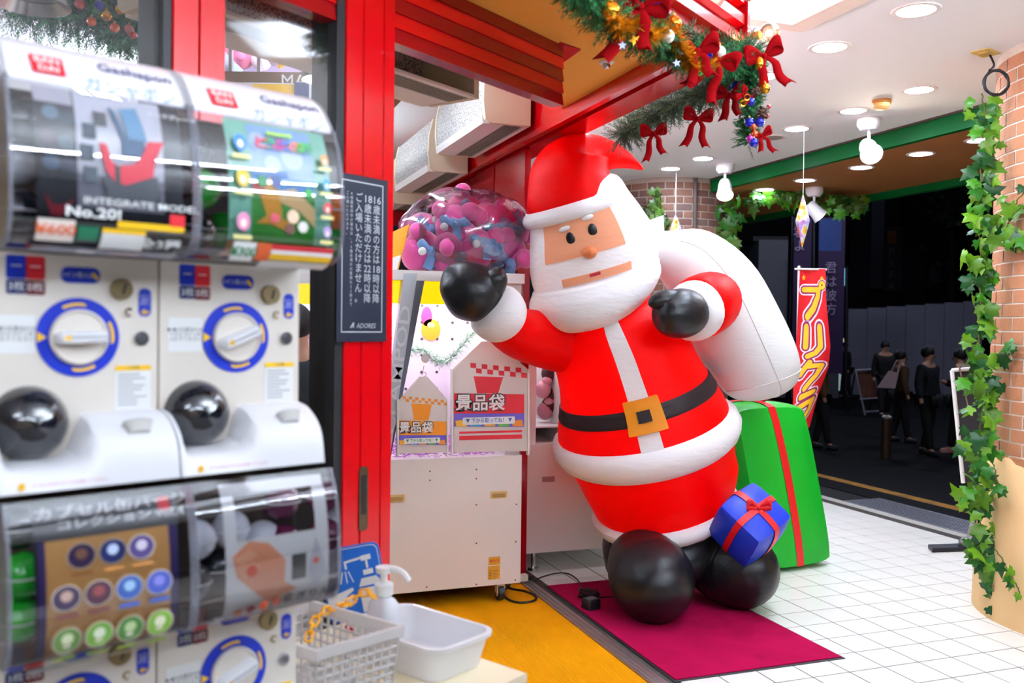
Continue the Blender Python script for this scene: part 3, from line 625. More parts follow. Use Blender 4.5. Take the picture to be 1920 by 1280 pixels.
def bow(name, M, s, m, parent=None, world=True, tails=True, thick=0.004):   # two loops, knot, two tails in local xy, z out
    b = B(); rj = [0.75 + 0.5 * ((abs(hash_(M.translation)) * k_) % 1) for k_ in (1, 3.7)]
    for sg in (-1, 1):
        pr = [(0.05, 0.0, 0.01), (0.30, 0.26, 0.16), (0.62, 0.42, 0.22), (0.86, 0.30, 0.16), (0.84, 0.10, 0.06), (0.5, 0.0, 0.03), (0.05, -0.03, 0.02)]
        c = cr([V((sg * x, y, z)) * s for x, y, z in pr], 3); wv = V((0.0, 0.1, 0.32)) * s
        rs = [[M @ (p - V((0, 0.22, -0.02)) * s * (0.4 + min(1, abs(p.x) / s))), M @ (p + V((0, 0.22, 0.12)) * s * (0.4 + min(1, abs(p.x) / s)))] for p in c]
        b.rings(rs, cap=False, wrap=False)
        if tails:
            tw = rj[0 if sg < 0 else 1]; c = cr([V((sg * x * tw, y * tw, z)) * s for x, y, z in ((0.03, -0.05, 0.03), (0.30, -0.45, 0.16), (0.34, -1.0, -0.04), (0.62, -1.55, 0.10))], 3); rs = []
            for i, p in enumerate(c):
                wd = 0.12 + 0.16 * i / len(c); rs.append([M @ (p + V((-wd, 0, 0)) * s), M @ (p + V((0, -0.02 if i < len(c) - 1 else 0.22, 0.0)) * s), M @ (p + V((wd, 0.0, 0.04)) * s)])
            b.rings(rs, cap=False, wrap=False)
    b.ell(M @ (V((0, 0, 0.06)) * s), 0.13 * s, 10, 6)
    o = b.build(name, m, parent, world=world); md = o.modifiers.new('cloth', 'SOLIDIFY'); md.thickness = thick; return o
RIB = mat('ribbon_red', 'd80c18', 0.4, var=0.1, bump=0.3, bscale=20)
bl, br_ = onz(1436, 1079), onz(1562, 1060); ux = (br_ - bl); hx = ux.length / 2; ux.normalize(); 
tl = S(1452, 786, (bl - CAM).dot(fwd) + 0.1)
mid = (bl + br_) / 2; uy = V((-ux.y, ux.x, 0)); hgt = 1.04
lean = (right * -0.20 + UP).normalized(); M = frm(mid + uy * 0.20 + lean * (hgt / 2), ux, uy); 
z_ = lean; M = Matrix(((ux.x, uy.x, z_.x, M[0][3]), (ux.y, uy.y, z_.y, M[1][3]), (ux.z, uy.z, z_.z, M[2][3]), (0, 0, 0, 1)))
g, P = puffbox(M, hx, 0.20, hgt / 2, 0.16, 12)
FG = mat('gift_green', '0fb52c', 0.38, var=0.05, bump=0.2, bscale=14, transl=0.2)
low = min(v.z for v in g.v); lift = V((0, 0, 0.002 - low)); M = Matrix.Translation(lift) @ M; g, P = puffbox(M, hx, 0.20, hgt / 2, 0.16, 12)
gg = tag(g.build('gift_box', FG), 'tall green inflatable present with red ribbon beside the white sack', 'gift')
k = 12
path = [((0.0, -1, -1 + 2 * i / k), (1, 0, 0)) for i in range(k + 1)] + [((0.0, -1 + 2 * i / k, 1), (1, 0, 0)) for i in range(1, k + 1)]
ribbon(P, path, 0.10, 0.006, M).build('ribbon', RIB, gg, world=True)
path = [((-1, 0, -1 + 2 * i / k), (0, 1, 0)) for i in range(k + 1)] + [((-1 + 2 * i / k, 0, 1), (0, 1, 0)) for i in range(1, k + 1)] + [((1, 0, 1 - 2 * i / k), (0, 1, 0)) for i in range(1, k + 1)]
ribbon(P, path, 0.13, 0.006, M).build('ribbon', RIB, gg, world=True)
bow('bow', frm(P((0, -0.2, 1)) + lean * 0.015, right, UP + fwd * 0.4), 0.10, RIB, gg, tails=False)
c = S(1404, 983, 4.86); Q = Matrix.Rotation(R(8), 3, fwd) @ Matrix.Rotation(R(46), 3, right) @ Matrix.Rotation(R(25), 3, UP)
M = Matrix.Translation(c) @ Q.to_4x4(); hb = 0.136; g, P = puffbox(M, hb, hb, hb, 0.16, 10)
gg = tag(g.build('gift_box', mat('gift_blue', '1c3fd2', 0.38, var=0.06, bump=0.3, bscale=16, transl=0.15)), 'blue inflatable present with red ribbon resting on the santa knee', 'gift')
k = 10
for axA, axB in ((0, 1), (1, 0)):
    path = []
    def uu(a, z):
        u = [0, 0, z]; u[axA] = a; return tuple(u)
    wd = [0, 0, 0]; wd[axB] = 1
    path = [(uu(-1, -1 + 2 * i / k), wd) for i in range(k + 1)] + [(uu(-1 + 2 * i / k, 1), wd) for i in range(1, k + 1)] + [(uu(1, 1 - 2 * i / k), wd) for i in range(1, k + 1)]
    ribbon(P, path, 0.13, 0.006, M).build('ribbon', RIB, gg, world=True)
bow('bow', frm(P((0, 0, 1)) + (Q @ V((0, 0, 1))) * 0.01, right, UP), 0.075, RIB, gg)
# ================================================================== CAPSULE TOY MACHINES
GW, GD0, GU = 0.283, 1.62, 0.638
GA = R(23.0); GX = V((math.cos(GA), math.sin(GA), 0)); GY = V((-math.sin(GA), math.cos(GA), 0))
seam = S(297, 640, GD0); seam.z = 0
ZP = (S(297, 486, GD0).z, S(297, 486, GD0).z - GU, S(297, 486, GD0).z - 2 * GU)   # heights of the three panel tops
def gl(px, py):       # pixel on the panel plane of the upper right machine -> local x, z (z from panel top)
    r = ray(px, py); t = (seam - CAM).dot(GY) / r.dot(GY); p = CAM + r * t; return (p - seam).dot(GX), p.z - ZP[0]
CRM = mat('machine_cream', 'e9e0d4', 0.38, var=0.03, vscale=5); WPL = mat('machine_white', 'f3f3f6', 0.3, var=0.02, coat=0.3)
HOODC = clear('hood_clear', 'f4f4f8', 0.35, 0.04); BLU = mat('label_blue', '1430b4', 0.4, var=0.03); YEL = mat('label_yellow', 'f5c21a', 0.45, var=0.03); LRED = mat('label_red', 'd01f2c', 0.45, var=0.03)
LWH = mat('label_white', 'f0f0ee', 0.5, var=0.02); INK = mat('ink_black', '16161c', 0.5, var=0); NAVY = mat('ink_navy', '1a2a63', 0.5, var=0); BRASS = mat('coin_brass', '8d7a58', 0.35, 0.85, var=0.15); DOME = mat('dome_smoke', '14161d', 0.06, var=0.1, coat=1.0)
HP = [(0.20, 0.340), (0.05, 0.340), (-0.02, 0.335), (-0.075, 0.310), (-0.113, 0.270), (-0.126, 0.246)]      # lid profile y, z
HF = [(-0.124, 0.252), (-0.146, 0.20), (-0.157, 0.14), (-0.160, 0.08), (-0.156, 0.035), (-0.140, 0.010), (-0.10, 0.001), (0.0, 0.0)]
HFc = [V((0, a, b)) for a, b in HF]; HFs = cr(HFc, 6)
LEN = [0.0]
for a, b in zip(HFs[:-1], HFs[1:]): LEN.append(LEN[-1] + (b - a).length)
def hood_pt(s, off=0.0):
    L = max(0, min(1, s)) * LEN[-1]
    for i in range(len(LEN) - 1):
        if L <= LEN[i + 1] + 1e-9:
            t = (L - LEN[i]) / (LEN[i + 1] - LEN[i]); p = HFs[i].lerp(HFs[i + 1], t); d = (HFs[i + 1] - HFs[i]).normalized(); n = V((0, d.z, -d.y)); return p + n * off
FX = lambda z=0: Matrix(((1, 0, 0, 0), (0, 0, 1, 0), (0, 1, 0, 0), (0, 0, 0, 1)))
def pm(x, z, y=0.0): return Matrix(((1, 0, 0, x), (0, 0, -1, y), (0, 1, 0, z), (0, 0, 0, 1)))     # local x right, y up, z out (-y)
def make_unit(label, loc):
    t = thing('capsule_machine', label, 'toy machine', loc, GA, group='capsule toy machines')
    e = 0.002
    b = B(); b.bb((e, 0, -0.378), (GW - e, 0.26, -0.002)); b.build('body', CRM, t, smooth=False)
    b = B(); b.bb((e, 0.19, 0.0), (GW - e, 0.26, 0.256)); b.bb((e, -0.02, 0.248), (GW - e, 0.19, 0.256)); b.bb((e, 0.03, -0.002), (GW - e, 0.19, 0.012)); b.build('capsule_bin_back', mat('bin_brown', '4a3a34', 0.5, var=0.2, vscale=8), t, smooth=False)
    lid = cr([V((0, a, c)) for a, c in HP], 5); b = B()
    b.rings([[V((x, p.y, p.z)) for x in (e, 0.012, GW / 2, GW - 0.012, GW - e)] for p in lid], cap=False, wrap=False)
    b.rings([[V((x, p.y, p.z)) for p in lid] + [V((x, 0.20, 0.262)), V((x, -0.05, 0.262)), V((x, -0.118, 0.246))][::1] for x in (e, 0.010)], cap=True); b.rings([[V((x, p.y, p.z)) for p in lid] + [V((x, 0.20, 0.262)), V((x, -0.05, 0.262)), V((x, -0.118, 0.246))] for x in (GW - 0.010, GW - e)], cap=True)
    b.build('lid', WPL, t)
    b = B(); b.rings([[V((x, p.y, p.z)) for x in (e, 0.006, GW / 2, GW - 0.006, GW - e)] for p in HFs], cap=False, wrap=False)
    for x in (e, GW - e): b.add([V((x, p.y, p.z)) for p in HFs] + [V((x, 0.19, 0.0)), V((x, 0.19, 0.25))], [tuple(range(len(HFs) + 2))])
    b.build('hood', HOODC, t)
    for x in (0.004, GW - 0.004): B().tube([V((x, p.y - 0.002, p.z)) for p in HFs], 0.0035, 6).build('hood_rim', mat('hood_rim', 'd9dce8', 0.08, var=0.02, trans=0.75), t)
    # coin plate details, measured off the photograph
    def disc(px, py, r, h, m, name, n=28, par=None):
        x, z = gl(px, py); q = B(); q.cyl((x, 0, z), (x, -h, z), r, n=n); return q.build(name, m, par or t), x, z
    def lab(px, py, w, h, m, name, rad=0.004, off=0.0012):
        x, z = gl(px, py); q = B(); q.prism([V((x + a, -off, z + c)) for a, c in rrect(w, h, rad)], (0, off - 0.0001, 0)); return q.build(name, m, t, smooth=False), x, z
    o, x, z = lab(351, 515, 0.030, 0.038, BLU, 'brand_sticker'); text('mark', 'ー', .02, LWH, o, pm(x, z), 0.0016)
    o, x, z = lab(379, 517, 0.030, 0.038, LRED, 'brand_sticker'); text('mark', 'ー', .02, LWH, o, pm(x, z), 0.0016)
    o, x, z = lab(351, 548, 0.030, 0.024, NAVY, 'count_sticker'); text('lettering', '3枚', .017, LWH, o, pm(x, z), 0.0016)
    o, x, z = lab(379, 550, 0.030, 0.024, mat('dark_red', '6a1522', 0.5), 'count_sticker'); text('lettering', '0枚', .017, LWH, o, pm(x, z), 0.0016)
    o, x, z = lab(446, 529, 0.064, 0.027, BLU, 'coin_label', 0.0125); text('lettering', 'コイン投入口', .0095, LWH, o, pm(x - 0.006, z), 0.0016); q = B(); q.prism([V((x + 0.020 + a, -0.002, z + c)) for a, c in ((0, 0.006), (0.009, -0.003), (0.006, -0.008), (-0.003, 0.001))], (0, 0.0005, 0)); q.build('arrow', YEL, o, smooth=False)
    o, x, z = disc(505, 552, 0.0185, 0.010, BRASS, 'coin_slot'); q = B(); q.box((x + 0.003, -0.0105, z), (0.0035, 0.002, 0.018), Matrix.Rotation(R(15), 3, 'Y')); q.build('slit', INK, o, smooth=False)
    x, z = gl(516, 590); q = B(); q.tube([V((x + 0.006 * math.cos(a), -0.006, z + 0.006 * math.sin(a))) for a in [R(40 + 28 * i) for i in range(10)]], 0.002, 6); q.build('return_hook', BRASS, t)
    o, x, z = lab(541, 574, 0.022, 0.050, BLU, 'return_label', 0.010); text('lettering', 'コイン\n返却\nボタン', .0065, LWH, o, pm(x, z + 0.004), 0.0016); q = B(); q.prism([V((x + a, -0.002, z - 0.017 + c)) for a, c in ((-0.007, 0), (0, 0.006), (0, 0.002), (0.007, 0.002), (0.007, -0.002), (0, -0.002), (0, -0.006))], (0, 0.0005, 0)); q.build('arrow', YEL, o, smooth=False)
    o, x, z = disc(535, 634, 0.0125, 0.006, STEEL, 'key_lock'); q = B(); q.cyl((x, -0.006, z), (x, -0.008, z), 0.008, n=18); q.build('cylinder', mat('dark_steel', '77757a', 0.3, 0.9), o)
    # dial
    x, z = gl(442, 632); rd = 0.0665
    q = B(); q.lathe([(0.0, 0), (rd, 0), (rd, 0.003), (0.0, 0.0035)], (x, 0, z), (0, -1, 0), 48, cap=False); dial = q.build('dial_ring', BLU, t)
    for a0 in (118, 28, -62):
        q = B(); pts = [(rd * 0.83 * math.cos(R(a0 - 5 * i)), rd * 0.83 * math.sin(R(a0 - 5 * i))) for i in range(9)]
        for i in range(8):
            (xa, za), (xb, zb) = pts[i], pts[i + 1]; f0, f1 = (0.95, 0.95) if i < 6 else ((0.90, 0.0) if i == 7 else (1.10, 0.55)); wv = 0.05
            q.add([V((x + xa * (1 - wv * (2.4 - f0) * .5), -0.0042, z + za * (1 - wv * (2.4 - f0) * .5))), V((x + xa * (1 + wv), -0.0042, z + za * (1 + wv))), V((x + xb * (1 + wv * (1 if i < 6 else f1 * 2)), -0.0042, z + zb * (1 + wv * (1 if i < 6 else f1 * 2)))), V((x + xb * (1 - wv), -0.0042, z + zb * (1 - wv)))], [(0, 1, 2, 3)])
        q.build('arrow', YEL, dial, smooth=False)
    q = B(); q.prism([V((x - rd * 0.98, -0.0042, z + 0.009)), V((x - rd * 0.98, -0.0042, z - 0.009)), V((x - rd * 0.76, -0.0042, z))], (0, 0.0003, 0))
    q.build('pointer', YEL, dial, smooth=False)
    q = B(); q.lathe([(0.047, 0.003), (0.047, 0.010), (0.044, 0.013), (0.040, 0.008), (0.0, 0.008)], (x, 0, z), (0, -1, 0), 40, cap=False); kn = q.build('knob', CRM, t)
    q = B(); rm = Matrix.Rotation(R(-22), 3, 'Y'); q.rings([[V((x, 0, z)) + rm @ V((u, -hh, v)) for u, v in rrect(0.080 - k_, 0.022 - k_, 0.008)] for hh, k_ in ((0.008, 0.0), (0.032, 0.002), (0.036, 0.008))]); q.build('handle', WPL, kn)
    q = B(); q.prism([V((x, 0, z)) + rm @ V((u, -0.0365, v)) for u, v in ((-0.034, 0), (-0.022, 0.006), (-0.022, -0.006))], (0, 0.0004, 0)); q.build('pointer', YEL, kn, smooth=False)
    o, x, z = lab(347, 627, 0.064, 0.062, LWH, 'hint_label', 0.001); text('lettering', '▶◀の位置合わせ\nてからコインを\n入れてください', .0085, INK, o, pm(x, z), 0.0016)
    o, x, z = lab(523, 716, 0.062, 0.078, LWH, 'notice_label', 0.001)
    q = B(); plate(q, pm(x, z), -0.031, 0.030, 0.031, 0.039, 0.0018); q.build('header', YEL, o, smooth=False); text('lettering', 'ご注意', .007, INK, o, pm(x, z + 0.0345), 0.0022)
    q = B()
    for i in range(9): plate(q, pm(x, z), -0.026, 0.022 - i * 0.0065, 0.012 + 0.012 * math.sin(i * 2.3), 0.0235 - i * 0.0065, 0.0017)
    q.build('small_print', mat('print_grey', '70707c', 0.5), o, smooth=False)
    # capsule door dome and tray
    x, z = gl(368, 775); q = B(); q.lathe([(0.056, -0.004), (0.062, 0.0), (0.060, 0.012), (0.048, 0.034), (0.026, 0.050), (0.0, 0.055)], (x, 0, z), (0, -1, 0), 36, cap=False); q.build('capsule_door', DOME, t)
    tl_ = cr([V((0, a, c)) for a, c in ((0.0, -0.338), (-0.045, -0.340), (-0.085, -0.350), (-0.103, -0.378))], 5); tr_ = cr([V((0, a, c)) for a, c in ((0.0, -0.268), (-0.030, -0.272), (-0.070, -0.294), (-0.096, -0.330), (-0.103, -0.378))], 4)[:len(tl_)]
    tr_ = [V((0, p.y, p.z)) for p in cr([V((0, a, c)) for a, c in ((0.0, -0.268), (-0.045, -0.279), (-0.088, -0.316), (-0.103, -0.378))], 5)]
    xs = ((e, 1), (0.008, 1), (0.016, 0.25), (0.028, 0.0), (0.105, 0.0), (0.128, 0.15), (0.140, 0.55), (0.150, 0.95), (0.156, 1), (GW - 0.01, 1), (GW - e, 1))
    q = B(); q.rings([[V((u, *(l_.lerp(r_, k_))[1:])) for u, k_ in xs] for l_, r_ in zip(tl_, tr_)], cap=False, wrap=False)
    for u in (e, GW - e): q.add([V((u, p.y, p.z)) for p in tr_] + [V((u, 0.0, -0.378))], [tuple(range(len(tr_) + 1))])
    q.add([V((e, 0, -0.378)), V((GW - e, 0, -0.378)), V((GW - e, -0.103, -0.378)), V((e, -0.103, -0.378))], [(0, 1, 2, 3)]); tray = q.build('tray', WPL, t)
    q = B(); q.rings([[V((0.222 + a, -0.066 - 0.40 * c + o_ * 0.6, -0.293 + 0.62 * c * -1 * -0.55 + o_)) for a, c in rrect(w_, h_, w_ * 0.49, 5)] for w_, h_, o_ in ((0.050, 0.078, 0.006), (0.046, 0.072, 0.004), (0.036, 0.056, -0.010))], cap=True); q.build('finger_slot', mat('slot_shade', 'c9c7c2', 0.4), tray)
    q = B(); q.prism([V((0.03 + a, -0.1035, -0.372 + c)) for a, c in ((0, 0), (0.009, 0), (0.009, 0.011), (0, 0.011))], (0, -0.001, 0)); q.build('tray_mark', YEL, tray, smooth=False)
    text('tray_lettering', 'カプセルをあけるときは注意してください', 0.006, mat('ink_pink', 'd46a8c', 0.5), tray, pm(0.105, -0.367, -0.1035), 0.0006)
    # lid stickers
    def lidm(x, s):
        i = int(s * (len(lid) - 1)); a, c = lid[i], lid[min(i + 1, len(lid) - 1)]; d = (a - c).normalized(); return Matrix(((1, 0, 0, x), (0, d.y, 0, a.y), (0, d.z, 0, a.z), (0, 0, 0, 1)))
    def lidtext(body, size, x, s, m, name, bold=0):
        i = int(s * (len(lid) - 1)); a, c = lid[i], lid[i + 1]; d = (a - c).normalized(); n = V((0, d.z * -1, d.y)); n = -n if n.z < 0 else n
        M = Matrix(((1, 0, 0, x), (0, d.y, n.y, a.y), (0, d.z, n.z, a.z), (0, 0, 0, 1))); return text(name, body, size, m, t, M, 0.0022, bold=bold), M
    M0 = lidtext('Gashapon', 0.030, 0.205, 0.70, NAVY, 'maker_script', 0.01)
    lidtext('ガシャポン', 0.030, 0.19, 0.90, mat('ink_paleblue', '86a4d8', 0.5), 'maker_name')
    i = int(0.72 * (len(lid) - 1)); a, c = lid[i], lid[i + 2]; d = (a - c).normalized(); n = V((0, -d.z, d.y)); n = -n if n.z < 0 else n
    M = Matrix(((1, 0, 0, 0.068), (0, d.y, n.y, a.y), (0, d.z, n.z, a.z), (0, 0, 0, 1))); q = B(); plate(q, M, -0.024, -0.030, 0.024, 0.012, 0.0028); o = q.build('logo_sticker', LRED, t, smooth=False); text('lettering', 'BAN\nDAI', 0.019, LWH, o, M @ Matrix.Translation((0, -0.009, 0)), 0.0036, bold=0.02)
    return t
u00 = make_unit('upper capsule machine with dark and white card showing a red chevron', seam - GX * GW + V((0, 0, ZP[0])))
KND = [c for c in u00.children if c.name.startswith('knob')][0]
units = {(0, 0): u00}
LBL = {(1, 0): 'upper capsule machine with mint green meadow card beside the red post', (0, 1): 'lower capsule machine with tan card of eleven round badges', (1, 1): 'lower capsule machine with white card of a hand wearing a ring', (0, 2): 'bottom capsule machine of the stack under the badge card machine', (1, 2): 'bottom capsule machine of the stack under the ring card machine'}
for (i, j), lb in LBL.items():
    units[(i, j)] = dup(u00, seam - GX * GW * (1 - i) + V((0, 0, ZP[j])), GA, lb)
    if j:
        for c in list(units[(i, j)].children):
            if c.name.split('.')[0] in ('lid', 'maker_script', 'maker_name', 'logo_sticker'):
                for g in list(c.children): bpy.data.objects.remove(g)
                bpy.data.objects.remove(c)
# left machines: handle turned level
for k in ((0, 0), (0, 1)):
    kn = [c for c in units[k].children if c.name.startswith('knob')][0]
    x, z = gl(442, 632)
    for c in kn.children: c.matrix_basis = Matrix.Translation((x, 0, z)) @ Matrix.Rotation(R(20), 4, 'Y') @ Matrix.Translation((-x, 0, -z))
# ---- printed cards inside the hoods
class Card:
    def __init__(s, unit, name, u0=0.05, u1=GW - 0.022, inset=-0.004):
        s.t = unit; s.u0, s.u1 = u0, u1; s.off = inset; s.k = 0; s.root = None; s.name = name
    def map(s, u, v, lift=0.0):   # u 0..1 left-right, v 0..1 top-bottom
        p = hood_pt(0.02 + 0.72 * v, s.off + lift); return V((s.u0 + (s.u1 - s.u0) * u, p.y, p.z))
    def _b(s, b, m, nm):
        s.k += 1; o = b.build(nm if s.root else s.name, m, s.root or s.t, smooth=True, ang=60)
        if not s.root: s.root = o
        return o
    def rect(s, u0, v0, u1, v1, m, nm='print'):
        b = B(); L = s.k * 0.00035; k = max(2, int((v1 - v0) * 24)); b.rings([[s.map(u, v0 + (v1 - v0) * i / k, L) for u in (u0, u1)] for i in range(k + 1)], cap=False, wrap=False); return s._b(b, m, nm)
    def poly(s, pts, m, nm='print'):
        L = s.k * 0.00035; bm = bmesh.new(); f_ = bm.faces.new([bm.verts.new((u, v, 0)) for u, v in pts]); bm.normal_update(); bmesh.ops.triangulate(bm, faces=[f_])
        for _ in range(3):
            lg_ = [e for e in bm.edges if e.calc_length() > 0.07]
            if lg_: bmesh.ops.subdivide_edges(bm, edges=lg_, cuts=1); bmesh.ops.triangulate(bm, faces=[f for f in bm.faces if len(f.verts) > 3])
        bm.verts.index_update(); b = B(); b.add([s.map(v.co.x, v.co.y, L) for v in bm.verts], [tuple(v.index for v in f.verts) for f in bm.faces]); bm.free(); return s._b(b, m, nm)
    def disc(s, u, v, r, m, nm='print', asp=1.0, n=20):
        return s.poly([(u + r * math.cos(2 * math.pi * i / n) * asp, v + r * 0.72 * math.sin(2 * math.pi * i / n)) for i in range(n)], m, nm)
    def text(s, body, u, v, h, m, bold=0.01, fit=None):
        key = (body, 'CENTER', bold, 0.0)
        if key not in FONTC:
            tmp = text('tmp', body, 1, m, None, Matrix(), bold=bold); bpy.data.objects.remove(tmp)
        vs, fs = FONTC[key]; L = s.k * 0.00035; W = s.u1 - s.u0; H = LEN[-1]; b = B()
        b.v = [s.map(u + p.x * h * H / W, v - p.y * h, L) for p in vs]; b.f = list(fs); return s._b(b, m, 'lettering')
def flat(c): return mat('print_' + c, c, 0.45, var=0.05, vscale=30)
c = Card(units[(0, 0)], 'display_card', 0.040)
c.rect(0, 0, 1, 1, flat('10131f')); c.rect(0.0, 0.0, 0.25, 0.10, flat('c9c6cc')); c.rect(0.26, 0.0, 0.86, 0.48, flat('d8d8de')); c.rect(0.26, 0.48, 0.86, 0.66, flat('8e8e98'))
for i, (u, v) in enumerate(((0.10, 0.16), (0.20, 0.18), (0.08, 0.30), (0.19, 0.32), (0.09, 0.44), (0.20, 0.45))): c.disc(u, v, 0.055, flat(('6f8a9a', '2d4250', '4a2436', '39505c', '46607a', '2a3048')[i]))
c.poly([(0.04, 0.60), (0.10, 0.66), (0.16, 0.66), (0.24, 0.62), (0.16, 0.72), (0.09, 0.72)], flat('8a1426'))
for u, v in ((0.42, 0.16), (0.34, 0.24), (0.32, 0.36), (0.34, 0.48)): c.rect(u - 0.045, v - 0.04, u + 0.045, v + 0.045, flat('27343f'))
c.poly([(0.56, 0.08), (0.68, 0.06), (0.74, 0.26), (0.62, 0.30)], flat('5c7f9c')); c.poly([(0.48, 0.08), (0.52, 0.10), (0.60, 0.26), (0.56, 0.28)], flat('3f556e')); c.rect(0.56, 0.26, 0.72, 0.36, flat('27405e'))
c.poly([(0.42, 0.50), (0.52, 0.46), (0.80, 0.46), (0.82, 0.60), (0.46, 0.62)], flat('20242e'))
c.poly([(0.40, 0.30), (0.45, 0.31), (0.48, 0.40), (0.52, 0.42), (0.64, 0.40), (0.70, 0.34), (0.74, 0.26), (0.86, 0.25), (0.79, 0.36), (0.77, 0.46), (0.58, 0.52), (0.50, 0.51), (0.44, 0.45)], flat('b3122a')); c.poly([(0.50, 0.415), (0.535, 0.42), (0.54, 0.53), (0.50, 0.53)], flat('15161c'))
c.text('INTEGRATE MODEL', 0.70, 0.625, 0.052, LWH); c.text('No.20!', 0.36, 0.69, 0.075, LWH, 0.03); c.text('全3種', 0.84, 0.84, 0.07, LWH, 0.02)
c.rect(0.52, 0.72, 1.0, 0.755, YEL); c.rect(0.89, 0.66, 1.0, 0.725, LRED); c.rect(0.26, 0.76, 0.40, 0.83, flat('1c6a4c')); c.rect(0.0, 0.735, 0.24, 0.85, flat('e9dcd2')); c.text('¥600', 0.12, 0.79, 0.07, flat('d8602a'), 0.02); c.rect(0.42, 0.76, 0.72, 0.785, YEL); c.rect(0.42, 0.785, 0.72, 0.88, LWH); c.rect(0.0, 0.89, 1, 1.0, flat('9a9ca6')); c.rect(0.30, 0.91, 0.42, 0.97, LWH); c.rect(0.52, 0.91, 0.74, 0.98, flat('c8b6bc'))
c.text('インテグレート', 0.93, 0.10, 0.03, LWH)
c = Card(units[(1, 0)], 'display_card', 0.058, GW - 0.026)
c.rect(0, 0, 1, 0.78, flat('8fcfb4')); c.rect(0, 0.78, 1, 1, flat('d99a62')); c.rect(0.21, 0.02, 0.83, 0.42, flat('9cc2ea')); c.rect(0.21, 0.36, 0.83, 0.46, flat('4c9ad6')); c.rect(0.21, 0.44, 0.83, 0.78, flat('3f9a36'))
for u, v, r in ((0.3, 0.14, 0.09), (0.62, 0.22, 0.11), (0.42, 0.28, 0.08)): c.disc(u, v, r, flat('d3e4f6'))
c.poly([(0.40, 0.46), (0.62, 0.42), (0.83, 0.54), (0.83, 0.66), (0.66, 0.56), (0.48, 0.52)], flat('e8c88c')); c.poly([(0.28, 0.48), (0.38, 0.36), (0.46, 0.46), (0.50, 0.60), (0.36, 0.64)], flat('e0a62c')); c.poly([(0.24, 0.66), (0.40, 0.58), (0.62, 0.66), (0.56, 0.70), (0.38, 0.66)], flat('dba33c'))
for u, v, r, k in ((0.27, 0.44, .06, 'd8512c'), (0.44, 0.40, .05, '3b4a78'), (0.76, 0.44, .04, '2f9a3c'), (0.60, 0.60, .06, 'f0c8a8'), (0.57, 0.68, .05, '5a3a2c'), (0.42, 0.62, .045, 'b03c48'), (0.70, 0.66, .05, 'e8e4da'), (0.30, 0.40, .05, '2f7a4a')): c.disc(u, v, r, flat(k))
for i, (ch, k) in enumerate(zip('どうぶつの森', ('d8405a', '2f9a5c', 'd0408c', '3a7ad0', 'e8803c', '3c9a4c'))): c.text(ch, 0.32 + i * 0.085, 0.155, 0.085, flat(k), 0.03)
for i in range(5): c.disc(0.40 + 0.05 * i, 0.085, 0.022, flat('a8d42c'))
for v, k in ((0.18, '4a8ad0'), (0.40, 'e8c03c'), (0.66, 'e890b8')): c.disc(0.105, v, 0.075, flat(k), asp=0.8); c.disc(0.105, v + 0.01, 0.035, flat('f4ead6'), asp=0.8); c.rect(0.02, v + 0.075, 0.19, v + 0.10, flat('f0e49a'))
for v, k in ((0.22, 'f0a058'), (0.38, '3ca0d8'), (0.53, 'd02c3c'), (0.68, 'c0a0d8')): c.disc(0.92, v, 0.05, flat(k), asp=0.8); c.disc(0.92, v + 0.01, 0.024, flat('f4ead6'), asp=0.8); c.rect(0.85, v + 0.05, 0.98, v + 0.07, flat('f0e49a'))
c.rect(0.38, 0.775, 1.0, 0.80, flat('b81c2c')); c.rect(0.38, 0.80, 1.0, 0.82, LWH); c.rect(0.38, 0.82, 1.0, 0.85, YEL); c.rect(0.32, 0.86, 1.0, 0.925, LWH); c.rect(0.02, 0.77, 0.23, 0.87, LWH); c.text('¥300', 0.125, 0.82, 0.06, flat('1c7a4c'), 0.02); c.rect(0.24, 0.77, 0.37, 0.86, flat('cf5a2c'))
c.rect(0.28, 0.945, 0.5, 0.98, LWH)
c = Card(units[(0, 1)], 'display_card', 0.040)
c.rect(0, 0, 1, 1, flat('1a1c26')); c.rect(0.02, 0.20, 0.98, 0.86, flat('3a2a66')); c.rect(0.07, 0.20, 0.92, 0.88, flat('d9a764'))
c.text('カプセル缶バッジ', 0.55, 0.055, 0.075, LWH, 0.02); c.text('コレクション vol.4', 0.60, 0.125, 0.062, LWH, 0.02); c.rect(0.86, 0.03, 0.95, 0.11, LRED)
for i, (u, v) in enumerate([(0.30, .30), (.51, .30), (.71, .30)] + [(.19 + .21 * k, .51) for k in range(4)] + [(.19 + .21 * k, .73) for k in range(4)]):
    c.disc(u, v, 0.098, flat('e8dcc8')); c.disc(u, v, 0.090, flat(('4a3460', '3c4a8a', '44346a', '3c3048', '4a2c3c', '3a5aa0', '4a5ab0', '5a7a3c', '6a9a3c', '4a7a3a', '7aaa3c')[i])); c.disc(u, v - 0.01, 0.04, flat(('a87a5a', 'c0d0f0', 'd8d0e0', 'c0a090', '8a4a4a', 'a8d0f0', '8a8ad8', 'd8e0b8', 'e8f0d8', 'c0d0a0', 'f0f0d8')[i]))
    c.rect(u - 0.07, v + 0.085, u + 0.07, v + 0.105, flat(('c88a4a', 'c88a4a', 'c88a4a', '7a4a4a', '7a4a4a', '4a6ac0', '4a6ac0', 'a8c83c', 'a8c83c', 'a8c83c', 'a8c83c')[i]))
c.rect(0.26, 0.875, 0.84, 0.90, YEL); c.rect(0.26, 0.90, 0.84, 0.955, LWH); c.rect(0.0, 0.875, 0.23, 0.99, LWH); c.text('¥300', 0.115, 0.93, 0.065, flat('2c8a5c'), 0.02); c.rect(0.28, 0.96, 0.42, 0.995, flat('b8d8ec'))
c = Card(units[(1, 1)], 'display_card', 0.056, GW - 0.024)
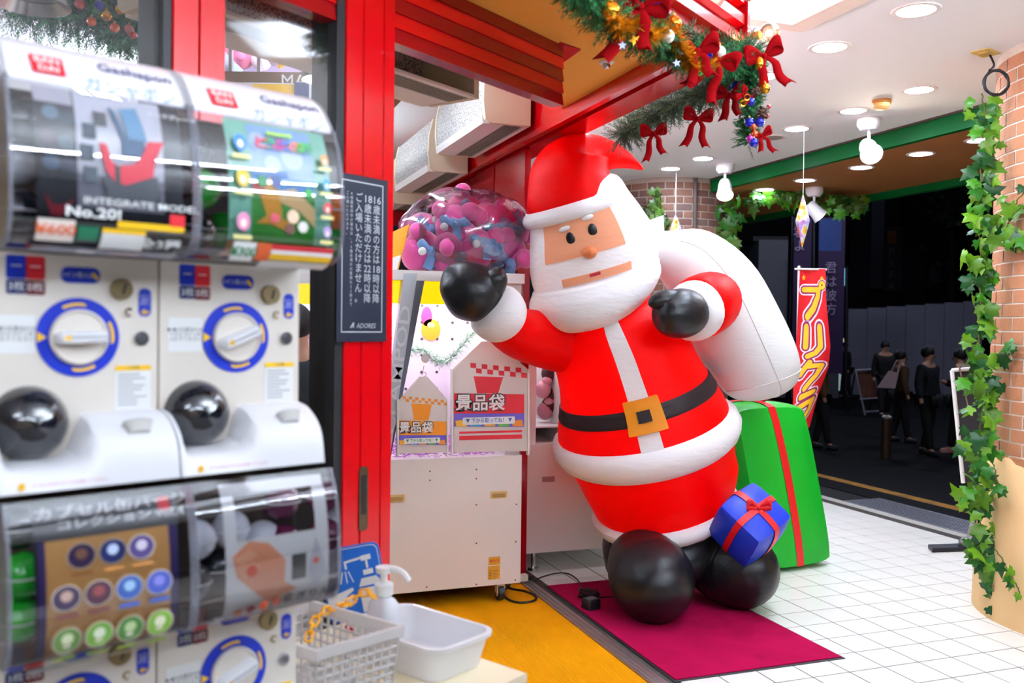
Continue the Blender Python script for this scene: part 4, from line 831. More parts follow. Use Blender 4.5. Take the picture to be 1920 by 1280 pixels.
for a in ((0, 0, 1, 0.075), (0, 0.075, 0.11, 0.36), (0.87, 0.075, 1, 0.36), (0, 0.36, 1, 1.0)): c.rect(*a, LWH)
c.poly([(0.06, 0.45), (0.22, 0.37), (0.40, 0.40), (0.56, 0.52), (0.55, 0.66), (0.68, 0.72), (0.40, 0.78), (0.22, 0.66), (0.10, 0.58)], flat('e7a37e')); c.poly([(0.08, 0.47), (0.22, 0.42), (0.30, 0.46), (0.14, 0.51)], flat('f0b894')); c.poly([(0.10, 0.53), (0.24, 0.49), (0.32, 0.54), (0.16, 0.60)], flat('efb28c')); c.disc(0.235, 0.555, 0.05, flat('e2502a'))
c.rect(0.62, 0.50, 0.76, 0.66, flat('26282e')); c.poly([(0.78, 0.62), (0.86, 0.40), (0.99, 0.66), (0.84, 0.72)], flat('d2d2d8')); c.disc(0.86, 0.56, 0.03, flat('e2502a'))
for i, k in enumerate(('e08a5c', '9a3038', 'e0603c', 'e06a50', '5a4a44')): c.disc(0.13 + 0.115 * i, 0.815 - 0.012 * i, 0.042, flat(k)); 
c.text('おにぎりん具', 0.78, 0.775, 0.062, INK, 0.01)
c.rect(0.04, 0.90, 0.55, 0.925, YEL); c.rect(0.6, 0.87, 0.92, 0.885, flat('d0b8b8')); c.rect(0.06, 0.86, 0.5, 0.872, flat('e0a0a8'))
# capsules lying in the bins
CAPM = [mat('capsule_' + n, n, 0.12, var=0.05, coat=0.6) for n in ('1fae2c', '20242c', 'e87a1c', 'dfe2ea', '6a2348')]
def capsule(unit, x, y, z, m, label, r=0.036):
    M = MW[unit]; p = M @ V((x, y, z)); t = thing('toy_capsule', label, 'capsule', p - V((0, 0, r)), group='toy capsules in the machines')
    B().ell((0, 0, r), r, 18, 12).build('shell', m, t); b = B(); b.tube([V((r * 1.005 * math.cos(a), r * 1.005 * math.sin(a), r)) for a in [2 * math.pi * i / 24 for i in range(24)]], 0.0015, 5, closed=True); b.build('seam', LWH, t)
for un, lst in (((0, 0), ((0.045, -0.05, 0.05, 1), (0.045, -0.02, 0.13, 3), (0.05, -0.06, 0.19, 1), (0.12, 0.06, 0.06, 1), (0.2, 0.05, 0.06, 1), (0.24, 0.02, 0.14, 4))),
                ((1, 0), ((0.043, -0.075, 0.115, 0), (0.045, -0.045, 0.045, 1), (0.05, -0.02, 0.19, 1), (0.24, -0.08, 0.10, 2), (0.15, 0.07, 0.06, 0))),
                ((0, 1), ((0.045, -0.07, 0.12, 0), (0.045, -0.04, 0.19, 1), (0.12, 0.04, 0.06, 1), (0.045, -0.05, 0.045, 0))),
                ((1, 1), ((0.045, -0.06, 0.13, 3), (0.13, -0.02, 0.13, 3), (0.20, -0.01, 0.10, 3), (0.045, -0.04, 0.05, 1), (0.12, 0.02, 0.05, 1), (0.235, -0.02, 0.17, 4), (0.235, -0.03, 0.09, 4)))):
    nm = {(0, 0): 'chevron card', (1, 0): 'meadow card', (0, 1): 'badge card', (1, 1): 'ring card'}[un]
    for x, y, z, k in lst: capsule(units[un], x, y, z + 0.008, CAPM[k], '%s toy capsule in the bin of the %s machine' % (('green', 'black', 'orange', 'white', 'plum')[k], nm))
# ================================================================== CRANE GAMES, AIR CURTAINS, PLUSH, PRIZE BAGS
CABW = mat('cabinet_white', 'ece6e2', 0.42, var=0.03, vscale=3); CABG = mat('cabinet_grey', 'b9bcc2', 0.4, 0.2, var=0.04); SCREW = mat('screw', '6a6668', 0.4, 0.8)
PEG = mat('pegboard', 'e6def0', 0.5, var=0.03); CABL = emis('cabinet_tube', 'f2ecff', CABINET * 4); PURP = mat('purple_shred', 'b23cc0', 0.3, var=0.5, vscale=60)
def casters(t, pts, r=0.045):
    for x, y in pts:
        b = B(); b.cyl((x - 0.016, y, r), (x + 0.016, y, r), r, n=18); w_ = b.build('caster', BLACK, t); b = B(); b.cyl((x - 0.018, y, r), (x + 0.018, y, r), r * 0.5, n=12); b.bb((x - 0.022, y - 0.02, r), (x + 0.022, y + 0.02, 0.098)); b.build('fork', CREAMP, w_)
FY = 1.27; m1x0, m1x1 = -2.88, -2.06
zt = lambda px, py: ony(px, py, FY).z
zb, z1, z2 = 0.10, zt(850, 858), zt(850, 516)
cm = thing('crane_game', 'white crane game cabinet with yellow lit band and purple shreds beside the red post', 'crane game', ((m1x0 + m1x1) / 2, FY + 0.40, 0))
def W(name, b, m, par=None, **k): return b.build(name, m, par or cm, world=True, smooth=False, **k)
W('base', B().bb((m1x0, FY, zb), (m1x1, FY + 0.8, z1)), CABW)
W('plinth', B().bb((m1x0 + .04, FY + .04, 0.085), (m1x1 - .04, FY + .76, zb)), BLACK)
casters(cm, [(0.30, -0.36), (-0.36, -0.36), (0.34, 0.32), (-0.36, 0.32)])
for px, py in ((724, 886), (724, 903), (806, 883), (806, 900), (893, 880), (893, 897), (893, 946), (893, 1018), (968, 945), (967, 1015), (966, 1087), (893, 1095), (800, 1100)):
    p = ony(px, py, FY); b = B(); b.cyl(p, p + V((0, -0.003, 0)), 0.0045, n=8); W('screw', b, SCREW)
HN = mat('handle_tan', 'd9b878', 0.5)
for px, py in ((742, 934), (935, 927)):
    p = ony(px, py, FY); b = B(); b.prism([p + V((x, -0.004, z)) for x, z in rrect(0.10, 0.04, 0.008)], (0, 0.004, 0)); h = W('pull', b, HN); b = B(); b.prism([p + V((x, -0.0055, z - 0.004)) for x, z in rrect(0.078, 0.022, 0.006)], (0, 0.001, 0)); W('recess', b, mat('pull_recess', 'a8874c', 0.6), h)
OST = mat('old_sticker', 'd79a2c', 0.5, var=0.2, vscale=30)
p = ony(927, 1051, FY); M_ = pm(p.x, p.z, p.y); b = B(); plate(b, M_, -0.035, -0.023, 0.035, 0.023, 0.001); o = W('maker_sticker', b, OST); text('lettering', 'MARON', 0.022, LRED, o, M_, 0.0016, bold=0.008, fit=0.056, world=True, shear=0.2)
p = ony(926, 1073, FY); M_ = pm(p.x, p.z, p.y); b = B(); plate(b, M_, -0.036, -0.038, 0.036, 0.038, 0.001); o = W('rating_plate', b, OST)
b = B()
for i in range(6): plate(b, M_, -0.030, 0.012 - i * 0.009, -0.012, 0.015 - i * 0.009, 0.0016); plate(b, M_, -0.006, 0.012 - i * 0.009, 0.024 - 0.006 * (i % 3), 0.014 - i * 0.009, 0.0016)
W('small_print', b, mat('print_brown', '6b4a1c', 0.6), o)
# cabinet: right wall, back pegboard, roof box, platform, glass
W('side_wall', B().bb((m1x1 - 0.09, FY + 0.04, z1), (m1x1, FY + 0.8, z2)), CABW)
back = W('back_panel', B().bb((m1x0, FY + 0.76, z1), (m1x1 - 0.09, FY + 0.8, z2)), PEG)
W('left_panel', B().bb((m1x0, FY + 0.1, z1), (m1x0 + 0.02, FY + 0.76, z2)), PEG)
for i in range(7):
    for j in range(8):
        x = m1x0 + 0.12 + i * 0.10; z = z1 + 0.12 + j * 0.105
        if z < z2 - 0.12: b = B(); b.cyl((x, FY + 0.7605, z), (x, FY + 0.756, z), 0.009, n=10); W('peg_hole', b, SCREW, back)
W('roof', B().bb((m1x0, FY - 0.01, z2 - 0.035), (m1x1, FY + 0.8, z2 + 0.02)), CABW)
W('lit_band', B().bb((m1x0 + 0.02, FY + 0.05, z2 - 0.16), (m1x1 - 0.10, FY + 0.075, z2 - 0.035)), mat('yellow_band', 'ffd400', 0.4, emit='ffcf00', es=0.9))
W('lamp', B().bb((m1x0 + 0.06, FY + 0.10, z2 - 0.075), (m1x1 - 0.14, FY + 0.16, z2 - 0.05)), CABL)
W('lamp', B().bb((m1x0 + 0.06, FY + 0.60, z2 - 0.075), (m1x1 - 0.14, FY + 0.66, z2 - 0.05)), CABL)
W('glass', B().bb((m1x0 + 0.01, FY + 0.008, z1), (m1x1 - 0.002, FY + 0.016, z2 - 0.035)), GLASS)
sh = B(); random.seed(3)
for i in range(1500):
    x, y = random.uniform(m1x0 + .03, m1x1 - .1), random.uniform(FY + 0.03, FY + 0.75); a = random.uniform(0, 6.28); l = random.uniform(.02, .05); h = z1 + random.uniform(0, .035)
    d = V((math.cos(a), math.sin(a), random.uniform(-.3, .5))) * l; w_ = V((-math.sin(a), math.cos(a), 0.5)) * 0.005; p = V((x, y, h)); sh.add([p, p + w_, p + d + w_, p + d], [(0, 1, 2, 3)])
W('paper_shreds', sh, PURP, kind='stuff')
# slanted front pillar with lettering
pa, pb2 = [ony(717, 862, FY - 0.012), ony(730, 862, FY - 0.012)], [ony(757, 512, FY - 0.012), ony(783, 512, FY - 0.012)]
b = B(); b.prism([pa[0], pa[1], pb2[1], pb2[0]], (0, 0.06, 0)); pil = W('pillar', b, CABG)
b = B(); b.prism([pa[1] + V((0.001, 0.004, 0)), pa[1] + V((0.006, 0.004, 0)), pb2[1] + V((0.042, 0.004, -0.03)), pb2[1] + V((0.001, 0.004, 0))], (0, 0.05, 0)); W('pillar_edge', b, mat('pillar_dark', '55565e', 0.4, 0.3), pil)
mid = (pa[0] + pa[1] + pb2[0] + pb2[1]) / 4; d = ((pb2[0] + pb2[1]) - (pa[0] + pa[1])).normalized(); M_ = frm(mid - d * 0.02, d, V((-d.z, 0, d.x))); text('lettering', 'CLAMPOD', 0.085, mat('emboss', 'd7d9de', 0.35, 0.2), pil, M_, 0.0012, fit=0.70, bold=0.01, world=True)
# decorations inside: round stickers on the back panel
for px, py, rx, rz_, k, nm in ((800, 593, .035, .062, 'e84a8c', 'pink'), (808, 618, .062, .068, 'f0a82c', 'orange')):
    p = ony(px, py, FY + 0.752); b = B(); b.prism([p + V((rx * math.cos(a), 0, rz_ * math.sin(a))) for a in [2 * math.pi * i / 28 for i in range(28)]], (0, -0.002, 0)); o = W('round_sticker', b, flat(k), back)
    if nm == 'orange': b = B(); b.prism([p + V((0.024 * math.cos(a), -0.003, 0.03 + 0.018 * math.sin(a))) for a in [2 * math.pi * i / 20 for i in range(20)]], (0, 0.0005, 0)); W('shine', b, flat('f8e08c'), o) if False else W('shine', b, flat('f8e08c'), back)
# tinsel garland inside
def tinsel(name, pts, r, n, cols, label, seed=1, parent=None):
    random.seed(seed); C = cr(pts, 10); bs = [B() for _ in cols]
    for i in range(n):
        t = random.random() * (len(C) - 1.001); k = int(t); p = C[k].lerp(C[k + 1], t - k); d = V((random.gauss(0, 1), random.gauss(0, 1), random.gauss(0, 1))).normalized(); l = r * random.uniform(.5, 1); w_ = d.orthogonal().normalized() * 0.0022
        bs[random.randrange(len(cols))].add([p - w_, p + w_, p + d * l + w_ * .3, p + d * l - w_ * .3], [(0, 1, 2, 3)])
    t = thing(name, label, 'garland', C[len(C) // 2])
    b = B(); b.tube(C, 0.003, 5); b.build('cord', cols[0], t, world=True)
    for bb2, m in zip(bs, cols): bb2.build('tinsel', m, t, world=True, smooth=False, kind='stuff')
    return t
GTI = mat('tinsel_green', '2f9a6a', 0.3, 0.3); WTI = mat('tinsel_white', 'e8f2f4', 0.3, 0.2)
tinsel('tinsel_garland', [ony(758, 660, FY + .35), ony(790, 655, FY + .4), ony(830, 680, FY + .4), ony(868, 645, FY + .42), ony(905, 605, FY + .45)], 0.06, 1600, [GTI, WTI, WTI], 'white and green tinsel garland hanging inside the crane game')
# prize bag bundles hung on the glass
PLA = mat('bag_plastic', 'efe9e2', 0.3, var=0.04, transl=0.35, bump=0.3, bscale=8); ACR = clear('acrylic', 'f6f6fa', 0.3); BRD_ = flat('d21f2e'); BOR = flat('f0921c')
def prize_bag(label, pts, colr, dots, card, capt, y, par_name='prize_bag'):
    Q = lambda px, py, o=0.0: ony(px, py, y - o)
    ctr = Q((pts[0][0] + pts[3][0]) / 2, pts[3][1]); t = thing(par_name, label, 'prize bags', ctr)
    b = B(); b.prism([Q(*p) for p in pts], (0, 0.022, 0)); b.build('bags', PLA, t, world=True, smooth=False)
    x0, y0, x1, y1 = card
    # check band
    n = dots[4]
    for i in range(n):
        for j in range(2):
            if (i + j) % 2 == 0:
                a0 = dots[0] + (dots[2] - dots[0]) * i / n; a1 = dots[0] + (dots[2] - dots[0]) * (i + 1) / n; c0 = dots[1] + (dots[3] - dots[1]) * j / 2; c1 = dots[1] + (dots[3] - dots[1]) * (j + 1) / 2; sl = 0.10
                f = lambda px, py: Q(px, py + (px - dots[0]) * sl, 0.0015)
                b = B(); b.quad(f(a0, c0), f(a1, c0), f(a1, c1), f(a0, c1)); b.build('check', colr, t, world=True, smooth=False)
    cxm = (x0 + x1) / 2; b = B(); b.quad(Q(cxm - (x1 - x0) * .22, y0 - 32, .0015), Q(cxm + (x1 - x0) * .20, y0 - 30, .0015), Q(cxm + (x1 - x0) * .13, y0, .0015), Q(cxm - (x1 - x0) * .17, y0, .0015)); b.build('printed_mark', colr, t, world=True, smooth=False)
    yc = y0 + (y1 - y0) * 0.60
    b = B(); b.quad(Q(x0, y0, .004), Q(x1, y0 + 2, .004), Q(x1, y1, .004), Q(x0, y1 - 1, .004)); cd_ = b.build('card', colr, t, world=True, smooth=False)
    b = B(); b.quad(Q(x0, yc, .0045), Q(x1, yc, .0045), Q(x1, y1, .0045), Q(x0, y1 - 1, .0045)); b.build('card_foot', flat('6a5ac0'), cd_, world=True, smooth=False)
    for i, k in enumerate(('f0b02c', '3c9ad8', 'd8a03c', '5cb04c', 'e0862c')):
        a = x0 + (x1 - x0) * (i + .1) / 5; b = B(); b.quad(Q(a, yc + (y1 - yc) * .55, .0049), Q(a + (x1 - x0) * .15, yc + (y1 - yc) * .45, .0049), Q(a + (x1 - x0) * .17, y1 - 1, .0049), Q(a + 2, y1 - 1, .0049)); b.build('card_stripe', flat(k), cd_, world=True, smooth=False)
    w3 = (x1 - x0) * 0.235
    for i, ch in enumerate('景品袋'):
        p = Q(x0 + (x1 - x0) * 0.14 + i * w3, y0 + (yc - y0) * 0.52, .005); sz = (Q(x0 + w3, y0) - Q(x0, y0)).length
        text('lettering', ch, sz * 1.02, INK, cd_, pm(p.x, p.z, p.y), 0.0002, bold=0.07, world=True); text('lettering', ch, sz * 1.0, LWH, cd_, pm(p.x, p.z, p.y), 0.0012, bold=0.022, world=True)
    p = Q(cxm, (yc + y1) / 2 + 1, .0055); wd = (Q(x1, y0) - Q(x0, y0)).length; hh = (Q(x0, y0) - Q(x0, y1)).length * 0.22
    b = B(); b.prism([V((p.x + a, p.y, p.z + c_)) for a, c_ in rrect(wd * 0.74, hh, hh * 0.2)], (0, 0.0004, 0)); pl_ = b.build('caption_plate', LWH, cd_, world=True, smooth=False)
    text('lettering', '▼ ' + capt + ' ▼', hh * 0.7, flat('1c62b4') if colr is BRD_ else flat('2c8a4c'), cd_, pm(p.x, p.z, p.y), 0.001, fit=wd * 0.66, bold=0.015, world=True)
    # printed stripes under the card and the clear holder
    for a, c_ in ((y1 + 6, y1 + 10), (y1 + 14, y1 + 22)):
        if colr is BRD_: b = B(); b.quad(Q(x0 + 10, a + 3, .0015), Q(x1 - 4, a, .0015), Q(x1 - 4, c_, .0015), Q(x0 + 10, c_ + 3, .0015)); b.build('stripe', colr, t, world=True, smooth=False)
    for sx, ex in ((pts[5][0] - 3, pts[5][0]), (pts[2][0], pts[2][0] + 3)):
        b = B(); b.prism([Q(sx, pts[2][1], .008), Q(ex, pts[2][1], .008), Q(ex, pts[3][1] + 8, .008), Q(sx, pts[3][1] + 8, .008)], (0, 0.03, 0)); b.build('holder_rail', mat('holder_white', 'eeeae4', 0.4), t, world=True, smooth=False)
    p = Q((pts[0][0] + pts[1][0]) / 2, pts[0][1]); b = B(); b.tube([p + V((0.012 * math.cos(a), -0.004, 0.014 + 0.012 * math.sin(a))) for a in [R(-100 + 30 * i) for i in range(11)]] + [p + V((0.0, -0.004, 0.06))], 0.0018, 6); b.build('hook', STEEL, t, world=True)
    return t
prize_bag('large bundle of plastic prize bags with red card on the crane game glass', [(903, 640), (928, 640), (990, 692), (994, 845), (852, 848), (850, 690)], BRD_, (882, 680, 988, 698, 10), (851, 737, 983, 800), '下から取ってね！', FY - 0.028)
prize_bag('small bundle of plastic prize bags with orange card on the crane game glass', [(787, 706), (802, 706), (838, 748), (842, 848), (747, 850), (748, 752)], BOR, (755, 742, 838, 752, 14), (746, 788, 837, 834), '下から取ってね！', FY - 0.028)
p = ony(797, 672, FY - 0.006); b = B(); b.lathe([(0.0, 0.0), (0.02, 0.001), (0.024, 0.006), (0.008, 0.012), (0.0, 0.014)], p, (0, -1, 0), 16, cap=False); tag(b.build('suction_cup', mat('suction', 'e8e0dc', 0.2, trans=0.5)), 'clear suction cup on the crane game glass above the small prize bags', 'suction cup')
# ---- plush toys in a clear bag on the roof
PK = mat('plush_pink', 'e0559c', 0.9, var=0.08, vscale=12, sheen=0.6, bump=0.3, bscale=220); PBL = mat('plush_blue', '6f93c4', 0.9, var=0.1, vscale=14, sheen=0.6, bump=0.5, bscale=160); PWH = mat('plush_white', 'f0ecec', 0.9, sheen=0.4)
def plush(label):
    t = thing('plush_toy', label, 'plush toy', (0, 0, 0), group='pink plush toys in the clear bag')
    B().ell((0, 0, 0), (0.072, 0.066, 0.085), 20, 12).build('body', PK, t)
    B().ell((0.055, -0.03, 0.070), (0.040, 0.038, 0.036), 14, 8).build('arm', PK, t); B().ell((-0.06, -0.02, 0.052), (0.036, 0.034, 0.036), 14, 8).build('arm', PK, t)
    b = B(); b.tube(cr([V((-0.05, -0.052, 0.02)), V((0.0, -0.074, 0.012)), V((0.05, -0.056, 0.022)), V((0.07, -0.04, -0.03))], 4), [0.012 + 0.010 * math.sin(i * 1.1) ** 2 for i in range(13)], 8); b.build('scarf', PBL, t)
    b = B(); b.prism([V((x, -0.070, z)) for x, z in ((0.0, 0.01), (0.034, 0.0), (0.046, -0.05), (0.010, -0.058))], (0, -0.010, 0)); b.build('scarf_tail', PBL, t)
    B().ell((-0.03, -0.082, -0.01), 0.016, 10, 8).build('pompom', PWH, t); return t
pl = plush('pink plush toy with blue scarf bundled in the clear bag'); first = True
rz0 = z2 + 0.02
for px, py, dy, e in ((788, 470, 0.16, (0.2, 0.5, 0.3)), (838, 478, 0.12, (0.3, -0.4, 0.9)), (893, 468, 0.10, (-0.2, 0.3, 0.0)), (950, 478, 0.13, (0.4, 1.0, -0.4)), (960, 428, 0.24, (0.3, 2.9, 0.5)), (850, 424, 0.16, (0.1, 0.2, -0.3)), (910, 418, 0.18, (0.5, -0.3, 0.4)), (798, 436, 0.30, (0.3, 2.6, 0.2)), (868, 396, 0.30, (0.2, 0.6, 0.3)), (880, 450, 0.36, (0, 2, 0))):
    o = pl if first else dup(pl, (0, 0, 0), 0); first = False; p = ony(px, py, FY + dy); p.z = max(p.z, rz0 + 0.11); o.location = p; o.rotation_euler = e; o.scale = (1.45,) * 3
fb_ = B(); random.seed(11); n, m_ = 40, 22; c0 = ony(873, 448, FY + 0.20); hw_ = (ony(990, 448, FY + .2) - ony(757, 448, FY + .2)).length / 2; hh = (ony(873, 366, FY + .2).z - rz0) / 2 + 0.01; c0.z = rz0 + hh; rs = []
for i in range(m_ + 1):
    ph = -math.pi / 2 + math.pi * (0.01 + 0.98 * i / m_); ring = []
    for j in range(n):
        a = 2 * math.pi * j / n; k_ = 1 + 0.05 * math.sin(3 * a + 2 * ph) + 0.035 * math.sin(7 * a - 5 * ph) + random.uniform(-.018, .018); cp = abs(math.cos(ph)) ** 0.7
        ring.append(c0 + V((hw_ * cp * math.cos(a) * k_, 0.27 * cp * math.sin(a) * k_, hh * math.copysign(abs(math.sin(ph)) ** 0.85, math.sin(ph)) * (k_ if ph > 0 else 1))))
    rs.append(ring)
fb_.rings(rs)
FILM = clear('plastic_film', 'ffffff', 0.45, 0.12)
nt = FILM.node_tree; nz = nt.nodes.new('ShaderNodeTexNoise'); nz.inputs['Scale'].default_value = 14; bp = nt.nodes.new('ShaderNodeBump'); bp.inputs['Strength'].default_value = 0.9; bp.inputs['Distance'].default_value = 0.02; nt.links.new(nz.outputs['Fac'], bp.inputs['Height'])
for nd in nt.nodes:
    if nd.bl_idname in ('ShaderNodeBsdfGlossy', 'ShaderNodeFresnel'): nt.links.new(bp.outputs[0], nd.inputs['Normal'])
tag(fb_.build('plastic_bag', FILM), 'clear plastic bag full of pink plush toys on the crane game roof', 'plastic bag')
# tilted yellow promo board on the roof
pts = [ony(722, 517, FY + 0.05), ony(744, 516, FY + 0.05), ony(768, 420, FY + 0.12), ony(724, 440, FY + 0.12)]
b = B(); b.prism(pts, fwd * 0.006); bo = tag(b.build('promo_board', flat('eda41c'), smooth=False), 'yellow tilted promotion board on the crane game roof beside the red post', 'board')
b = B(); pts = [ony(724, 514, FY + 0.045), ony(742, 513, FY + 0.045), ony(752, 478, FY + 0.072), ony(726, 486, FY + 0.072)]; b.prism(pts, fwd * 0.002); b.build('board_print', LWH, bo, smooth=False, world=True)
# ---- second crane game, outside
c2 = thing('crane_game', 'white crane game behind the inflatable santa with a narrow window', 'crane game', (-1.40, 2.15, 0)); FY2 = 1.76
def W2(name, b, m, par=None, **k): return b.build(name, m, par or c2, world=True, smooth=False, **k)
z21 = ony(1010, 832, FY2).z
W2('base', B().bb((-1.845, FY2, 0.13), (-0.95, FY2 + 0.75, z21)), CABW)
W2('cabinet', B().bb((-1.845, FY2 + 0.02, z21), (ony(1008, 700, FY2).x, FY2 + 0.75, 1.60)), CABW); W2('cabinet', B().bb((ony(1062, 700, FY2).x, FY2 + 0.02, z21), (-0.95, FY2 + 0.75, 1.60)), CABW)
W2('back', B().bb((ony(1008, 700, FY2).x, FY2 + 0.7, z21), (ony(1062, 700, FY2).x, FY2 + 0.75, 1.60)), mat('dark_plum', '3a0f22', 0.3, coat=0.5)); W2('roof', B().bb((-1.845, FY2 + 0.02, 1.60), (-0.95, FY2 + 0.75, 1.64)), CABW)
W2('window', B().bb((ony(1008, 700, FY2).x, FY2 + 0.022, z21), (ony(1062, 700, FY2).x, FY2 + 0.03, 1.60)), GLASS)
p = ony(1028, 898, FY2); W2('pull', B().bb(p + V((-0.042, -0.004, -0.017)), p + V((0.042, 0.002, 0.017))), mat('pull_steel', 'a8a4a0', 0.4, 0.6))
for x in (-1.76, -1.03):
    for y in (FY2 + 0.08, FY2 + 0.67): b = B(); b.cyl((x, y, 0), (x, y, 0.02), 0.035, n=14); b.cyl((x, y, 0.02), (x, y, 0.13), 0.014, n=10); W2('foot', b, STEEL)
for px, py, k in ((1018, 730, 'e8a8b8'), (1030, 700, '2c1c28'), (1022, 770, 'c08090'), (1040, 742, '5a1422'), (1030, 760, '2a1420')):
    p = ony(px, py, FY2 + 0.25); t = thing('plush_toy', {'e8a8b8': 'pale pink plush toy in the narrow crane game window', '2c1c28': 'black plush toy in the narrow crane game window', 'c08090': 'dusty pink plush toy in the narrow crane game window', '5a1422': 'maroon plush toy in the narrow crane game window', '2a1420': 'dark plum plush toy in the narrow crane game window'}[k], 'plush toy', p)
    B().ell((0, 0, 0), (0.055, 0.05, 0.06), 14, 8).build('body', flat(k), t); B().ell((0.02, -0.02, 0.06), (0.035, 0.03, 0.03), 12, 8).build('head', flat(k), t)
b = B(); W2('inner_lamp', B().bb((ony(1010, 700, FY2).x, FY2 + 0.3, 1.57), (ony(1060, 700, FY2).x, FY2 + 0.4, 1.59)), CABL)
W2('prize_shelf', B().bb((ony(1008, 700, FY2).x, FY2 + 0.04, ony(1030, 800, FY2).z - 0.01), (ony(1062, 700, FY2).x, FY2 + 0.7, ony(1030, 800, FY2).z)), LWH)
# ---- air curtains
ACB = mat('ac_beige', 'dccdb0', 0.5, var=0.03); ACW = mat('ac_white', 'ece6de', 0.4, var=0.02)
GRL = bpy.data.materials.new('ac_grille'); GRL.use_nodes = True; nt = GRL.node_tree; b_ = nt.nodes['Principled BSDF']; tcx = nt.nodes.new('ShaderNodeTexCoord'); vo = nt.nodes.new('ShaderNodeTexVoronoi'); vo.inputs['Scale'].default_value = 95; rp = nt.nodes.new('ShaderNodeValToRGB'); rp.color_ramp.elements[0].position = 0.25; rp.color_ramp.elements[0].color = lin('4c4a4a'); rp.color_ramp.elements[1].position = 0.5; rp.color_ramp.elements[1].color = lin('b7b2aa'); nt.links.new(tcx.outputs['Object'], vo.inputs['Vector']); nt.links.new(vo.outputs['Distance'], rp.inputs[0]); nt.links.new(rp.outputs[0], b_.inputs['Base Color']); b_.inputs['Roughness'].default_value = 0.5
def air_curtain(label, loc, rz, L, zbot, dep=0.30, h=0.36):   # local x along length, front faces -y
    t = thing('air_curtain', label, 'air curtain', loc, rz)
    fp = [(-dep + 0.03, 0.0), (-dep, 0.02), (-dep - 0.012, 0.12), (-dep - 0.008, 0.24), (-dep + 0.02, h)]
    def prof(o): return [V((0, y + o, z)) for y, z in fp]
    for x0, x1 in ((0, 0.035), (L - 0.035, L)):
        b = B(); b.prism([V((x0, 0, 0)), V((x0, 0, h))] + [V((x0, y, z)) for y, z in reversed(fp)], (x1 - x0, 0, 0)); b.build('end_cap', ACB, t, smooth=False)
    b = B(); b.rings([[V((x, y + 0.006, z)) for x in (0.035, L - 0.035)] for y, z in cr([V((y, z)).to_3d() for y, z in fp], 3) and [(p.x, p.y) for p in cr([V((y, z, 0)) for y, z in fp], 3)]], cap=False, wrap=False); b.build('grille', GRL, t)
    b = B(); b.prism([V((0.03, -dep - 0.006, 0.0)), V((0.03, -dep - 0.014, 0.045)), V((0.03, -dep + 0.01, 0.045)), V((0.03, -dep + 0.01, 0.0))], (L - 0.06, 0, 0)); b.build('front_rail', ACW, t, smooth=False)
    b = B(); b.bb((0.03, -dep + 0.01, 0), (L - 0.03, -0.15, 0.012)); b.bb((0.03, -0.03, 0), (L - 0.03, 0, 0.012)); b.build('bottom', ACW, t, smooth=False)
    b = B(); b.bb((0.03, -0.15, 0.02), (L - 0.03, -0.03, 0.024)); b.build('outlet', mat('vent_dark', '3c3a3a', 0.6), t, smooth=False)
    for k in range(6): B().bb((0.04, -0.145 + k * 0.020, 0.001), (L - 0.04, -0.140 + k * 0.020, 0.016)).build('louver', mat('louver', 'a39a8c', 0.5), t, smooth=False)
    text('rating_label', 'TOSHIBA', 0.03, NAVY, t, Matrix(((1, 0, 0, L * 0.8), (0, -1, 0, -0.21), (0, 0, -1, -0.0)  , (0, 0, 0, 1))), 0.001) if False else None
    b = B(); b.bb((0.035, -0.02, h - 0.01), (L - 0.035, -dep + 0.03, h)); b.build('top', ACB, t, smooth=False)
    return t
# along the header: front faces -X (towards the shop), length along +Y -> local x = -Y ... rotate so local -y is -X
air_curtain('beige air curtain over the folded doors nearest the red shutter box', (-2.02, 2.36, 2.70), R(-90), 1.06, 2.70, 0.27)
air_curtain('beige air curtain over the folded doors in the middle of the header', (-2.02, 3.62, 2.62), R(-90), 1.10, 2.62, 0.27)
air_curtain('beige air curtain over the folded doors next to the back door frame', (-2.02, 4.8, 2.55), R(-90), 1.05, 2.55, 0.27)
q = E0 - NG * 0.42; air_curtain('beige air curtain behind the red shutter box', V((q.x, q.y, 2.55)) - DG * 0.02 + DG * 0.0, math.atan2(DG.y, DG.x) + math.pi, 1.5, 2.55, 0.30)
b = B(); b.prism([V((-2.9, 0.6, 2.74)), V((-2.8, 0.6, 2.74)), V((-2.8, 5, 2.74)), V((-2.9, 5, 2.74))], (0, 0, 0.09)); st(b.build('trim_9', mat('wood_rail', '8a6a45', 0.6, var=0.15), smooth=False))
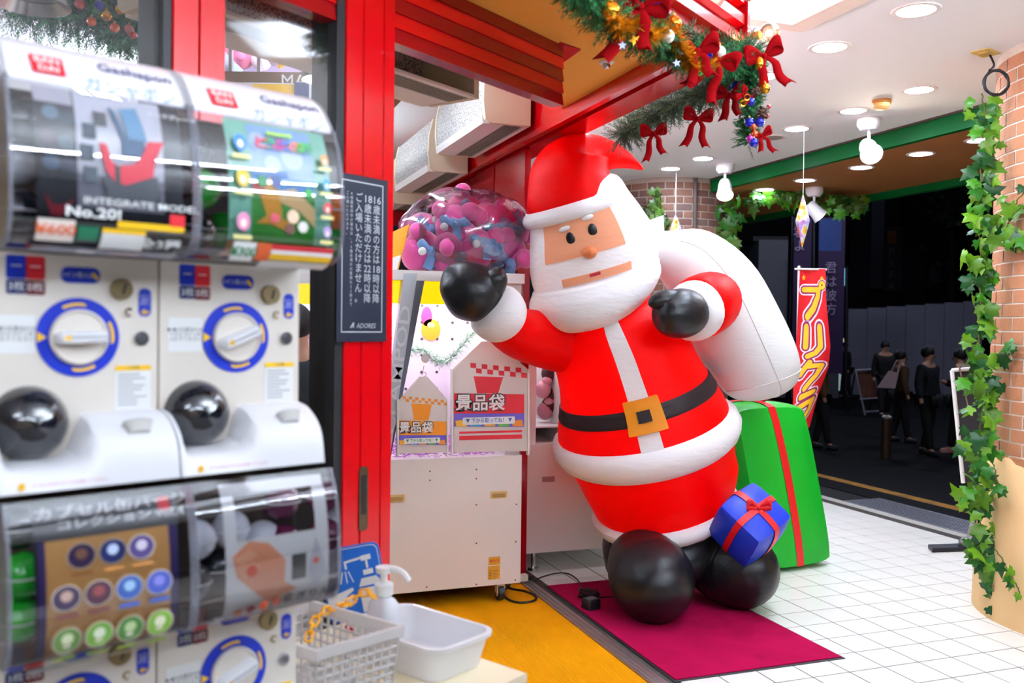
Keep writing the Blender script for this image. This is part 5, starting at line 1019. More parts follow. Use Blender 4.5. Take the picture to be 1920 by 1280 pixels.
# ================================================================== GARLANDS, ORNAMENTS, IVY, BANNER, STARS, SIGN
def needles(b, p, d, l, n, nl, wid=0.0017):
    d = d.normalized(); x = d.orthogonal().normalized(); y = d.cross(x)
    for i in range(n):
        t = i / n; a = i * 2.4 + random.uniform(-.3, .3); q = p + d * l * t; v = (d * random.uniform(.5, .9) + (x * math.cos(a) + y * math.sin(a)) * random.uniform(.6, 1)).normalized() * nl * (1.05 - 0.35 * t); s_ = v.cross(d).normalized() * wid
        b.add([q - s_, q + s_, q + v], [(0, 1, 2)])
def garland(label, pts, r, ns, cols, seed, nn=26, nl=0.020, grav=0.2):
    random.seed(seed); C = cr(pts, 12); t = thing('pine_garland', label, 'garland', C[len(C) // 2]); bs = [B() for _ in cols]
    B().tube(C, 0.006, 6).build('stem', mat('garland_stem', '2c2a18', 0.8), t, world=True)
    for i in range(ns):
        u = random.random() * (len(C) - 1.001); k = int(u); p = C[k].lerp(C[k + 1], u - k); ta = (C[k + 1] - C[k]).normalized()
        v = V((random.gauss(0, 1), random.gauss(0, 1), random.gauss(0, 1) - grav)); v = (v - ta * v.dot(ta) * 0.5).normalized(); l = r * random.uniform(.55, 1.05)
        needles(bs[random.randrange(len(cols))], p + v * 0.01, v, l, nn, nl)
    for b, m in zip(bs, cols): b.build('foliage', m, t, world=True, smooth=False, kind='stuff')
    return t
PG = [mat('pine_a', '1f6a38', 0.6, var=0.3, vscale=40), mat('pine_b', '2f8a4c', 0.6, var=0.3, vscale=40), mat('pine_c', '124a26', 0.6, var=0.3, vscale=40)]
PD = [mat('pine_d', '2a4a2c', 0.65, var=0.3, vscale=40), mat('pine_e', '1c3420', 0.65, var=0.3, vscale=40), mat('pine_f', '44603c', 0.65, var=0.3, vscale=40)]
def gd(px): return 2.80 + (px - 1085) * (3.62 - 2.80) / 310      # depth along the big garland
G1 = [S(1060, -75, gd(1060)), S(1105, -5, gd(1105)), S(1160, 38, gd(1160)), S(1225, 66, gd(1225)), S(1290, 96, gd(1290)), S(1350, 110, gd(1350)), S(1402, 98, 3.62)]
garland('thick green pine garland with gold tinsel along the red fascia', G1, 0.100, 1250, PG, 5, 34, 0.022)
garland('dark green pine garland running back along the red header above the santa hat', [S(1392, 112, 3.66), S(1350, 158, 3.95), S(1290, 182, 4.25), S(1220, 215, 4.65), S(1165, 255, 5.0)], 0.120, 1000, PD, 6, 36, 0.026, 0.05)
garland('hanging end of pine garland covered with small ornaments', [S(1408, 95, 3.62), S(1412, 140, 3.60), S(1408, 200, 3.60), S(1402, 268, 3.60)], 0.056, 620, PG, 8, 26, 0.015, 0.0)
GOLDT = mat('tinsel_gold', 'e8b020', 0.2, 0.8, var=0.2, vscale=60)
tinsel('tinsel_swag', [S(1140, 15, gd(1140) - .12), S(1165, 52, gd(1165) - .12), S(1195, 45, gd(1195) - .12), S(1220, 70, gd(1220) - .13), S(1255, 50, gd(1255) - .12), S(1275, 85, gd(1275) - .12), S(1300, 125, gd(1300) - .12), S(1335, 118, gd(1335) - .12)], 0.052, 4200, [GOLDT], 'shiny gold tinsel wound through the thick pine garland', 4)
# ornaments
OM = {'blue': mat('bauble_blue', '1226c8', 0.1, 0.5, var=0.03, coat=1), 'gold': mat('bauble_gold', 'e2a531', 0.18, 0.9, var=0.05), 'white': mat('bauble_white', 'ece6da', 0.5, var=0.03), 'copper': mat('bauble_copper', 'e08a2c', 0.12, 0.9, var=0.1), 'green': mat('bauble_green', '12a83c', 0.15, 0.4, coat=1), 'purple': mat('bauble_purple', 'b81fb0', 0.15, 0.4, coat=1), 'orange': mat('bauble_orange', 'e0601c', 0.15, 0.4, coat=1), 'red': mat('bauble_red', 'c01420', 0.15, 0.3, coat=1)}
CAPG = mat('bauble_cap', 'c9a24a', 0.3, 0.9)
def bauble(px, py, d, rpx, col, where, asp=1.0):
    r = rpx * d / F; c = S(px, py, d); t = thing('bauble', '%s christmas bauble %s' % (col, where), 'bauble', c - UP * r * asp, group='christmas baubles')
    B().ell((0, 0, r * asp), (r, r, r * asp), 20, 12).build('ball', OM[col], t)
    b = B(); b.cyl((0, 0, 2 * r * asp - r * .08), (0, 0, 2 * r * asp + r * 0.18), r * 0.22, n=10); b.tube([V((r * .16 * math.cos(a), 0, 2 * r * asp + r * .28 + r * .16 * math.sin(a))) for a in [2 * math.pi * i / 8 for i in range(8)]], r * 0.04, 5, closed=True); b.build('cap', CAPG, t)
for px, py, rp, col, wh in ((1145, 20, 18, 'gold', 'in the tinsel beside the red bow of the thick garland'), (1233, 16, 18, 'blue', 'with painted dots above the red bow tail'), (1263, 44, 15, 'copper', 'beside the pine cone in the thick garland'), (1252, 68, 13, 'white', 'under the copper bauble of the thick garland'), (1323, 102, 13, 'blue', 'beside the gold tinsel end of the thick garland'), (1349, 98, 12, 'white', 'between the two bows of the thick garland'), (1313, 134, 8, 'green', 'low under the bow of the thick garland')):
    bauble(px, py, gd(px) - 0.13, rp, col, wh)
for px, py, rp, col, wh, asp in ((1378, 160, 9, 'blue', 'where the dark garland meets the hanging end', 1), (1424, 119, 9, 'gold', 'shaped like a pear at the top of the hanging end', 1.45), (1434, 166, 10, 'gold', 'behind the bow tail of the hanging end', 1.0), (1405, 229, 9, 'blue', 'left of the pair low on the hanging end', 1), (1424, 229, 9, 'blue', 'beside the pine cone low on the hanging end', 1), (1413, 267, 9, 'blue', 'at the very tip of the hanging end', 1), (1406, 260, 7, 'purple', 'near the tip of the hanging end', 1), (1415, 251, 6, 'orange', 'above the purple bauble on the hanging end', 1), (1412, 237, 6, 'orange', 'between the two blue baubles of the hanging end', 1), (1408, 190, 7, 'blue', 'half hidden by the little bells of the hanging end', 1.3), (1441, 200, 4, 'red', 'berry size upper one on the hanging end', 1), (1439, 217, 4, 'red', 'berry size lower one on the hanging end', 1)):
    bauble(px, py, 3.50 if px != 1378 else 3.72, rp, col, wh, asp)
def cone(px, py, d, s, label):
    c = S(px, py, d); t = thing('pine_cone', label, 'pine cone', c); PCM = mat('cone_brown', '4a2c1c', 0.7, var=0.2)
    b = B(); b.ell((0, 0, 0), (s * .5, s * .5, s * .8), 12, 8); b.build('core', PCM, t)
    for i in range(34):
        h = -0.75 + 1.5 * i / 33; a = i * 2.4; r = s * 0.62 * math.sqrt(max(0.05, 1 - h * h * 0.8)); u = V((math.cos(a), math.sin(a), 0)); sd = V((-math.sin(a), math.cos(a), 0)) * s * 0.17; p = u * r + V((0, 0, h * s * .8)); q = B(); q.prism([p * 0.6 - sd * .6, p * 0.6 + sd * .6, p + sd + u * s * .16, p + u * s * .24 , p - sd + u * s * .16], (0, 0, s * 0.06)); q.build('scale', mat('cone_scale', '8a7468', 0.7, var=0.4, vscale=60) if i % 3 else PCM, t, smooth=False)
cone(1284, 66, gd(1284) - .10, 0.036, 'frosted pine cone in the thick garland beside the copper bauble'); cone(1418, 172, 3.5, 0.024, 'small frosted pine cone high on the hanging garland end'); cone(1429, 212, 3.5, 0.034, 'large pine cone low on the hanging garland end')
def starpoly(r, n=5, ri=0.42): return [(r * (1 if i % 2 == 0 else ri) * math.sin(math.pi * i / n), r * (1 if i % 2 == 0 else ri) * math.cos(math.pi * i / n)) for i in range(2 * n)]
def star(px, py, d, rp, m, label, rot=0.0):
    c = S(px, py, d); b = B(); b.prism([c + right * (x * math.cos(rot) - y * math.sin(rot)) * rp * d / F + UP * (x * math.sin(rot) + y * math.cos(rot)) * rp * d / F for x, y in starpoly(1)], fwd * 0.005); tag(b.build('star_ornament', m, smooth=False), label, 'star', 'star ornaments')
SIL = mat('star_silver', 'a9b0e0', 0.25, 0.7); 
star(1167, 85, gd(1167) - .14, 9, SIL, 'silver star hanging below the gold bell'); star(1278, 97, gd(1278) - .12, 7, SIL, 'silver star in the gold tinsel left of the bow'); star(1269, 118, gd(1269) - .12, 8, SIL, 'silver star at the lower edge of the thick garland', .2)
star(1190, 75, gd(1190) - .13, 12, OM['gold'], 'gold star peeping out under the bell', .4); star(1158, 48, gd(1158) - .13, 10, OM['gold'], 'gold star in the tinsel left of the bell', .1)
c = S(1207, 50, gd(1207) - .14); t = thing('bell', 'red and gold bell hanging under the big red bow', 'bell', c); ax = V((0.25, 0.1, 1)).normalized(); s_ = 17 * gd(1207) / F
b = B(); b.lathe([(0.0, 1.2 * s_), (0.45 * s_, 1.1 * s_), (0.6 * s_, 0.5 * s_), (0.68 * s_, -0.2 * s_)], (0, 0, 0), ax, 24, cap=False); b.build('crown', OM['red'], t)
b = B(); b.lathe([(0.68 * s_, -0.2 * s_), (0.85 * s_, -0.6 * s_), (1.25 * s_, -0.85 * s_), (1.2 * s_, -0.95 * s_), (0.7 * s_, -0.5 * s_)], (0, 0, 0), ax, 24, cap=False); b.build('rim', OM['gold'], t); b = B(); b.ell(ax * -0.85 * s_, 0.22 * s_, 10, 8); b.build('clapper', OM['gold'], t)
for px, py, n_ in ((1400, 182, 'upper'), (1393, 193, 'lower')):
    c = S(px, py, 3.49); t = thing('bell', '%s of the two little gold bells on the hanging garland end' % n_, 'bell', c); s_ = 5.5 * 3.5 / F; b = B(); b.lathe([(0.0, 1.3 * s_), (0.6 * s_, 1.0 * s_), (0.7 * s_, 0), (1.1 * s_, -0.7 * s_), (0.8 * s_, -0.6 * s_)], (0, 0, 0), V((0.3, 0.9, 0.3)), 16, cap=False); b.build('crown', OM['gold'], t); b = B(); b.ell((0, 0, 0), 0.3 * s_, 8, 6); b.build('clapper', INK, t)
BOWM = mat('velvet_red', '90030a', 0.8, var=0.12, spec=0.08)
for px, py, d, s_, rot, label in ((1200, 14, gd(1200) - .16, .105, -0.25, 'big red velvet bow over the gold bell'), (1308, 96, gd(1308) - .15, .085, 0.15, 'red velvet bow beside the second blue bauble'), (1345, 112, gd(1345) - .13, .085, -0.5, 'dark red bow near the corner of the fascia'), (1432, 105, 3.50, .085, 0.35, 'red bow with long tails beside the hanging garland end'), (1225, 250, 4.55, .075, 0.1, 'red bow hanging under the dark garland by the santa hat'), (1308, 222, 4.1, .075, -0.1, 'red bow hanging under the middle of the dark garland'), (1368, 178, 3.72, .075, 0.1, 'red bow hanging under the dark garland near the hanging end'), (1392, 176, 3.49, .034, 0.9, 'small red bow above the little gold bells'), (1428, 254, 3.52, .045, 0.3, 'small red bow near the tip of the hanging garland end')):
    M = frm(S(px, py, d), right * math.cos(rot) + UP * math.sin(rot), UP * math.cos(rot) - right * math.sin(rot)); o = bow('ribbon_bow', M, s_, BOWM, None, thick=0.002); tag(o, label, 'bow')
# ---- ivy
def leaf_mesh(name, m):
    P = [(0, 0), (0.18, -0.10), (0.46, 0.02), (0.34, 0.22), (0.52, 0.48), (0.24, 0.52), (0.0, 1.0), (-0.24, 0.52), (-0.52, 0.48), (-0.34, 0.22), (-0.46, 0.02), (-0.18, -0.10)]
    b = B(); vs = [V((x, y, -0.10 * x * x * 4 * .5 + 0.02 * math.sin(9 * y) - 0.14 * y * y)) for x, y in P] + [V((0, 0.22, 0.07)), V((0, 0.5, 0.02))]
    b.add(vs, [(12, 0, 1), (12, 1, 2), (12, 2, 3), (12, 3, 13), (13, 3, 4), (13, 4, 5), (13, 5, 6), (13, 6, 7), (13, 7, 8), (13, 8, 9), (12, 13, 9), (12, 9, 10), (12, 10, 11), (12, 11, 0)])
    me = bpy.data.meshes.new(name); me.from_pydata([tuple(v) for v in b.v], [], b.f); me.materials.append(m); me.polygons.foreach_set('use_smooth', [True] * len(me.polygons)); return me
LM = [leaf_mesh('leaf', mat('ivy_' + c, c, 0.35, var=0.18, vscale=5, transl=0.25)) for c in ('3f8416', '276a1c', '669a1c', '184c1e', '4f7c16')]
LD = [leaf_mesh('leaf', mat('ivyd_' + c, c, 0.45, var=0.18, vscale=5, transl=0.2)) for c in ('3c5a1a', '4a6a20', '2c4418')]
def ivy(label, paths, n, size, spread, meshes, seed, out):
    random.seed(seed); t = thing('ivy_vine', label, 'ivy', paths[0][-1]); inv = MW[t].inverted(); Cs = [cr(p, 8) for p in paths]
    for C in Cs: B().tube([p + V((random.uniform(-.006, .006), random.uniform(-.006, .006), 0)) for p in C], 0.004, 5).build('stem', mat('ivy_stem', '5a5a22', 0.7), t, world=True)
    L = [sum((a - b).length for a, b in zip(C[:-1], C[1:])) for C in Cs]; tot = sum(L)
    for C, l in zip(Cs, L):
        for i in range(max(1, int(n * l / tot))):
            u = random.random() * (len(C) - 1.001); k = int(u); p = C[k].lerp(C[k + 1], u - k)
            o = bpy.data.objects.new('leaf', random.choice(meshes)); COL.objects.link(o); o.parent = t
            n_ = (out + V((random.gauss(0, .5), random.gauss(0, .5), random.gauss(.15, .4)))).normalized(); y = V((random.gauss(0, .6), random.gauss(0, .4), -1.0 + random.gauss(0, .5))); y = (y - n_ * y.dot(n_)).normalized(); x = y.cross(n_)
            s_ = size * random.uniform(.55, 1.2); pp = p + right * random.gauss(0, spread) + UP * random.gauss(0, spread * .5) + n_ * random.uniform(0.0, spread * .5)
            o.matrix_local = inv @ Matrix(((x.x * s_, y.x * s_, n_.x * s_, pp.x), (x.y * s_, y.y * s_, n_.y * s_, pp.y), (x.z * s_, y.z * s_, n_.z * s_, pp.z), (0, 0, 0, 1)))
    return t
OUTA = (CAM - V((0.97, -0.06, 1.5))).normalized()
dA = 4.92
ivy('bright green ivy vine climbing the edge of the round brick column', [[S(px, py, dA) for px, py in ((1842, 175), (1848, 250), (1840, 330), (1836, 420), (1840, 500), (1838, 560), (1834, 640), (1842, 700), (1846, 740), (1836, 820), (1832, 900), (1836, 960), (1838, 1020), (1850, 1070), (1872, 1120), (1912, 1160))]], 235, 0.098, 0.044, LM, 21, OUTA)
def on_col(px, py, r=0.72):
    r_ = ray(px, py); o = CAM - V((0.97, -0.06, 0)); a = r_.x ** 2 + r_.y ** 2; b_ = 2 * (o.x * r_.x + o.y * r_.y); c_ = o.x ** 2 + o.y ** 2 - r * r; D_ = b_ * b_ - 4 * a * c_
    return CAM + r_ * ((-b_ - math.sqrt(max(D_, 0))) / (2 * a))
ivy('short ivy vine hanging across the upper bricks of the round column', [[on_col(px, py) for px, py in ((1925, 350), (1905, 380), (1892, 410), (1900, 440), (1918, 460))], [on_col(px, py) for px, py in ((1862, 410), (1880, 430), (1900, 445))]], 46, 0.09, 0.035, LM, 22, OUTA)
ivy('thin ivy sprig reaching over the bricks at mid height of the round column', [[on_col(px, py) for px, py in ((1858, 690), (1880, 665), (1902, 645))], [on_col(px, py, .76) for px, py in ((1862, 870), (1872, 905), (1884, 915))], [on_col(px, py, .78) for px, py in ((1868, 1030), (1885, 1060), (1905, 1095), (1915, 1120))]], 16, 0.085, 0.018, LM[1:4], 23, OUTA)
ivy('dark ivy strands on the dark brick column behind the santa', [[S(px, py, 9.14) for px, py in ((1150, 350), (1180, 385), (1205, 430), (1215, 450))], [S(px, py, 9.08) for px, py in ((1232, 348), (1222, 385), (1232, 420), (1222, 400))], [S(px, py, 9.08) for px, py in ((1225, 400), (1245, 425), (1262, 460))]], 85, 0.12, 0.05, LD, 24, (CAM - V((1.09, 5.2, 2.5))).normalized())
ivy('ivy garland drooping under the brown soffit beyond the spotlights', [[S(px, py, 9.2) for px, py in ((1392, 372), (1440, 366), (1480, 372), (1530, 362), (1570, 380), (1608, 374))], [S(px, py, 9.35) for px, py in ((1362, 378), (1362, 420), (1372, 460), (1380, 500))], [S(px, py, 9.0) for px, py in ((1560, 385), (1590, 388), (1606, 380))]], 120, 0.13, 0.07, [LM[0], LM[1], LM[4]] + LD[:2], 25, (CAM - V((1.6, 4.6, 2.7))).normalized())
# ---- iridescent hanging stars
IRI = bpy.data.materials.new('iridescent'); IRI.use_nodes = True; nt = IRI.node_tree; b_ = nt.nodes['Principled BSDF']; tcx = nt.nodes.new('ShaderNodeTexCoord'); nz = nt.nodes.new('ShaderNodeTexNoise'); nz.inputs['Scale'].default_value = 14; rp = nt.nodes.new('ShaderNodeValToRGB')
for pos, cc in ((0.3, 'ff8a3c'), (0.42, 'f4e05c'), (0.5, 'e8f4ff'), (0.58, 'b8a0f0'), (0.7, 'ff7a5c')):
    e = rp.color_ramp.elements.new(pos); e.color = lin(cc)
rp.color_ramp.elements[0].color = lin('ff9a4c'); nt.links.new(tcx.outputs['Object'], nz.inputs['Vector']); nt.links.new(nz.outputs['Fac'], rp.inputs[0]); nt.links.new(rp.outputs[0], b_.inputs['Base Color']); b_.inputs['Metallic'].default_value = 0.5; b_.inputs['Roughness'].default_value = 0.2
def hangstar(top, pyt, pyb, px, label, wd, arms):
    d = (top - CAM).dot(fwd); zt_, zb_ = S(px, pyt, d).z, S(px, pyb, d).z; c = V((top.x, top.y, (zt_ + zb_) / 2)); t = thing('hanging_star', label, 'star', c); hh = (zt_ - zb_) / 2
    b = B(); b.cyl((0, 0, hh), (0, 0, 3.1 - c.z), 0.0022, n=5); b.build('string', mat('string_white', 'e8e4e0', 0.6), t)
    b = B(); ring = [right * wd * math.cos(a) * (1 if i % 2 == 0 else .45) + fwd * wd * math.sin(a) * (1 if i % 2 == 0 else .45) for i, a in enumerate([2 * math.pi * k / 10 for k in range(10)])]
    vs = [V((0, 0, hh)), V((0, 0, -hh))] + ring; b.add(vs, [(0, 2 + i, 2 + (i + 1) % 10) for i in range(10)] + [(1, 2 + (i + 1) % 10, 2 + i) for i in range(10)]); b.build('facets', IRI, t, smooth=False)
hangstar(onz(1508, 234, 3.1), 362, 465, 1512, 'long iridescent star ornament on a string beside the red banner', 0.055, 5)
hangstar(onz(1268, 322, 3.1), 400, 470, 1271, 'iridescent star ornament on a string above the white sack', 0.075, 5)
# ---- red photo-booth banner
bn = thing('banner_flag', 'red vertical banner with yellow letters behind the white sack', 'banner', V((S(1497, 900, 7.5).x, S(1497, 900, 7.5).y, 0))); D0 = 7.5
LE = [(1500, 503), (1497, 560), (1493, 640), (1489, 700), (1486, 770), (1484, 830)]; RE = [(1548, 504), (1549, 560), (1557, 650), (1553, 690), (1534, 740), (1518, 800)]
def bp_(u, v, off=0.0):
    k = v * (len(LE) - 1); i = min(int(k), len(LE) - 2); f_ = k - i; a = V(LE[i]).lerp(V(LE[i + 1]), f_); c_ = V(RE[i]).lerp(V(RE[i + 1]), f_); q = a.lerp(c_, u); return S(q.x, q.y, D0 + 0.035 * math.sin(u * 4.5 + v * 3) * (0.3 + u) - off)
b = B(); b.rings([[bp_(j / 8, i / 20) for j in range(9)] for i in range(21)], cap=False, wrap=False); fl_ = b.build('cloth', mat('banner_red', 'd8101a', 0.7, var=0.05, transl=0.1), bn, world=True)
BYW = mat('banner_yellow', 'f5b81c', 0.7); BPU = mat('banner_plum', '8a1c5a', 0.7); BWH = mat('banner_white', 'f2dfe6', 0.7)
def ribbon_poly(q, pts, w, f_):
    fine = []
    for (x0, y0), (x1, y1) in zip(pts[:-1], pts[1:]):
        k2 = max(1, int(math.hypot(x1 - x0, y1 - y0) / 0.06)); fine += [(x0 + (x1 - x0) * i_ / k2, y0 + (y1 - y0) * i_ / k2) for i_ in range(k2)]
    fine.append(pts[-1])
    for (x0, y0), (x1, y1) in zip(fine[:-1], fine[1:]):
        dx, dy = x1 - x0, y1 - y0; l = math.hypot(dx, dy); nx, ny = -dy / l * w, dx / l * w
        q.add([f_(x0 + nx, y0 + ny), f_(x1 + nx, y1 + ny), f_(x1 - nx, y1 - ny), f_(x0 - nx, y0 - ny)], [(0, 1, 2, 3)])
    for k_, (x, y) in enumerate(pts): q.add([f_(x + w * math.cos(2 * math.pi * k / 12), y + w * math.sin(2 * math.pi * k / 12), 0.00015 * (k_ + 1)) for k in range(12)], [tuple(range(12))])
RG = [(0.44 + .10 * math.cos(R(30 * k)), 0.46 + .10 * math.sin(R(30 * k))) for k in range(13)]
STK = [[[(-.40, .30), (.28, .30), (.24, .02), (.05, -.25), (-.22, -.46)], RG], [[(-.26, .42), (-.28, -.12)], [(.26, .45), (.26, -.05), (.10, -.32), (-.18, -.46)]], [[(-.08, .46), (-.40, .04)], [(-.12, .30), (.38, .30), (.22, -.10), (-.16, -.46)]], [[(-.28, .45), (.30, .45)], [(-.42, .14), (.38, .14), (.24, -.18), (-.14, -.46)]]]
for i, glyph in enumerate(STK):
    for m, off, w_ in ((BWH, 0.004, 0.205), (BPU, 0.007, 0.155), (BYW, 0.010, 0.095)):
        for strk in glyph:
            q = B()
            ww = w_ * (0.62 if strk is RG else 1)
            ribbon_poly(q, strk, ww, lambda x, y, e_=0.0: bp_(min(1, max(0, 0.50 + x * 0.80)), 0.195 + i * 0.212 - y * 0.185, off + e_))
            q.build('lettering', m, fl_, world=True, smooth=False)
for u, v in ((0.16, 0.06), (0.85, 0.065), (0.14, 0.86), (0.12, 0.92)):
    q = B(); q.add([bp_(u + 0.08 * x, v - 0.022 * y, 0.006) for x, y in starpoly(1)], [tuple(range(10))]); q.build('printed_star', BYW, fl_, world=True, smooth=False)
p = S(1497, 560, D0 + 0.02); b = B(); b.cyl((p.x, p.y, 0.12), (p.x, p.y, S(1497, 498, D0).z), 0.011, n=10); b.build('pole', mat('pole_white', 'dcdcdc', 0.4), bn, world=True)
b = B(); b.cyl(S(1490, 504, D0), S(1550, 505, D0), 0.008, n=8); b.build('crossbar', MATS['pole_white'], bn, world=True); b = B(); b.lathe([(0.0, 0.12), (0.12, 0.12), (0.16, 0.08), (0.17, 0.0), (0.0, 0.0)], (p.x, p.y, 0), UP, 20, cap=False); b.build('foot', mat('foot_grey', '8c8c90', 0.6), bn, world=True)
# ---- age-limit sign on the red post
pc = on_front(679, 0.028); dS = (pc - CAM).dot(fwd); zs0, zs1 = S(679, 640, dS).z, S(679, 334, dS).z; wS = (on_front(727, 0.028) - on_front(634, 0.028)).length
sg = thing('notice_sign', 'dark navy age limit notice in a clear sleeve on the red post', 'sign', (pc.x, pc.y, zs0)); Ms = frm(V((pc.x, pc.y, zs0)), DG, UP); hS = zs1 - zs0
b = B(); plate(b, Ms, -wS / 2, 0, wS / 2, hS, 0.0, 0.003); b.build('panel', mat('sign_navy', '34374a', 0.5, var=0.03), sg, smooth=False, world=True)
SGW = mat('sign_white', 'eceef0', 0.5, var=0.0)
for a in ((-wS * .42, hS * .055, -wS * .40, hS * .965), (wS * .385, hS * .055, wS * .405, hS * .965), (-wS * .42, hS * .055, wS * .405, hS * .063), (-wS * .42, hS * .957, wS * .405, hS * .965)):
    b = B(); plate(b, Ms, *a, 0.0006); b.build('border_line', SGW, sg, smooth=False, world=True)
def vtext(cells, x, ytop, size, pitch, m, bold=0.006):
    for k, ch in enumerate(cells): text('lettering', ch, size, m, sg, Ms @ Matrix.Translation((x, ytop - pitch * k, 0)), 0.0008, bold=bold, fit=size * 0.95 if len(ch) > 1 else None, world=True)
vtext(['16'] + list('歳未満の方は') + ['18'] + list('時以降'), wS * 0.27, hS * 0.865, hS * 0.062, hS * 0.0605, SGW)
vtext(['18'] + list('歳未満の方は') + ['22'] + list('時以降'), wS * 0.09, hS * 0.865, hS * 0.062, hS * 0.0605, SGW)
vtext(list('ご入場いただけません。'), -wS * 0.09, hS * 0.865, hS * 0.062, hS * 0.0605, SGW)
vtext(list('※保護者同伴の場合は、16歳未満のお客様も22時まで'), -wS * 0.235, hS * 0.885, hS * 0.024, hS * 0.0265, SGW, 0.0); vtext(list('ご入場いただけます。'), -wS * 0.315, hS * 0.885, hS * 0.024, hS * 0.0265, SGW, 0.0)
text('lettering', 'ADORES', hS * 0.042, SGW, sg, Ms @ Matrix.Translation((wS * 0.07, hS * 0.095, 0)), 0.0008, bold=0.008, fit=wS * 0.40, shear=0.25, world=True)
b = B(); b.prism([Ms @ V((x * wS, y * hS, 0.0009)) for x, y in ((-.25, .083), (-.19, .115), (-.165, .115), (-.17, .083), (-.19, .083), (-.19, .098), (-.22, .083))], NG * -0.0003); b.build('logo_mark', SGW, sg, smooth=False, world=True)
b = B(); plate(b, Ms, -wS * 0.53, -hS * 0.02, wS * 0.53, hS * 1.02, 0.0025); b.build('sleeve', clear('sleeve_clear', 'ffffff', 0.15, 0.08), sg, smooth=False, world=True)
# ================================================================== NIGHT STREET
GZ = -0.42
def gp(px, d): p = S(px, 640, d); return V((p.x, p.y, GZ))
fh = V((fwd.x, fwd.y, 0)).normalized(); rh = V((right.x, right.y, 0)).normalized()
def face(px0, px1, d, py0, py1, thick=0.2, d1=None):   # upright slab spanning a pixel rectangle at depth d
    d1 = d1 or d; a, c = S(px0, py1, d), S(px1, py1, d1); zt_ = S((px0 + px1) / 2, py0, d).z; zb_ = S((px0 + px1) / 2, py1, d).z
    a.z = c.z = zb_; b = B(); b.prism([a, c, c + fh * thick, a + fh * thick], (0, 0, zt_ - zb_)); return b
DK = mat('facade_dark', '17171c', 0.6, var=0.15, vscale=1.5); DK2 = mat('facade_slate', '23242c', 0.5, var=0.12, vscale=1.5); GREYP = mat('facade_grey', '5e5f68', 0.5, var=0.06)
# white site hoarding of separate panels
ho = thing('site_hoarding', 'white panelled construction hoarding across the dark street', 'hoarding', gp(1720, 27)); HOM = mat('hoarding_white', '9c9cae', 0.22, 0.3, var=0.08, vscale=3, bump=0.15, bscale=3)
for k in range(7):
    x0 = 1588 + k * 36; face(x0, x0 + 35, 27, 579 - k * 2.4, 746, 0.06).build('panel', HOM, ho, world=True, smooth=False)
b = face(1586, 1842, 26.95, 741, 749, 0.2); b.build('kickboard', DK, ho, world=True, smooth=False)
# dark building behind with its own pieces
bd = thing('dark_building', 'dark shop building rising behind the white hoarding', 'building', gp(1720, 40))
face(1380, 1960, 42, 150, 745, 6).build('wall', DK, bd, world=True, smooth=False)
face(1742, 1788, 41.6, 330, 565, 0.3).build('wall_panel', DK2, bd, world=True, smooth=False); face(1692, 1738, 41.6, 330, 590, 0.3).build('wall_panel', DK2, bd, world=True, smooth=False); face(1592, 1630, 41.6, 380, 590, 0.3).build('wall_panel', DK2, bd, world=True, smooth=False)
cpil = face(1632, 1656, 40.8, 355, 541, 0.8).build('steel_pillar', mat('polished_steel', '9a98a8', 0.3, 0.9, var=0.1, stretch=(1, 1, .3)), bd, world=True, smooth=False)
face(1744, 1764, 41.2, 500, 540, 0.2).build('lit_panel', GREYP, bd, world=True, smooth=False)
s1 = face(1658, 1692, 41.0, 425, 546, 0.25).build('shop_sign', mat('sign_slate', '3a3b46', 0.5), bd, world=True, smooth=False); s2 = face(1656, 1690, 41.0, 345, 420, 0.25).build('shop_sign', mat('sign_black', '101014', 0.5), bd, world=True, smooth=False)
face(1664, 1680, 40.9, 433, 456, 0.05).build('orange_emblem', mat('emblem', 'a8641c', 0.5), s1, world=True, smooth=False)
for i, ch in enumerate('PSFA'):
    p = S(1671, 472 + i * 22, 40.9); text('lettering', ch, 0.5, mat('sign_letter', '8a8068', 0.5), s1, frm(p, rh, UP), 0.01, world=True)
tr_ = thing('steel_truss', 'small dark steel truss on the building front above the hoarding', 'truss', S(1755, 566, 39)); 
for a, c in (((1745, 566), (1745, 533)), ((1768, 566), (1768, 533)), ((1743, 534), (1770, 534)), ((1745, 566), (1768, 536)), ((1768, 566), (1745, 536)), ((1738, 566), (1775, 566))):
    b = B(); b.cyl(S(*a, 39), S(*c, 39), 0.06, n=6); b.build('bar', DK, tr_, world=True)
# slanting grey kiosk, lamp post with two purple film banners
ks = thing('grey_kiosk', 'grey slab sided kiosk beside the purple street banners', 'kiosk', gp(1510, 24)); face(1418, 1510, 24, 450, 745, 1.5).build('side', GREYP, ks, world=True, smooth=False); face(1418, 1572, 25.6, 575, 745, 0.3).build('skirt', GREYP, ks, world=True, smooth=False); face(1412, 1514, 24.1, 443, 452, 1.4).build('roof_edge', DK, ks, world=True, smooth=False); b = face(1420, 1508, 23.95, 512, 514, 0.03); b.build('joint', DK, ks, world=True, smooth=False)
lpz = thing('street_lamp_post', 'dark round street lamp post between purple banners', 'lamp post', gp(1525, 22)); b = B(); b.cyl(gp(1525, 22), S(1525, 300, 22), 0.14, n=16); b.build('pole', mat('pole_black', '1c1c22', 0.25, 0.5), lpz, world=True); b = B(); b.cyl(gp(1525, 22), gp(1525, 22) + V((0, 0, 0.4)), 0.22, 0.17, n=16); b.build('base', MATS['pole_black'], lpz, world=True)
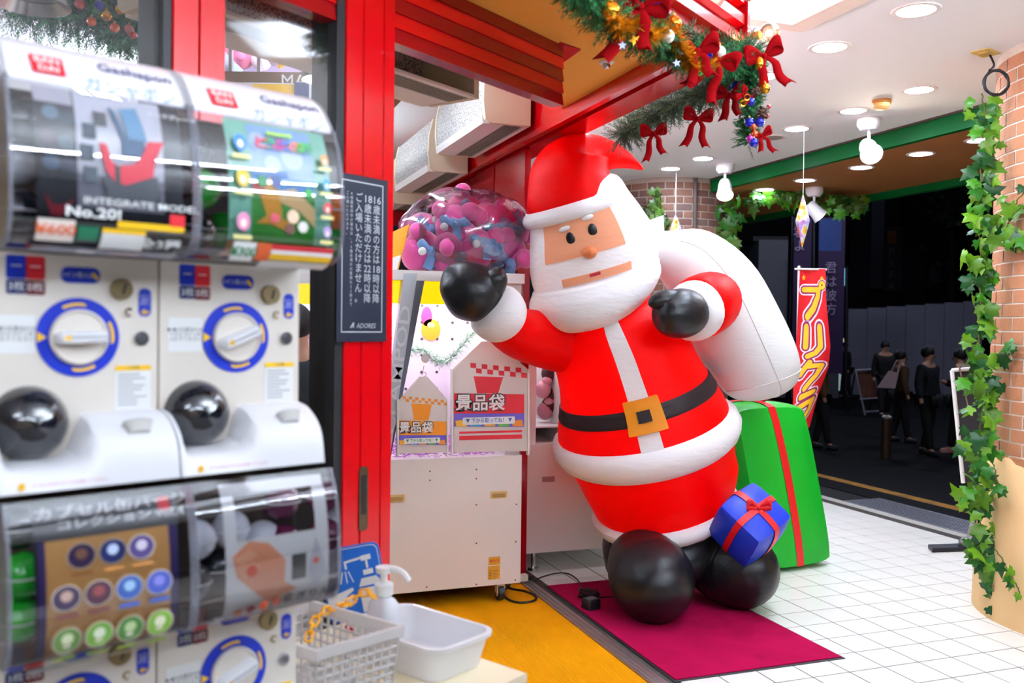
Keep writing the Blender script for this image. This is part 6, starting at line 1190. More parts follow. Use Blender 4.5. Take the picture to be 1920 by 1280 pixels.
def added_street_lamp(label, p, z):  # lamps added out of view beyond the soffit to light street and hoarding
    t = thing('street_lamp', label, 'street lamp', p); b = B(); b.cyl((0, 0, 0), (0, 0, z - p.z), 0.06, n=10); b.build('pole', MATS['pole_black'], t); b = B(); b.lathe([(0.0, .30), (.22, .26), (.26, .16), (.2, .14)], (0, 0, z - p.z - .1), UP, 18, cap=False); b.build('hood', MATS['pole_black'], t); b = B(); b.ell((0, 0, z - p.z), (.17, .17, .14), 14, 8); b.build('lamp_globe', emis('street_globe', 'dfe6ff', 260.0), t)
added_street_lamp('tall street lamp standing on the far pavement beyond the brown soffit', gp(1480, 19), 5.6); added_street_lamp('tall street lamp standing across the road from the green beam', gp(1900, 19), 5.4); added_street_lamp('tall street lamp at the road side near the brick column', gp(2010, 12.5), 4.9)
VIO = mat('banner_violet', '2c1440', 0.6, var=0.15); PAL = mat('pale_print', '9a8aa8', 0.6)
def street_banner(label, px0, px1, py0, py1, chars, poster):
    t = thing('street_banner', label, 'banner', S((px0 + px1) / 2, py1, 21.8)); cl = face(px0, px1, 21.8, py0, py1, 0.02); cl.build('cloth', VIO, t, world=True, smooth=False)
    if poster:
        face(px0 + 4, px1 - 3, 21.75, py0 + 2, py0 + 62, 0.01).build('poster', mat('poster_blue', '27407e', 0.6, var=0.3, vscale=2), t, world=True, smooth=False)
    for i, ch in enumerate(chars): p = S((px0 + px1) / 2 + 2, (py0 + 95 if poster else py0 + 28) + i * 26, 21.7); text('lettering', ch, 0.30, PAL, t, frm(p, rh, UP), 0.01, world=True)
    b = B(); b.cyl(S(px0, py0 - 2, 21.8), S(px1, py0 - 2, 21.8), 0.02, n=6); b.build('rod', MATS['pole_black'], t, world=True)
street_banner('violet street banner with white characters left of the lamp post', 1476, 1518, 408, 660, '君よ', False); street_banner('violet street banner with a blue poster right of the lamp post', 1531, 1580, 408, 700, '君は彼方', True)
bsn = thing('blue_light_sign', 'small glowing blue sign box on a dark pole in the street', 'sign', gp(1583, 23)); face(1574, 1585, 23, 503, 535, 0.12).build('light_box', emis('sign_cyan', '7cc8f4', 1.6), bsn, world=True, smooth=False); b = B(); b.cyl(gp(1587, 23), S(1587, 500, 23), 0.045, n=8); b.build('pole', DK, bsn, world=True)
# lit vending display behind the passer-by
vd = thing('vending_machine', 'glowing vending machine at the end of the hoarding', 'vending machine', gp(1573, 28.5)); face(1559, 1588, 28.6, 630, 742, 0.8).build('case', DK2, vd, world=True, smooth=False)
face(1562, 1585, 28.5, 634, 655, 0.02).build('display', emis('vend_warm', 'f0d8b0', 0.8), vd, world=True, smooth=False); face(1562, 1585, 28.5, 664, 676, 0.02).build('display', emis('vend_cool', 'c8d8e8', 0.6), vd, world=True, smooth=False); face(1562, 1585, 28.5, 682, 732, 0.02).build('display', emis('vend_panel', 'a8c0c4', 0.5), vd, world=True, smooth=False)
for i, k in enumerate(('d8502c', 'e8c02c', '3c7ac0', 'c02c50', '6aa03c')): face(1563 + i * 4.4, 1566.5 + i * 4.4, 28.45, 644 - (i % 2) * 5, 654, 0.02).build('product', emis('prod' + k, k, 0.5), vd, world=True, smooth=False)
# folding board stand and bollard
fs = thing('folding_board', 'white framed folding board standing in the dark street', 'board', gp(1632, 21)); b = B()
for a, c in (((1604, 694), (1622, 778)), ((1640, 692), (1652, 774)), ((1604, 694), (1640, 692)), ((1612, 748), (1648, 746)), ((1621, 772), (1652, 770))): b = B(); b.cyl(S(*a, 21), S(*c, 21), 0.022, n=6); b.build('frame_bar', mat('board_frame', '9c9ca8', 0.5), fs, world=True)
b = B(); b.prism([S(1607, 697, 21.02), S(1639, 695, 21.02), S(1648, 744, 21.02), S(1614, 746, 21.02)], fh * 0.02); b.build('panel', mat('board_print', '6a4030', 0.6, var=0.5, vscale=4), fs, world=True, smooth=False)
for a, c in (((1604, 694), (1590, 776)), ((1640, 692), (1630, 772))): b = B(); b.cyl(S(*a, 21.05), S(*c, 21.6), 0.02, n=6); b.build('rear_leg', DK2, fs, world=True)
bo = gp(1665, 14.0); t = thing('bollard', 'dark metal street bollard with pale cap', 'bollard', bo); b = B(); b.cyl((0, 0, 0), (0, 0, 0.62), 0.075, n=18); b.build('shaft', mat('bollard_brown', '4a3a2c', 0.4, 0.5), t); b = B(); b.lathe([(0.078, 0.62), (0.078, 0.645), (0.05, 0.67), (0.0, 0.675)], n=18, cap=False); b.build('cap', mat('bollard_cap', '9a948c', 0.4, 0.4), t)
# ---- trees
def tree(label, px, d, py0, py1, wpx, seed):
    random.seed(seed); t = thing('street_tree', label, 'tree', gp(px, d)); top = S(px, py0, d); b = B(); b.cyl(gp(px, d), S(px, (py0 + py1) / 2, d), 0.16, 0.06, n=8); b.build('trunk', mat('bark', '1c1612', 0.9), t, world=True)
    b = B()
    for i in range(900):
        c = S(px + random.gauss(0, wpx * .4), random.uniform(py0, py1), d + random.gauss(0, .8)); n_ = V((random.gauss(0, 1), random.gauss(0, 1), random.gauss(0, 1))).normalized(); x = n_.orthogonal().normalized() * random.uniform(.12, .24); y = n_.cross(x)
        b.add([c - x, c - y * .5, c + x, c + y * .5], [(0, 1, 2, 3)])
    b.build('crown', mat('night_leaf', '14200f', 0.6, var=0.3), t, world=True, smooth=False, kind='stuff')
tree('dark street tree in front of the black building beside the brick column', 1785, 32, 330, 420, 48, 3); tree('dark street tree with a lower crown above the hoarding', 1800, 37, 430, 545, 40, 4)
# ---- people
def person(label, px, d, h, turn, cols, arms, walk=0.12, bag=None, gz=GZ, lean=0.0):
    base = S(px, 640, d); base.z = gz; k = h / 1.72; yaw = math.atan2((CAM - base).y, (CAM - base).x) + math.pi / 2 + R(turn)      # local -y faces the viewer at turn 0
    t = thing('person', label, 'person', base, yaw); hz = 1.60
    J = {'pel': (0, 0, .95), 'sp': (0, -lean * .3, 1.15), 'ch': (0, -lean * .7, 1.38), 'nk': (0, -lean, 1.50), 'hd': (0, -lean - .01, 1.62), 'cr': (0, -lean, 1.70),
         'hl': (-.09, 0, .90), 'kl': (-.10, -walk * .5, .50), 'al': (-.10, -walk, .09), 'tl': (-.11, -walk - .13, .03), 'hr': (.09, 0, .90), 'kr': (.10, walk * .25 - .02, .50), 'ar': (.10, walk, .09), 'tr': (.11, walk - .13, .03)}
    for s_, nm in ((-1, 'L'), (1, 'R')):
        e, w_ = arms[nm]; J['s' + nm] = (s_ * .185, -lean * .75, 1.42); J['e' + nm] = (s_ * .185 + e[0] * s_, -lean * .6 + e[1], 1.42 + e[2]); J['w' + nm] = (J['e' + nm][0] + w_[0] * s_, J['e' + nm][1] + w_[1], J['e' + nm][2] + w_[2]); J['f' + nm] = tuple(J['w' + nm][i] + (J['w' + nm][i] - J['e' + nm][i]) * 0.30 for i in range(3))
    def skin(name, edges, rad, m, parent, root='pel', grow=0.0):
        ns = []; [ns.append(n_) for e in edges for n_ in e if n_ not in ns]; me = bpy.data.meshes.new(name); me.from_pydata([tuple(c * k for c in J[n_]) for n_ in ns], [(ns.index(a), ns.index(b_)) for a, b_ in edges], [])
        o = bpy.data.objects.new(name, me); COL.objects.link(o); o.parent = parent; sm = o.modifiers.new('skin', 'SKIN'); sm.use_smooth_shade = True; ss = o.modifiers.new('sub', 'SUBSURF'); ss.levels = ss.render_levels = 2
        if not me.skin_vertices: 
            bm = bmesh.new(); bm.from_mesh(me); bm.verts.layers.skin.verify(); bm.to_mesh(me); bm.free()
        for i, n_ in enumerate(ns):
            r_ = rad.get(n_, 0.05); r_ = (r_, r_) if isinstance(r_, float) else r_; me.skin_vertices[0].data[i].radius = ((r_[0] + grow) * k, (r_[1] + grow) * k)
            me.skin_vertices[0].data[i].use_root = n_ == root
        me.materials.append(m); return o
    Rr = {'pel': (.15, .11), 'sp': (.14, .10), 'ch': (.165, .11), 'nk': .055, 'hd': (.082, .098), 'cr': (.07, .085), 'hl': .085, 'hr': .085, 'kl': .06, 'kr': .06, 'al': .042, 'ar': .042, 'tl': .04, 'tr': .04}
    for nm in 'LR': Rr.update({'s' + nm: .062, 'e' + nm: .045, 'w' + nm: .033, 'f' + nm: .035})
    sp = [('pel', 'sp'), ('sp', 'ch'), ('ch', 'nk'), ('nk', 'hd'), ('hd', 'cr')]; am = [e for nm in 'LR' for e in (('ch', 's' + nm), ('s' + nm, 'e' + nm), ('e' + nm, 'w' + nm), ('w' + nm, 'f' + nm))]; lg = [('pel', 'hl'), ('hl', 'kl'), ('kl', 'al'), ('al', 'tl'), ('pel', 'hr'), ('hr', 'kr'), ('kr', 'ar'), ('ar', 'tr')]
    skinm = mat('skin_tone', 'b98a70', 0.6); body = skin('body', sp + am + lg, Rr, skinm, t)
    skin('jacket', [('pel', 'sp'), ('sp', 'ch')] + [e for e in am if e[1][0] != 'f'], Rr, mat('cloth_' + cols[0], cols[0], 0.8, var=0.2), t, 'sp', 0.028)
    skin('trousers', [e for e in lg if e[1][0] != 't'], Rr, mat('cloth_' + cols[1], cols[1], 0.8, var=0.2), t, 'pel', 0.02)
    b = B(); hd = V(J['hd']) * k; b.ell(hd + V((0, .022, .045)) * k, (.098 * k, .108 * k, .105 * k), 16, 10); b.build('hair', mat('hair_black', '0e0c0e', 0.6), t)
    for s_ in 'lr':
        a = V(J['a' + s_]) * k; q = V(J['t' + s_]) * k; b = B(); b.tube([a + V((0, .05, -.035)) * k, a + V((0, 0, -.03)) * k, q + V((0, 0, .005)), q + V((0, -.03, 0)) * k], [.05 * k, .055 * k, .05 * k, .02 * k], 10); b.build('shoe', mat('shoe_' + cols[2], cols[2], 0.6), t)
    b = B()
    for s_ in (-1, 1): b.ell(hd + V((s_ * .032, -.088, .005)) * k, .010 * k, 8, 6)
    b.ell(hd + V((0, -.098, -.025)) * k, (.012 * k, .018 * k, .02 * k), 8, 6); b.ell(hd + V((0, -.086, -.06)) * k, (.024 * k, .008 * k, .006 * k), 8, 6); b.build('facial_features', mat('face_dark', '5a3a30', 0.6), t)
    return t
AD = {'L': ((.05, .02, -.27), (.02, -.06, -.24)), 'R': ((.05, .02, -.27), (.02, -.06, -.24))}
AP = {'L': ((.04, .0, -.28), (-.10, -.20, .06)), 'R': ((.04, .02, -.28), (.0, -.05, -.25))}
person('person in black with both arms down before the hoarding', 1660, 20.6, 1.70, 20, ('0c0c0e', '0c0c10', '141414'), AD)
pb_ = person('person in a brown jacket carrying a pale tote bag', 1690, 16.0, 1.60, 110, ('4a3420', '101014', '1c1c1c'), AD)
person('person in a navy jacket with hair over the forehead', 1741, 14.4, 1.70, 60, ('12141c', '0c0c10', '141414'), AD)
person('person in black with pink sneakers looking at a phone', 1800, 14.5, 1.66, -80, ('0a0a0c', '0c0c0f', 'e0a8a0'), AP, 0.10)
person('dark stooping person with a cap in front of the glowing vending machine', 1588, 26.0, 1.60, -60, ('0a0a0c', '0a0a0c', '101010'), AP, 0.1, lean=.08)
person('person in an ochre coat passing behind the red banner', 1543, 15.0, 1.62, 90, ('5a401c', '0e0e12', '151515'), AD)
p = S(1668, 712, 15.85); b = B(); b.prism([p + rh * x + UP * z for x, z in ((-.18, -.14), (.10, -.15), (.16, .12), (.02, .16))], fh * 0.09); tb_ = tag(b.build('tote_bag', mat('tote_pink', 'b09898', 0.8, var=0.1), smooth=False), 'pale pink tote bag hanging from the shoulder of the person in brown', 'bag'); b = B(); b.tube(cr([p + rh * .03 + UP * .15, p + rh * .12 + UP * .34 , S(1686, 683, 15.95), p + rh * .14 + UP * .12], 5), 0.012, 6); b.build('strap', MATS['tote_pink'], tb_, world=True)
# ---- sign stand by the round column
d_ = 6.3; ss = thing('sign_stand', 'white framed dark sign stand behind the ivy of the round column', 'sign stand', onz(1800, 1040))
q = [S(1785, 694, d_), S(1838, 690, d_), S(1862, 905, d_), S(1806, 905, d_)]
b = B(); b.prism([a + fwd * 0.012 for a in q], fwd * 0.012); b.build('panel', mat('panel_charcoal', '3e3f46', 0.4, var=0.05), ss, world=True, smooth=False)
for a, c in ((q[0], q[1]), (q[1], q[2]), (q[3], q[0])): b = B(); b.cyl(a, c, 0.014, n=8); b.build('frame_bar', LWH, ss, world=True)
p = S(1803, 720, d_ - .02); b = B(); b.prism([p + right * x + UP * y for x, y in rrect(0.075, 0.045, 0.018)], fwd * 0.004); b.build('white_label', LWH, ss, world=True, smooth=False)
b = B(); b.cyl(S(1798, 685, d_ - .03), S(1816, 770, d_ - .03), 0.007, n=8); b.cyl(S(1794, 684, d_ - .03), S(1840, 683, d_ - .03), 0.010, n=8); b.build('clip_arm', STEEL, ss, world=True)
f0 = onz(1748, 1036); f1 = onz(1830, 1033); b = B(); b.prism([f0 + V((0, 0, .004)), f1 + V((0, 0, .004)), f1 + V((.06, .10, .004)), f0 + V((.06, .10, .004))], (0, 0, 0.028)); b.build('foot', mat('foot_black', '35353a', 0.4, 0.5), ss, world=True, smooth=False)
f0 = onz(1812, 1030); b = B(); b.cyl(f0, S(1840, 905, d_ + .02), 0.016, n=10); b.ell(f0 + V((0, 0, .05)), (.06, .05, .045), 12, 8); b.build('stem', ALU, ss, world=True)
# ================================================================== SANITISER TABLE, CABLES, SHOP INTERIOR
ZT = 0.715; Rc = onz(988, 1262, ZT); e1 = (onz(880, 1226, ZT) - Rc).normalized(); e2 = V((e1.y, -e1.x, 0));  e2 = -e2 if e2.dot(CAM - Rc) < 0 else e2
tb = thing('side_table', 'small cream topped table with wooden edge holding the hand sanitiser', 'table', (Rc + e1 * .3 + e2 * .2) * 1 - V((0, 0, ZT)))
LW, LD_ = 0.62, 0.34
b = B(); b.prism([Rc, Rc + e1 * LW, Rc + e1 * LW + e2 * LD_, Rc + e2 * LD_], (0, 0, -0.022)); b.build('top', mat('laminate_cream', 'f0e2c0', 0.4, var=0.03), tb, world=True, smooth=False)
b = B(); b.prism([Rc + e1 * .004 + e2 * .004 - UP * .022, Rc + e1 * (LW - .004) + e2 * .004 - UP * .022, Rc + e1 * (LW - .004) + e2 * (LD_ - .004) - UP * .022, Rc + e1 * .004 + e2 * (LD_ - .004) - UP * .022], (0, 0, -0.025)); b.build('apron', mat('wood_edge', 'c08a52', 0.6, var=0.15, vscale=20), tb, world=True, smooth=False)
for u in (.04, LW - .04):
    for v in (.04, LD_ - .04): p = Rc + e1 * u + e2 * v; b = B(); b.cyl((p.x, p.y, -.001), (p.x, p.y, ZT - .047), 0.016, n=10); b.build('leg', STEEL, tb, world=True)
# basin
WB = mat('basin_white', 'f3f3f5', 0.3, var=0.02, coat=0.3, transl=0.1)
bc = onz(786, 1236, ZT); bx_ = e1; by_ = e2
def basin(name, c, hx, hy, h, m, t, taper=0.86, wall=0.004, notch=True):
    def ring(s_, z, inn=0):
        out = []
        for x, y in rrect(2 * hx * s_ - inn, 2 * hy * s_ - inn, 0.045 * s_, 6):
            zz = z
            if notch and z > h * 0.8: zz -= 0.022 * max(0, 1 - ((y) / (hy * .45)) ** 2) if abs(abs(x) - hx * s_) < .02 else 0
            out.append(c + bx_ * x + by_ * y + UP * zz)
        return out
    b = B(); b.rings([ring(taper, 0.001), ring(.99, h - .012), ring(1.045, h - .010), ring(1.05, h), ring(.985, h, wall), ring(taper, .006, wall)]); return b.build(name, m, t, world=True) if t else b.build(name, m)
bs_ = thing('wash_basin', 'white plastic tray basin under the pump bottle on the side table', 'basin', bc); basin('shell', bc, 0.165, 0.105, 0.088, WB, bs_)
# pump bottle standing in the basin
pc = bc + e1 * 0.085 + UP * 0.007 + e2 * .045; pt = thing('pump_bottle', 'white pump bottle of hand sanitiser standing in the basin', 'bottle', pc); BW = mat('bottle_white', 'f0f2f6', 0.35, var=0.02, transl=0.2)
b = B(); b.rings([[e1 * x + e2 * y + UP * z for x, y in rrect(w_, w_ * .72, w_ * .28, 5)] for w_, z in ((.080, 0), (.086, .004), (.088, .10), (.082, .125), (.060, .14), (.040, .146), (.036, .152))]); b.build('body', BW, pt)
b = B(); b.lathe([(.021, .15), (.024, .152), (.024, .178), (.018, .182), (.010, .184), (.009, .205), (.020, .207), (.022, .222), (.0, .224)], n=20, cap=False); b.build('pump', LWH, pt)
b = B(); sd = (right * .9 + -fwd * .3).normalized(); b.tube(cr([UP * .216, sd * .03 + UP * .218, sd * .055 + UP * .208, sd * .070 + UP * .190], 5), [.010, .0085, .007, .006] and [.009] * 16, 8); b.build('nozzle', LWH, pt)
# perforated basket
kc = onz(735, 1172, 0.0); kz = 0.885; kr = onz(750, 1172, kz); a1 = (onz(560, 1120, kz) - kr).normalized(); a2 = (onz(590, 1218, kz) - kr).normalized(); KL, KD, KH = 0.30, 0.22, 0.15
bk = thing('plastic_basket', 'translucent white perforated plastic basket beside the pump bottle', 'basket', kr - UP * KH); KM = mat('basket_white', 'eceae8', 0.35, transl=0.4, var=0.02)
def kp(u, v, z): s_ = 1 - 0.10 * (1 - z / KH); c = kr + a1 * KL / 2 + a2 * KD / 2; q = kr + a1 * u * KL + a2 * v * KD; q = c + (q - c) * s_; return V((q.x, q.y, kz - KH + z))
cor = ((0, 0), (1, 0), (1, 1), (0, 1))
b = B(); 
for zz, hh in ((KH, .022),):
    pts = [kp(u, v, zz) for u, v in cor]; ct = sum(pts, V((0, 0, 0))) / 4; b.rings([[p + (p - ct).normalized() * .010 - UP * hh for p in pts], [p + (p - ct).normalized() * .012 for p in pts], [p - (p - ct).normalized() * .004 for p in pts], [p - (p - ct).normalized() * .004 - UP * hh for p in pts]], cap=False)
b.build('rim', KM, bk, world=True, smooth=False)
for (u0, v0), (u1, v1) in zip(cor, cor[1:] + cor[:1]):
    b = B(); n = 13 if u0 != u1 else 10
    for i in range(n + 1): f_ = i / n; u, v = u0 + (u1 - u0) * f_, v0 + (v1 - v0) * f_; b.tube([kp(u, v, 0), kp(u, v, KH - .02)], 0.0032, 4)
    for j in range(7): z = 0.004 + j * .02; b.tube([kp(u0, v0, z), kp(u1, v1, z)], 0.0032, 4)
    b.build('mesh_wall', KM, bk, world=True, smooth=False, kind='stuff')
b = B(); b.add([kp(u, v, 0.002) for u, v in cor] + [kp(u, v, -0.001) for u, v in cor], [(0, 1, 2, 3), (7, 6, 5, 4)]); b.build('bottom', KM, bk, world=True, smooth=False)
# basket stands on a wire shelf bracket fixed to the table edge
b = B(); zz = kz - KH - .004
cc = kr + a1 * KL * .5 + a2 * KD * .5
b.bb((cc.x - .08, cc.y - .06, 0), (cc.x + .08, cc.y + .06, zz)); tag(b.build('carton', mat('carton_cream', 'e6d2a8', 0.8, var=0.05), smooth=False), 'plain cream carton standing under the plastic basket', 'box')
# blue hand-washing sign
SB = mat('sign_blue', '1565c4', 0.4, var=0.04); ds = 2.50; sgx = (S(722, 1024, ds) - S(608, 1045, ds)).normalized(); so_ = S(664, 1092, ds); Mb = frm(so_, sgx, UP); sc = 0.00147
hs = thing('hand_sign', 'blue hand washing sign with white pump and hand pictogram', 'sign', S(664, 1150, ds)); 
b = B(); b.prism([Mb @ V((x, y, 0)) for x, y in rrect(.170, .205, .02, 6)], (Mb.to_3x3() @ V((0, 0, -.004)))); b.build('panel', SB, hs, world=True, smooth=False)
rr = rrect(.160, .195, .017, 6); b = B(); b.rings([[Mb @ V((x, y, .0006)) for x, y in rr], [Mb @ V((x * .975, y * .98, .0006)) for x, y in rr]], cap=False); b.build('border', LWH, hs, world=True, smooth=False)
def pic(polys, nm):
    for po_ in polys: b = B(); b.prism([Mb @ V((x, y, .0012)) for x, y in po_], Mb.to_3x3() @ V((0, 0, -.0006))); b.build(nm, LWH, hs, world=True, smooth=False)
pic([[(.030, .070), (.058, .072), (.058, .058), (.030, .056)], [(-.018, .062), (.030, .068), (.030, .062), (-.012, .057), (-.012, .040), (-.018, .040)], [(.041, .056), (.047, .056), (.047, .034), (.041, .034)], [(.030, .030), (.058, .032), (.058, .018), (.030, .016)], [(.022, .008), (.064, .010), (.078, -.012), (.012, -.014)], [(.012, -.020), (.078, -.018), (.078, -.085), (.012, -.085)]], 'pump_picture')
pic([[(-.020 + dx, .034), (-.017 + dx, .034), (-.017 + dx * 2.2, .002), (-.020 + dx * 2.2, .002)] for dx in (-.008, 0, .008)], 'spray_picture')
pic([[(-.078, -.010), (-.062, -.026), (-.030, -.018), (-.006, -.012), (-.004, -.020), (-.030, -.036), (-.004, -.036), (.004, -.046), (-.02, -.062), (-.05, -.070), (-.078, -.068)]], 'hand_picture')
b = B(); q = Mb @ V((0, -.10, -.006)); b.cyl(V((q.x, q.y, ZT + .004)), q + V((0, 0, .03)), 0.006, n=8); b.cyl(V((q.x, q.y, ZT + .001)), V((q.x, q.y, ZT + .008)), 0.045, n=20); b.build('stand', STEEL, hs, world=True)
# yellow plastic chain
CHM = mat('chain_yellow', 'f0a814', 0.35, var=0.05); ch = thing('plastic_chain', 'yellow plastic chain draped from the basket to the pump bottle', 'chain', S(640, 1160, 2.2))
cp = cr([S(578, 1200, 2.05), S(585, 1175, 2.08), S(602, 1148, 2.12), S(628, 1140, 2.16), S(650, 1132, 2.2), S(672, 1116, 2.22), S(686, 1108, 2.22), S(703, 1120, 2.22)], 8); acc = 0; last = cp[0]; k = 0; sel = [cp[0]]
for p in cp[1:]:
    acc += (p - last).length; last = p
    if acc > 0.019: sel.append(p); acc = 0
for i, (p, q) in enumerate(zip(sel[:-1], sel[1:])):
    d = (q - p).normalized(); s_ = d.cross(-fwd).normalized() if i % 2 == 0 else -fwd; s_ = (s_ - d * s_.dot(d)).normalized(); m = (p + q) / 2; pts = [m + d * (.008 * math.copysign(1, math.cos(a)) * (abs(math.cos(a)) > .01) + .006 * math.cos(a)) + s_ * .0085 * math.sin(a) for a in [2 * math.pi * j / 14 + .1 for j in range(14)]]
    B().tube(pts, 0.0030, 6, closed=True).build('link', CHM, ch, world=True)
# ---- cables on the floor
CB = mat('cable_black', '121216', 0.45, var=0.1)
pts = [onz(x, y, .012) for x, y in ((985, 1084), (1000, 1087), (1020, 1080), (1045, 1074), (1065, 1075), (1080, 1084), (1090, 1096), (1092, 1102))]; random.seed(5)
c0 = onz(1102, 1116, .02)
for i in range(20): a = i * 1.9; pts.append(c0 + V((math.cos(a) * .07 * random.uniform(.5, 1.1), math.sin(a) * .05 * random.uniform(.5, 1.2), random.uniform(-.006, .035))))
pts += [onz(1125, 1120, .014), onz(1140, 1119, .014), onz(1160, 1117, .014)]
b = B(); b.tube(cr(pts, 5), 0.0042, 6); tag(b.build('power_cable', CB), 'tangled black power cable on the corner of the maroon doormat', 'cable')
p = onz(1108, 1140, .009); t = thing('power_adapter', 'black square power adapter lying on the maroon doormat', 'adapter', p, 0.3); B().rings([[V((x, y, z)) for x, y in rrect(w_, w_ * .9, .008)] for w_, z in ((.078, 0), (.082, .006), (.082, .048), (.074, .056))]).build('case', BLACK, t); b = B(); b.bb((-.03, -.022, .056), (.03, .022, .0566)); b.build('label', mat('adapter_label', '4a4a52', 0.4), t, smooth=False); b = B(); b.cyl((.04, .02, .02), (.075, .03, .02), .010, .006, n=8); b.build('strain_relief', BLACK, t)
pts = [onz(x, y, .006) for x, y in ((948, 1090), (956, 1102), (985, 1108), (1003, 1116), (1004, 1124), (985, 1129), (962, 1127), (946, 1117), (947, 1106), (958, 1094))]
b = B(); b.tube(cr(pts, 6), 0.0060, 6); tag(b.build('floor_cable', CB), 'loop of black cable on the yellow mat under the crane game corner', 'cable')
p = onz(975, 1083, .03); b = B(); b.bb((p.x - .05, p.y - .02, .012), (p.x + .045, p.y + .02, .05)); o = b.build('extension_socket', CREAMP, smooth=False); tag(o, 'cream extension socket with a black plug under the crane game corner', 'socket'); b = B(); b.cyl(V((p.x + .045, p.y, .03)), V((p.x + .085, p.y, .028)), .016, .009, n=10); b.build('plug', BLACK, o, world=True)
# ---- things seen through the shop windows
def plushb(px, py, d, rp, col, label):
    r = rp * d / F; c = S(px, py, d); t = thing('plush_toy', label, 'plush toy', c - UP * r, group='pastel plush toys in the display case'); m = mat('pastel_' + col, col, 0.9, var=0.05, sheen=0.4)
    B().ell((0, 0, r), (r, r * .9, r), 16, 10).build('body', m, t); B().ell((-r * .5, 0, 1.9 * r), r * .32, 10, 8).build('ear', m, t); B().ell((r * .5, 0, 1.9 * r), r * .32, 10, 8).build('ear', m, t); B().ell((0, -r * .8, .6 * r), r * .3, 10, 8).build('foot', m, t)
dd = 4.6; zsh = S(500, 137, dd).z
dc = thing('display_case', 'hanging glass display case of pastel plush toys behind the shop window', 'display case', V((S(490, 640, dd + .3).x, S(490, 640, dd + .3).y, 0)))
def slab(px0, px1, d, z0, z1, th, m, nm, par, d1=None): a = S(px0, 640, d); c = S(px1, 640, d1 or d); b = B(); b.prism([V((a.x, a.y, z0)), V((c.x, c.y, z0)), V((c.x, c.y, z0)) + fh * th, V((a.x, a.y, z0)) + fh * th], (0, 0, z1 - z0)); return b.build(nm, m, par, world=True, smooth=False)
slab(400, 640, dd + .55, zsh - .45, 3.10, .04, mat('case_lilac', 'd8c8ec', 0.5, var=0.1, vscale=2), 'back', dc)
slab(400, 640, dd, zsh - .05, zsh, .55, mat('shelf_brown', '6a4a2c', 0.6), 'shelf', dc)
for px in (425, 478, 560): slab(px, px + 6, dd - .01, zsh, 3.05, .03, ALU, 'glazing_bar', dc)
slab(400, 640, dd + .02, 3.03, 3.05, .05, emis('case_lamp', 'f4ecff', 14.0), 'case_lamp', dc)
slab(405, 590, dd - .02, zsh - .40, zsh - .06, .01, mat('case_board', 'e8e4e8', 0.5), 'sign_board', dc); slab(470, 560, dd - .03, zsh - .18, zsh - .07, .006, YEL, 'sign_stripe', dc); slab(548, 575, dd - .035, zsh - .16, zsh - .06, .006, NAVY, 'sign_spot', dc)
text('lettering', 'MAX', 0.09, LWH, dc, frm(S(562, 153, dd - .045), rh, UP), 0.002, world=True)
for px, py, rp, col, nm in ((425, 40, 34, 'f4d4e2', 'pale pink'), (450, 100, 30, 'e87aa8', 'rose'), (432, 118, 26, 'bcd4ec', 'pale blue'), (505, 45, 30, 'b49ad8', 'lilac'), (520, 95, 28, 'd8c4ec', 'pale lilac'), (540, 40, 26, '9a7ac8', 'violet'), (490, 112, 20, 'e8d8e8', 'cream pink')): plushb(px, py, dd + .28, rp, col, '%s plush toy in the glass display case' % nm)
b = B(); b.prism([S(522, 128, dd - .06), S(585, 95, dd - .06), S(585, 70, dd - .06), S(545, 82, dd - .06), S(520, 122, dd - .06)], fh * .02); o = tag(b.build('price_board', YEL, smooth=False), 'slanted yellow and red price board on the display case', 'board'); text('lettering', 'Max', 0.09, LRED, o, frm(S(562, 92, dd - .075), rh + UP * .45, UP), 0.002, world=True)
# cream ventilation duct ends and lamp by the post
for px0, px1, py0, py1, nm in ((590, 640, 195, 322, 'lower'),): t = face(px0, px1, 3.9, py0, py1, .35); zt_ = max(v.z for v in t.v); t.v = [V((v.x, v.y, 3.099)) if abs(v.z - zt_) < 1e-4 and False else v for v in t.v]; c_ = sum(t.v, V((0, 0, 0))) / len(t.v); t.cyl(V((c_.x, c_.y, zt_)), V((c_.x, c_.y, 3.10)), 0.03, n=8); tag(t.build('duct_box', mat('duct_cream', 'd9cba6', 0.6, var=0.04), smooth=False), 'cream box duct seen through the window beside the red post', 'duct')
p = S(608, 150, 3.9); t = thing('pendant_lamp', 'dark pendant lamp with white underside behind the window', 'lamp', p); b = B(); b.lathe([(0.0, .07), (.05, .07), (.09, .03), (.10, 0)], n=24, cap=False); b.cyl((0, 0, .07), (0, 0, 3.1 - p.z), .008, n=6); b.build('shade', DK, t); b = B(); b.lathe([(0.0, -.01), (.095, -.002)], n=24, cap=False); b.build('diffuser', emis('pendant', 'fffaf0', 4), t)
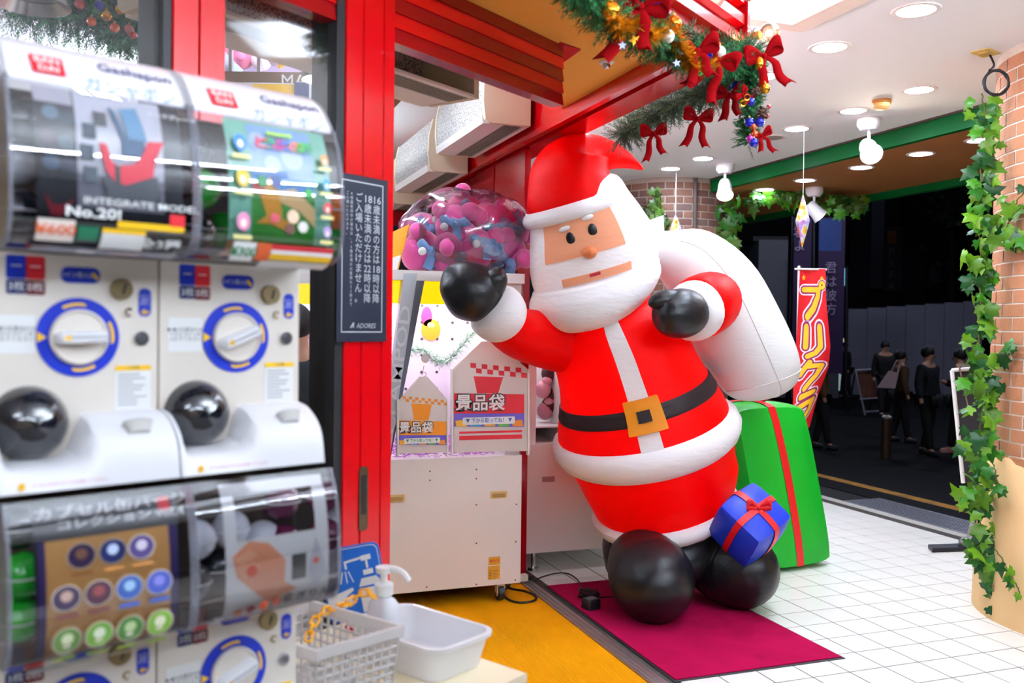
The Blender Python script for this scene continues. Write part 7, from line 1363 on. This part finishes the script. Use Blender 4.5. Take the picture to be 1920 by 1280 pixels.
# garland and steel lamp behind the left window
random.seed(9); dG = 3.4
tl_ = garland('green christmas garland with red and gold trinkets behind the left window', [S(-10, -15, dG), S(70, 10, dG), S(130, 14, dG), S(190, 42, dG), S(245, 66, dG), S(258, 10, dG), S(180, -10, dG)], 0.17, 1100, PG, 31, 34, 0.028)
for px, py, rp, col in ((150, 8, 10, 'red'), (172, 40, 9, 'orange'), (200, 30, 10, 'gold'), (215, 52, 9, 'orange'), (242, 55, 9, 'red'), (250, 66, 7, 'red'), (225, 18, 9, 'gold'), (186, 10, 9, 'blue'), (262, 30, 8, 'gold')): bauble(px, py, dG - .2, rp, col, 'on the garland seen through the left window')
b = B(); b.prism([S(262, -30, dG + .1), S(288, -30, dG + .1), S(298, 95, dG + .1), S(284, 90, dG + .1)], fh * .004); tag(b.build('paper_streamer', mat('streamer_yellow', 'e6dd7a', 0.7), smooth=False), 'long pale yellow paper streamer beside the left window garland', 'streamer')
p = S(60, 10, 2.9); t = thing('steel_lamp', 'polished steel lamp shade above the capsule machines', 'lamp', p); b = B(); b.lathe([(.02, .12), (.05, .10), (.10, .04), (.115, 0), (.11, -.002), (.09, .035)], n=32, cap=False); b.build('shade', STEEL, t); b = B(); b.cyl((0, 0, .11), (0, 0, 3.1 - p.z), .006, n=6); b.build('cord', BLACK, t)
# lit crane game and player seen through the gap beside the machines
ig = thing('crane_game', 'lit crane game full of colourful prizes seen past the capsule machines', 'crane game', V((S(600, 640, 5.4).x, S(600, 640, 5.4).y, 0)))
zi0, zi1 = S(600, 712, 5.2).z, S(600, 545, 5.2).z
slab(520, 614, 5.2, 0, zi0, .6, mat('cabinet_silver', 'a8a4a8', 0.4, 0.3, var=0.1), 'base', ig); slab(520, 614, 5.7, zi0, 2.0, .05, mat('prize_wall', 'dfe6f4', 0.5, var=0.3, vscale=6), 'back', ig); slab(520, 614, 5.2, S(600, 570, 5.2).z, zi1 + .04, .03, mat('lit_yellow', 'ffd83c', 0.5, emit='ffcc20', es=0.7), 'yellow_band', ig); slab(520, 614, 5.2, zi1 + .04, zi1 + .10, .5, CABW, 'roof', ig); slab(520, 614, 5.2, zi1 + .10, zi1 + .30, .02, LWH, 'title_board', ig); slab(530, 612, 5.3, zi1 - .06, zi1 - .04, .3, emis('case_lamp2', 'f6f4ff', 9.0), 'inner_lamp', ig)
slab(520, 614, 5.19, zi0, zi0 + .03, .05, mat('moss_strip', '2f3a12', 0.9, var=0.3), 'moss_strip', ig)
random.seed(4)
for i in range(26):
    k = random.choice(('2c4ac0', '6ac03c', 'f0f0f4', 'd83c8c', '3ca0d0', 'f0c02c', '2c9a5c')); px, py = random.uniform(566, 618), random.uniform(600, 705); c = S(px, py, random.uniform(5.35, 5.6)); s_ = random.uniform(.04, .07)
    t = thing('prize_packet', '%s prize packet heaped in the lit crane game' % {'2c4ac0': 'blue', '6ac03c': 'lime green', 'f0f0f4': 'white', 'd83c8c': 'magenta', '3ca0d0': 'sky blue', 'f0c02c': 'yellow', '2c9a5c': 'green'}[k], 'packet', c, random.uniform(0, 3), group='prize packets in the lit crane game'); b = B(); b.rings([[V((x, y * w_, z * s_)) for x, y in rrect(2 * s_, .8 * s_, .2 * s_, 3)] for w_, z in ((.1, -1), (.9, -.7), (1, 0), (.9, .7), (.1, 1))]); b.build('wrapper', flat(k), t); b = B(); b.bb((-.5 * s_, -.46 * s_, -.3 * s_), (.5 * s_, -.43 * s_, .3 * s_)); b.build('label', flat('f0e8d0'), t, smooth=False)
person('person with black hair and glasses playing behind the shop window', 553, 4.55, 1.62, 150, ('26282e', '1a1a20', '202020'), AP, 0.05, gz=0.0)
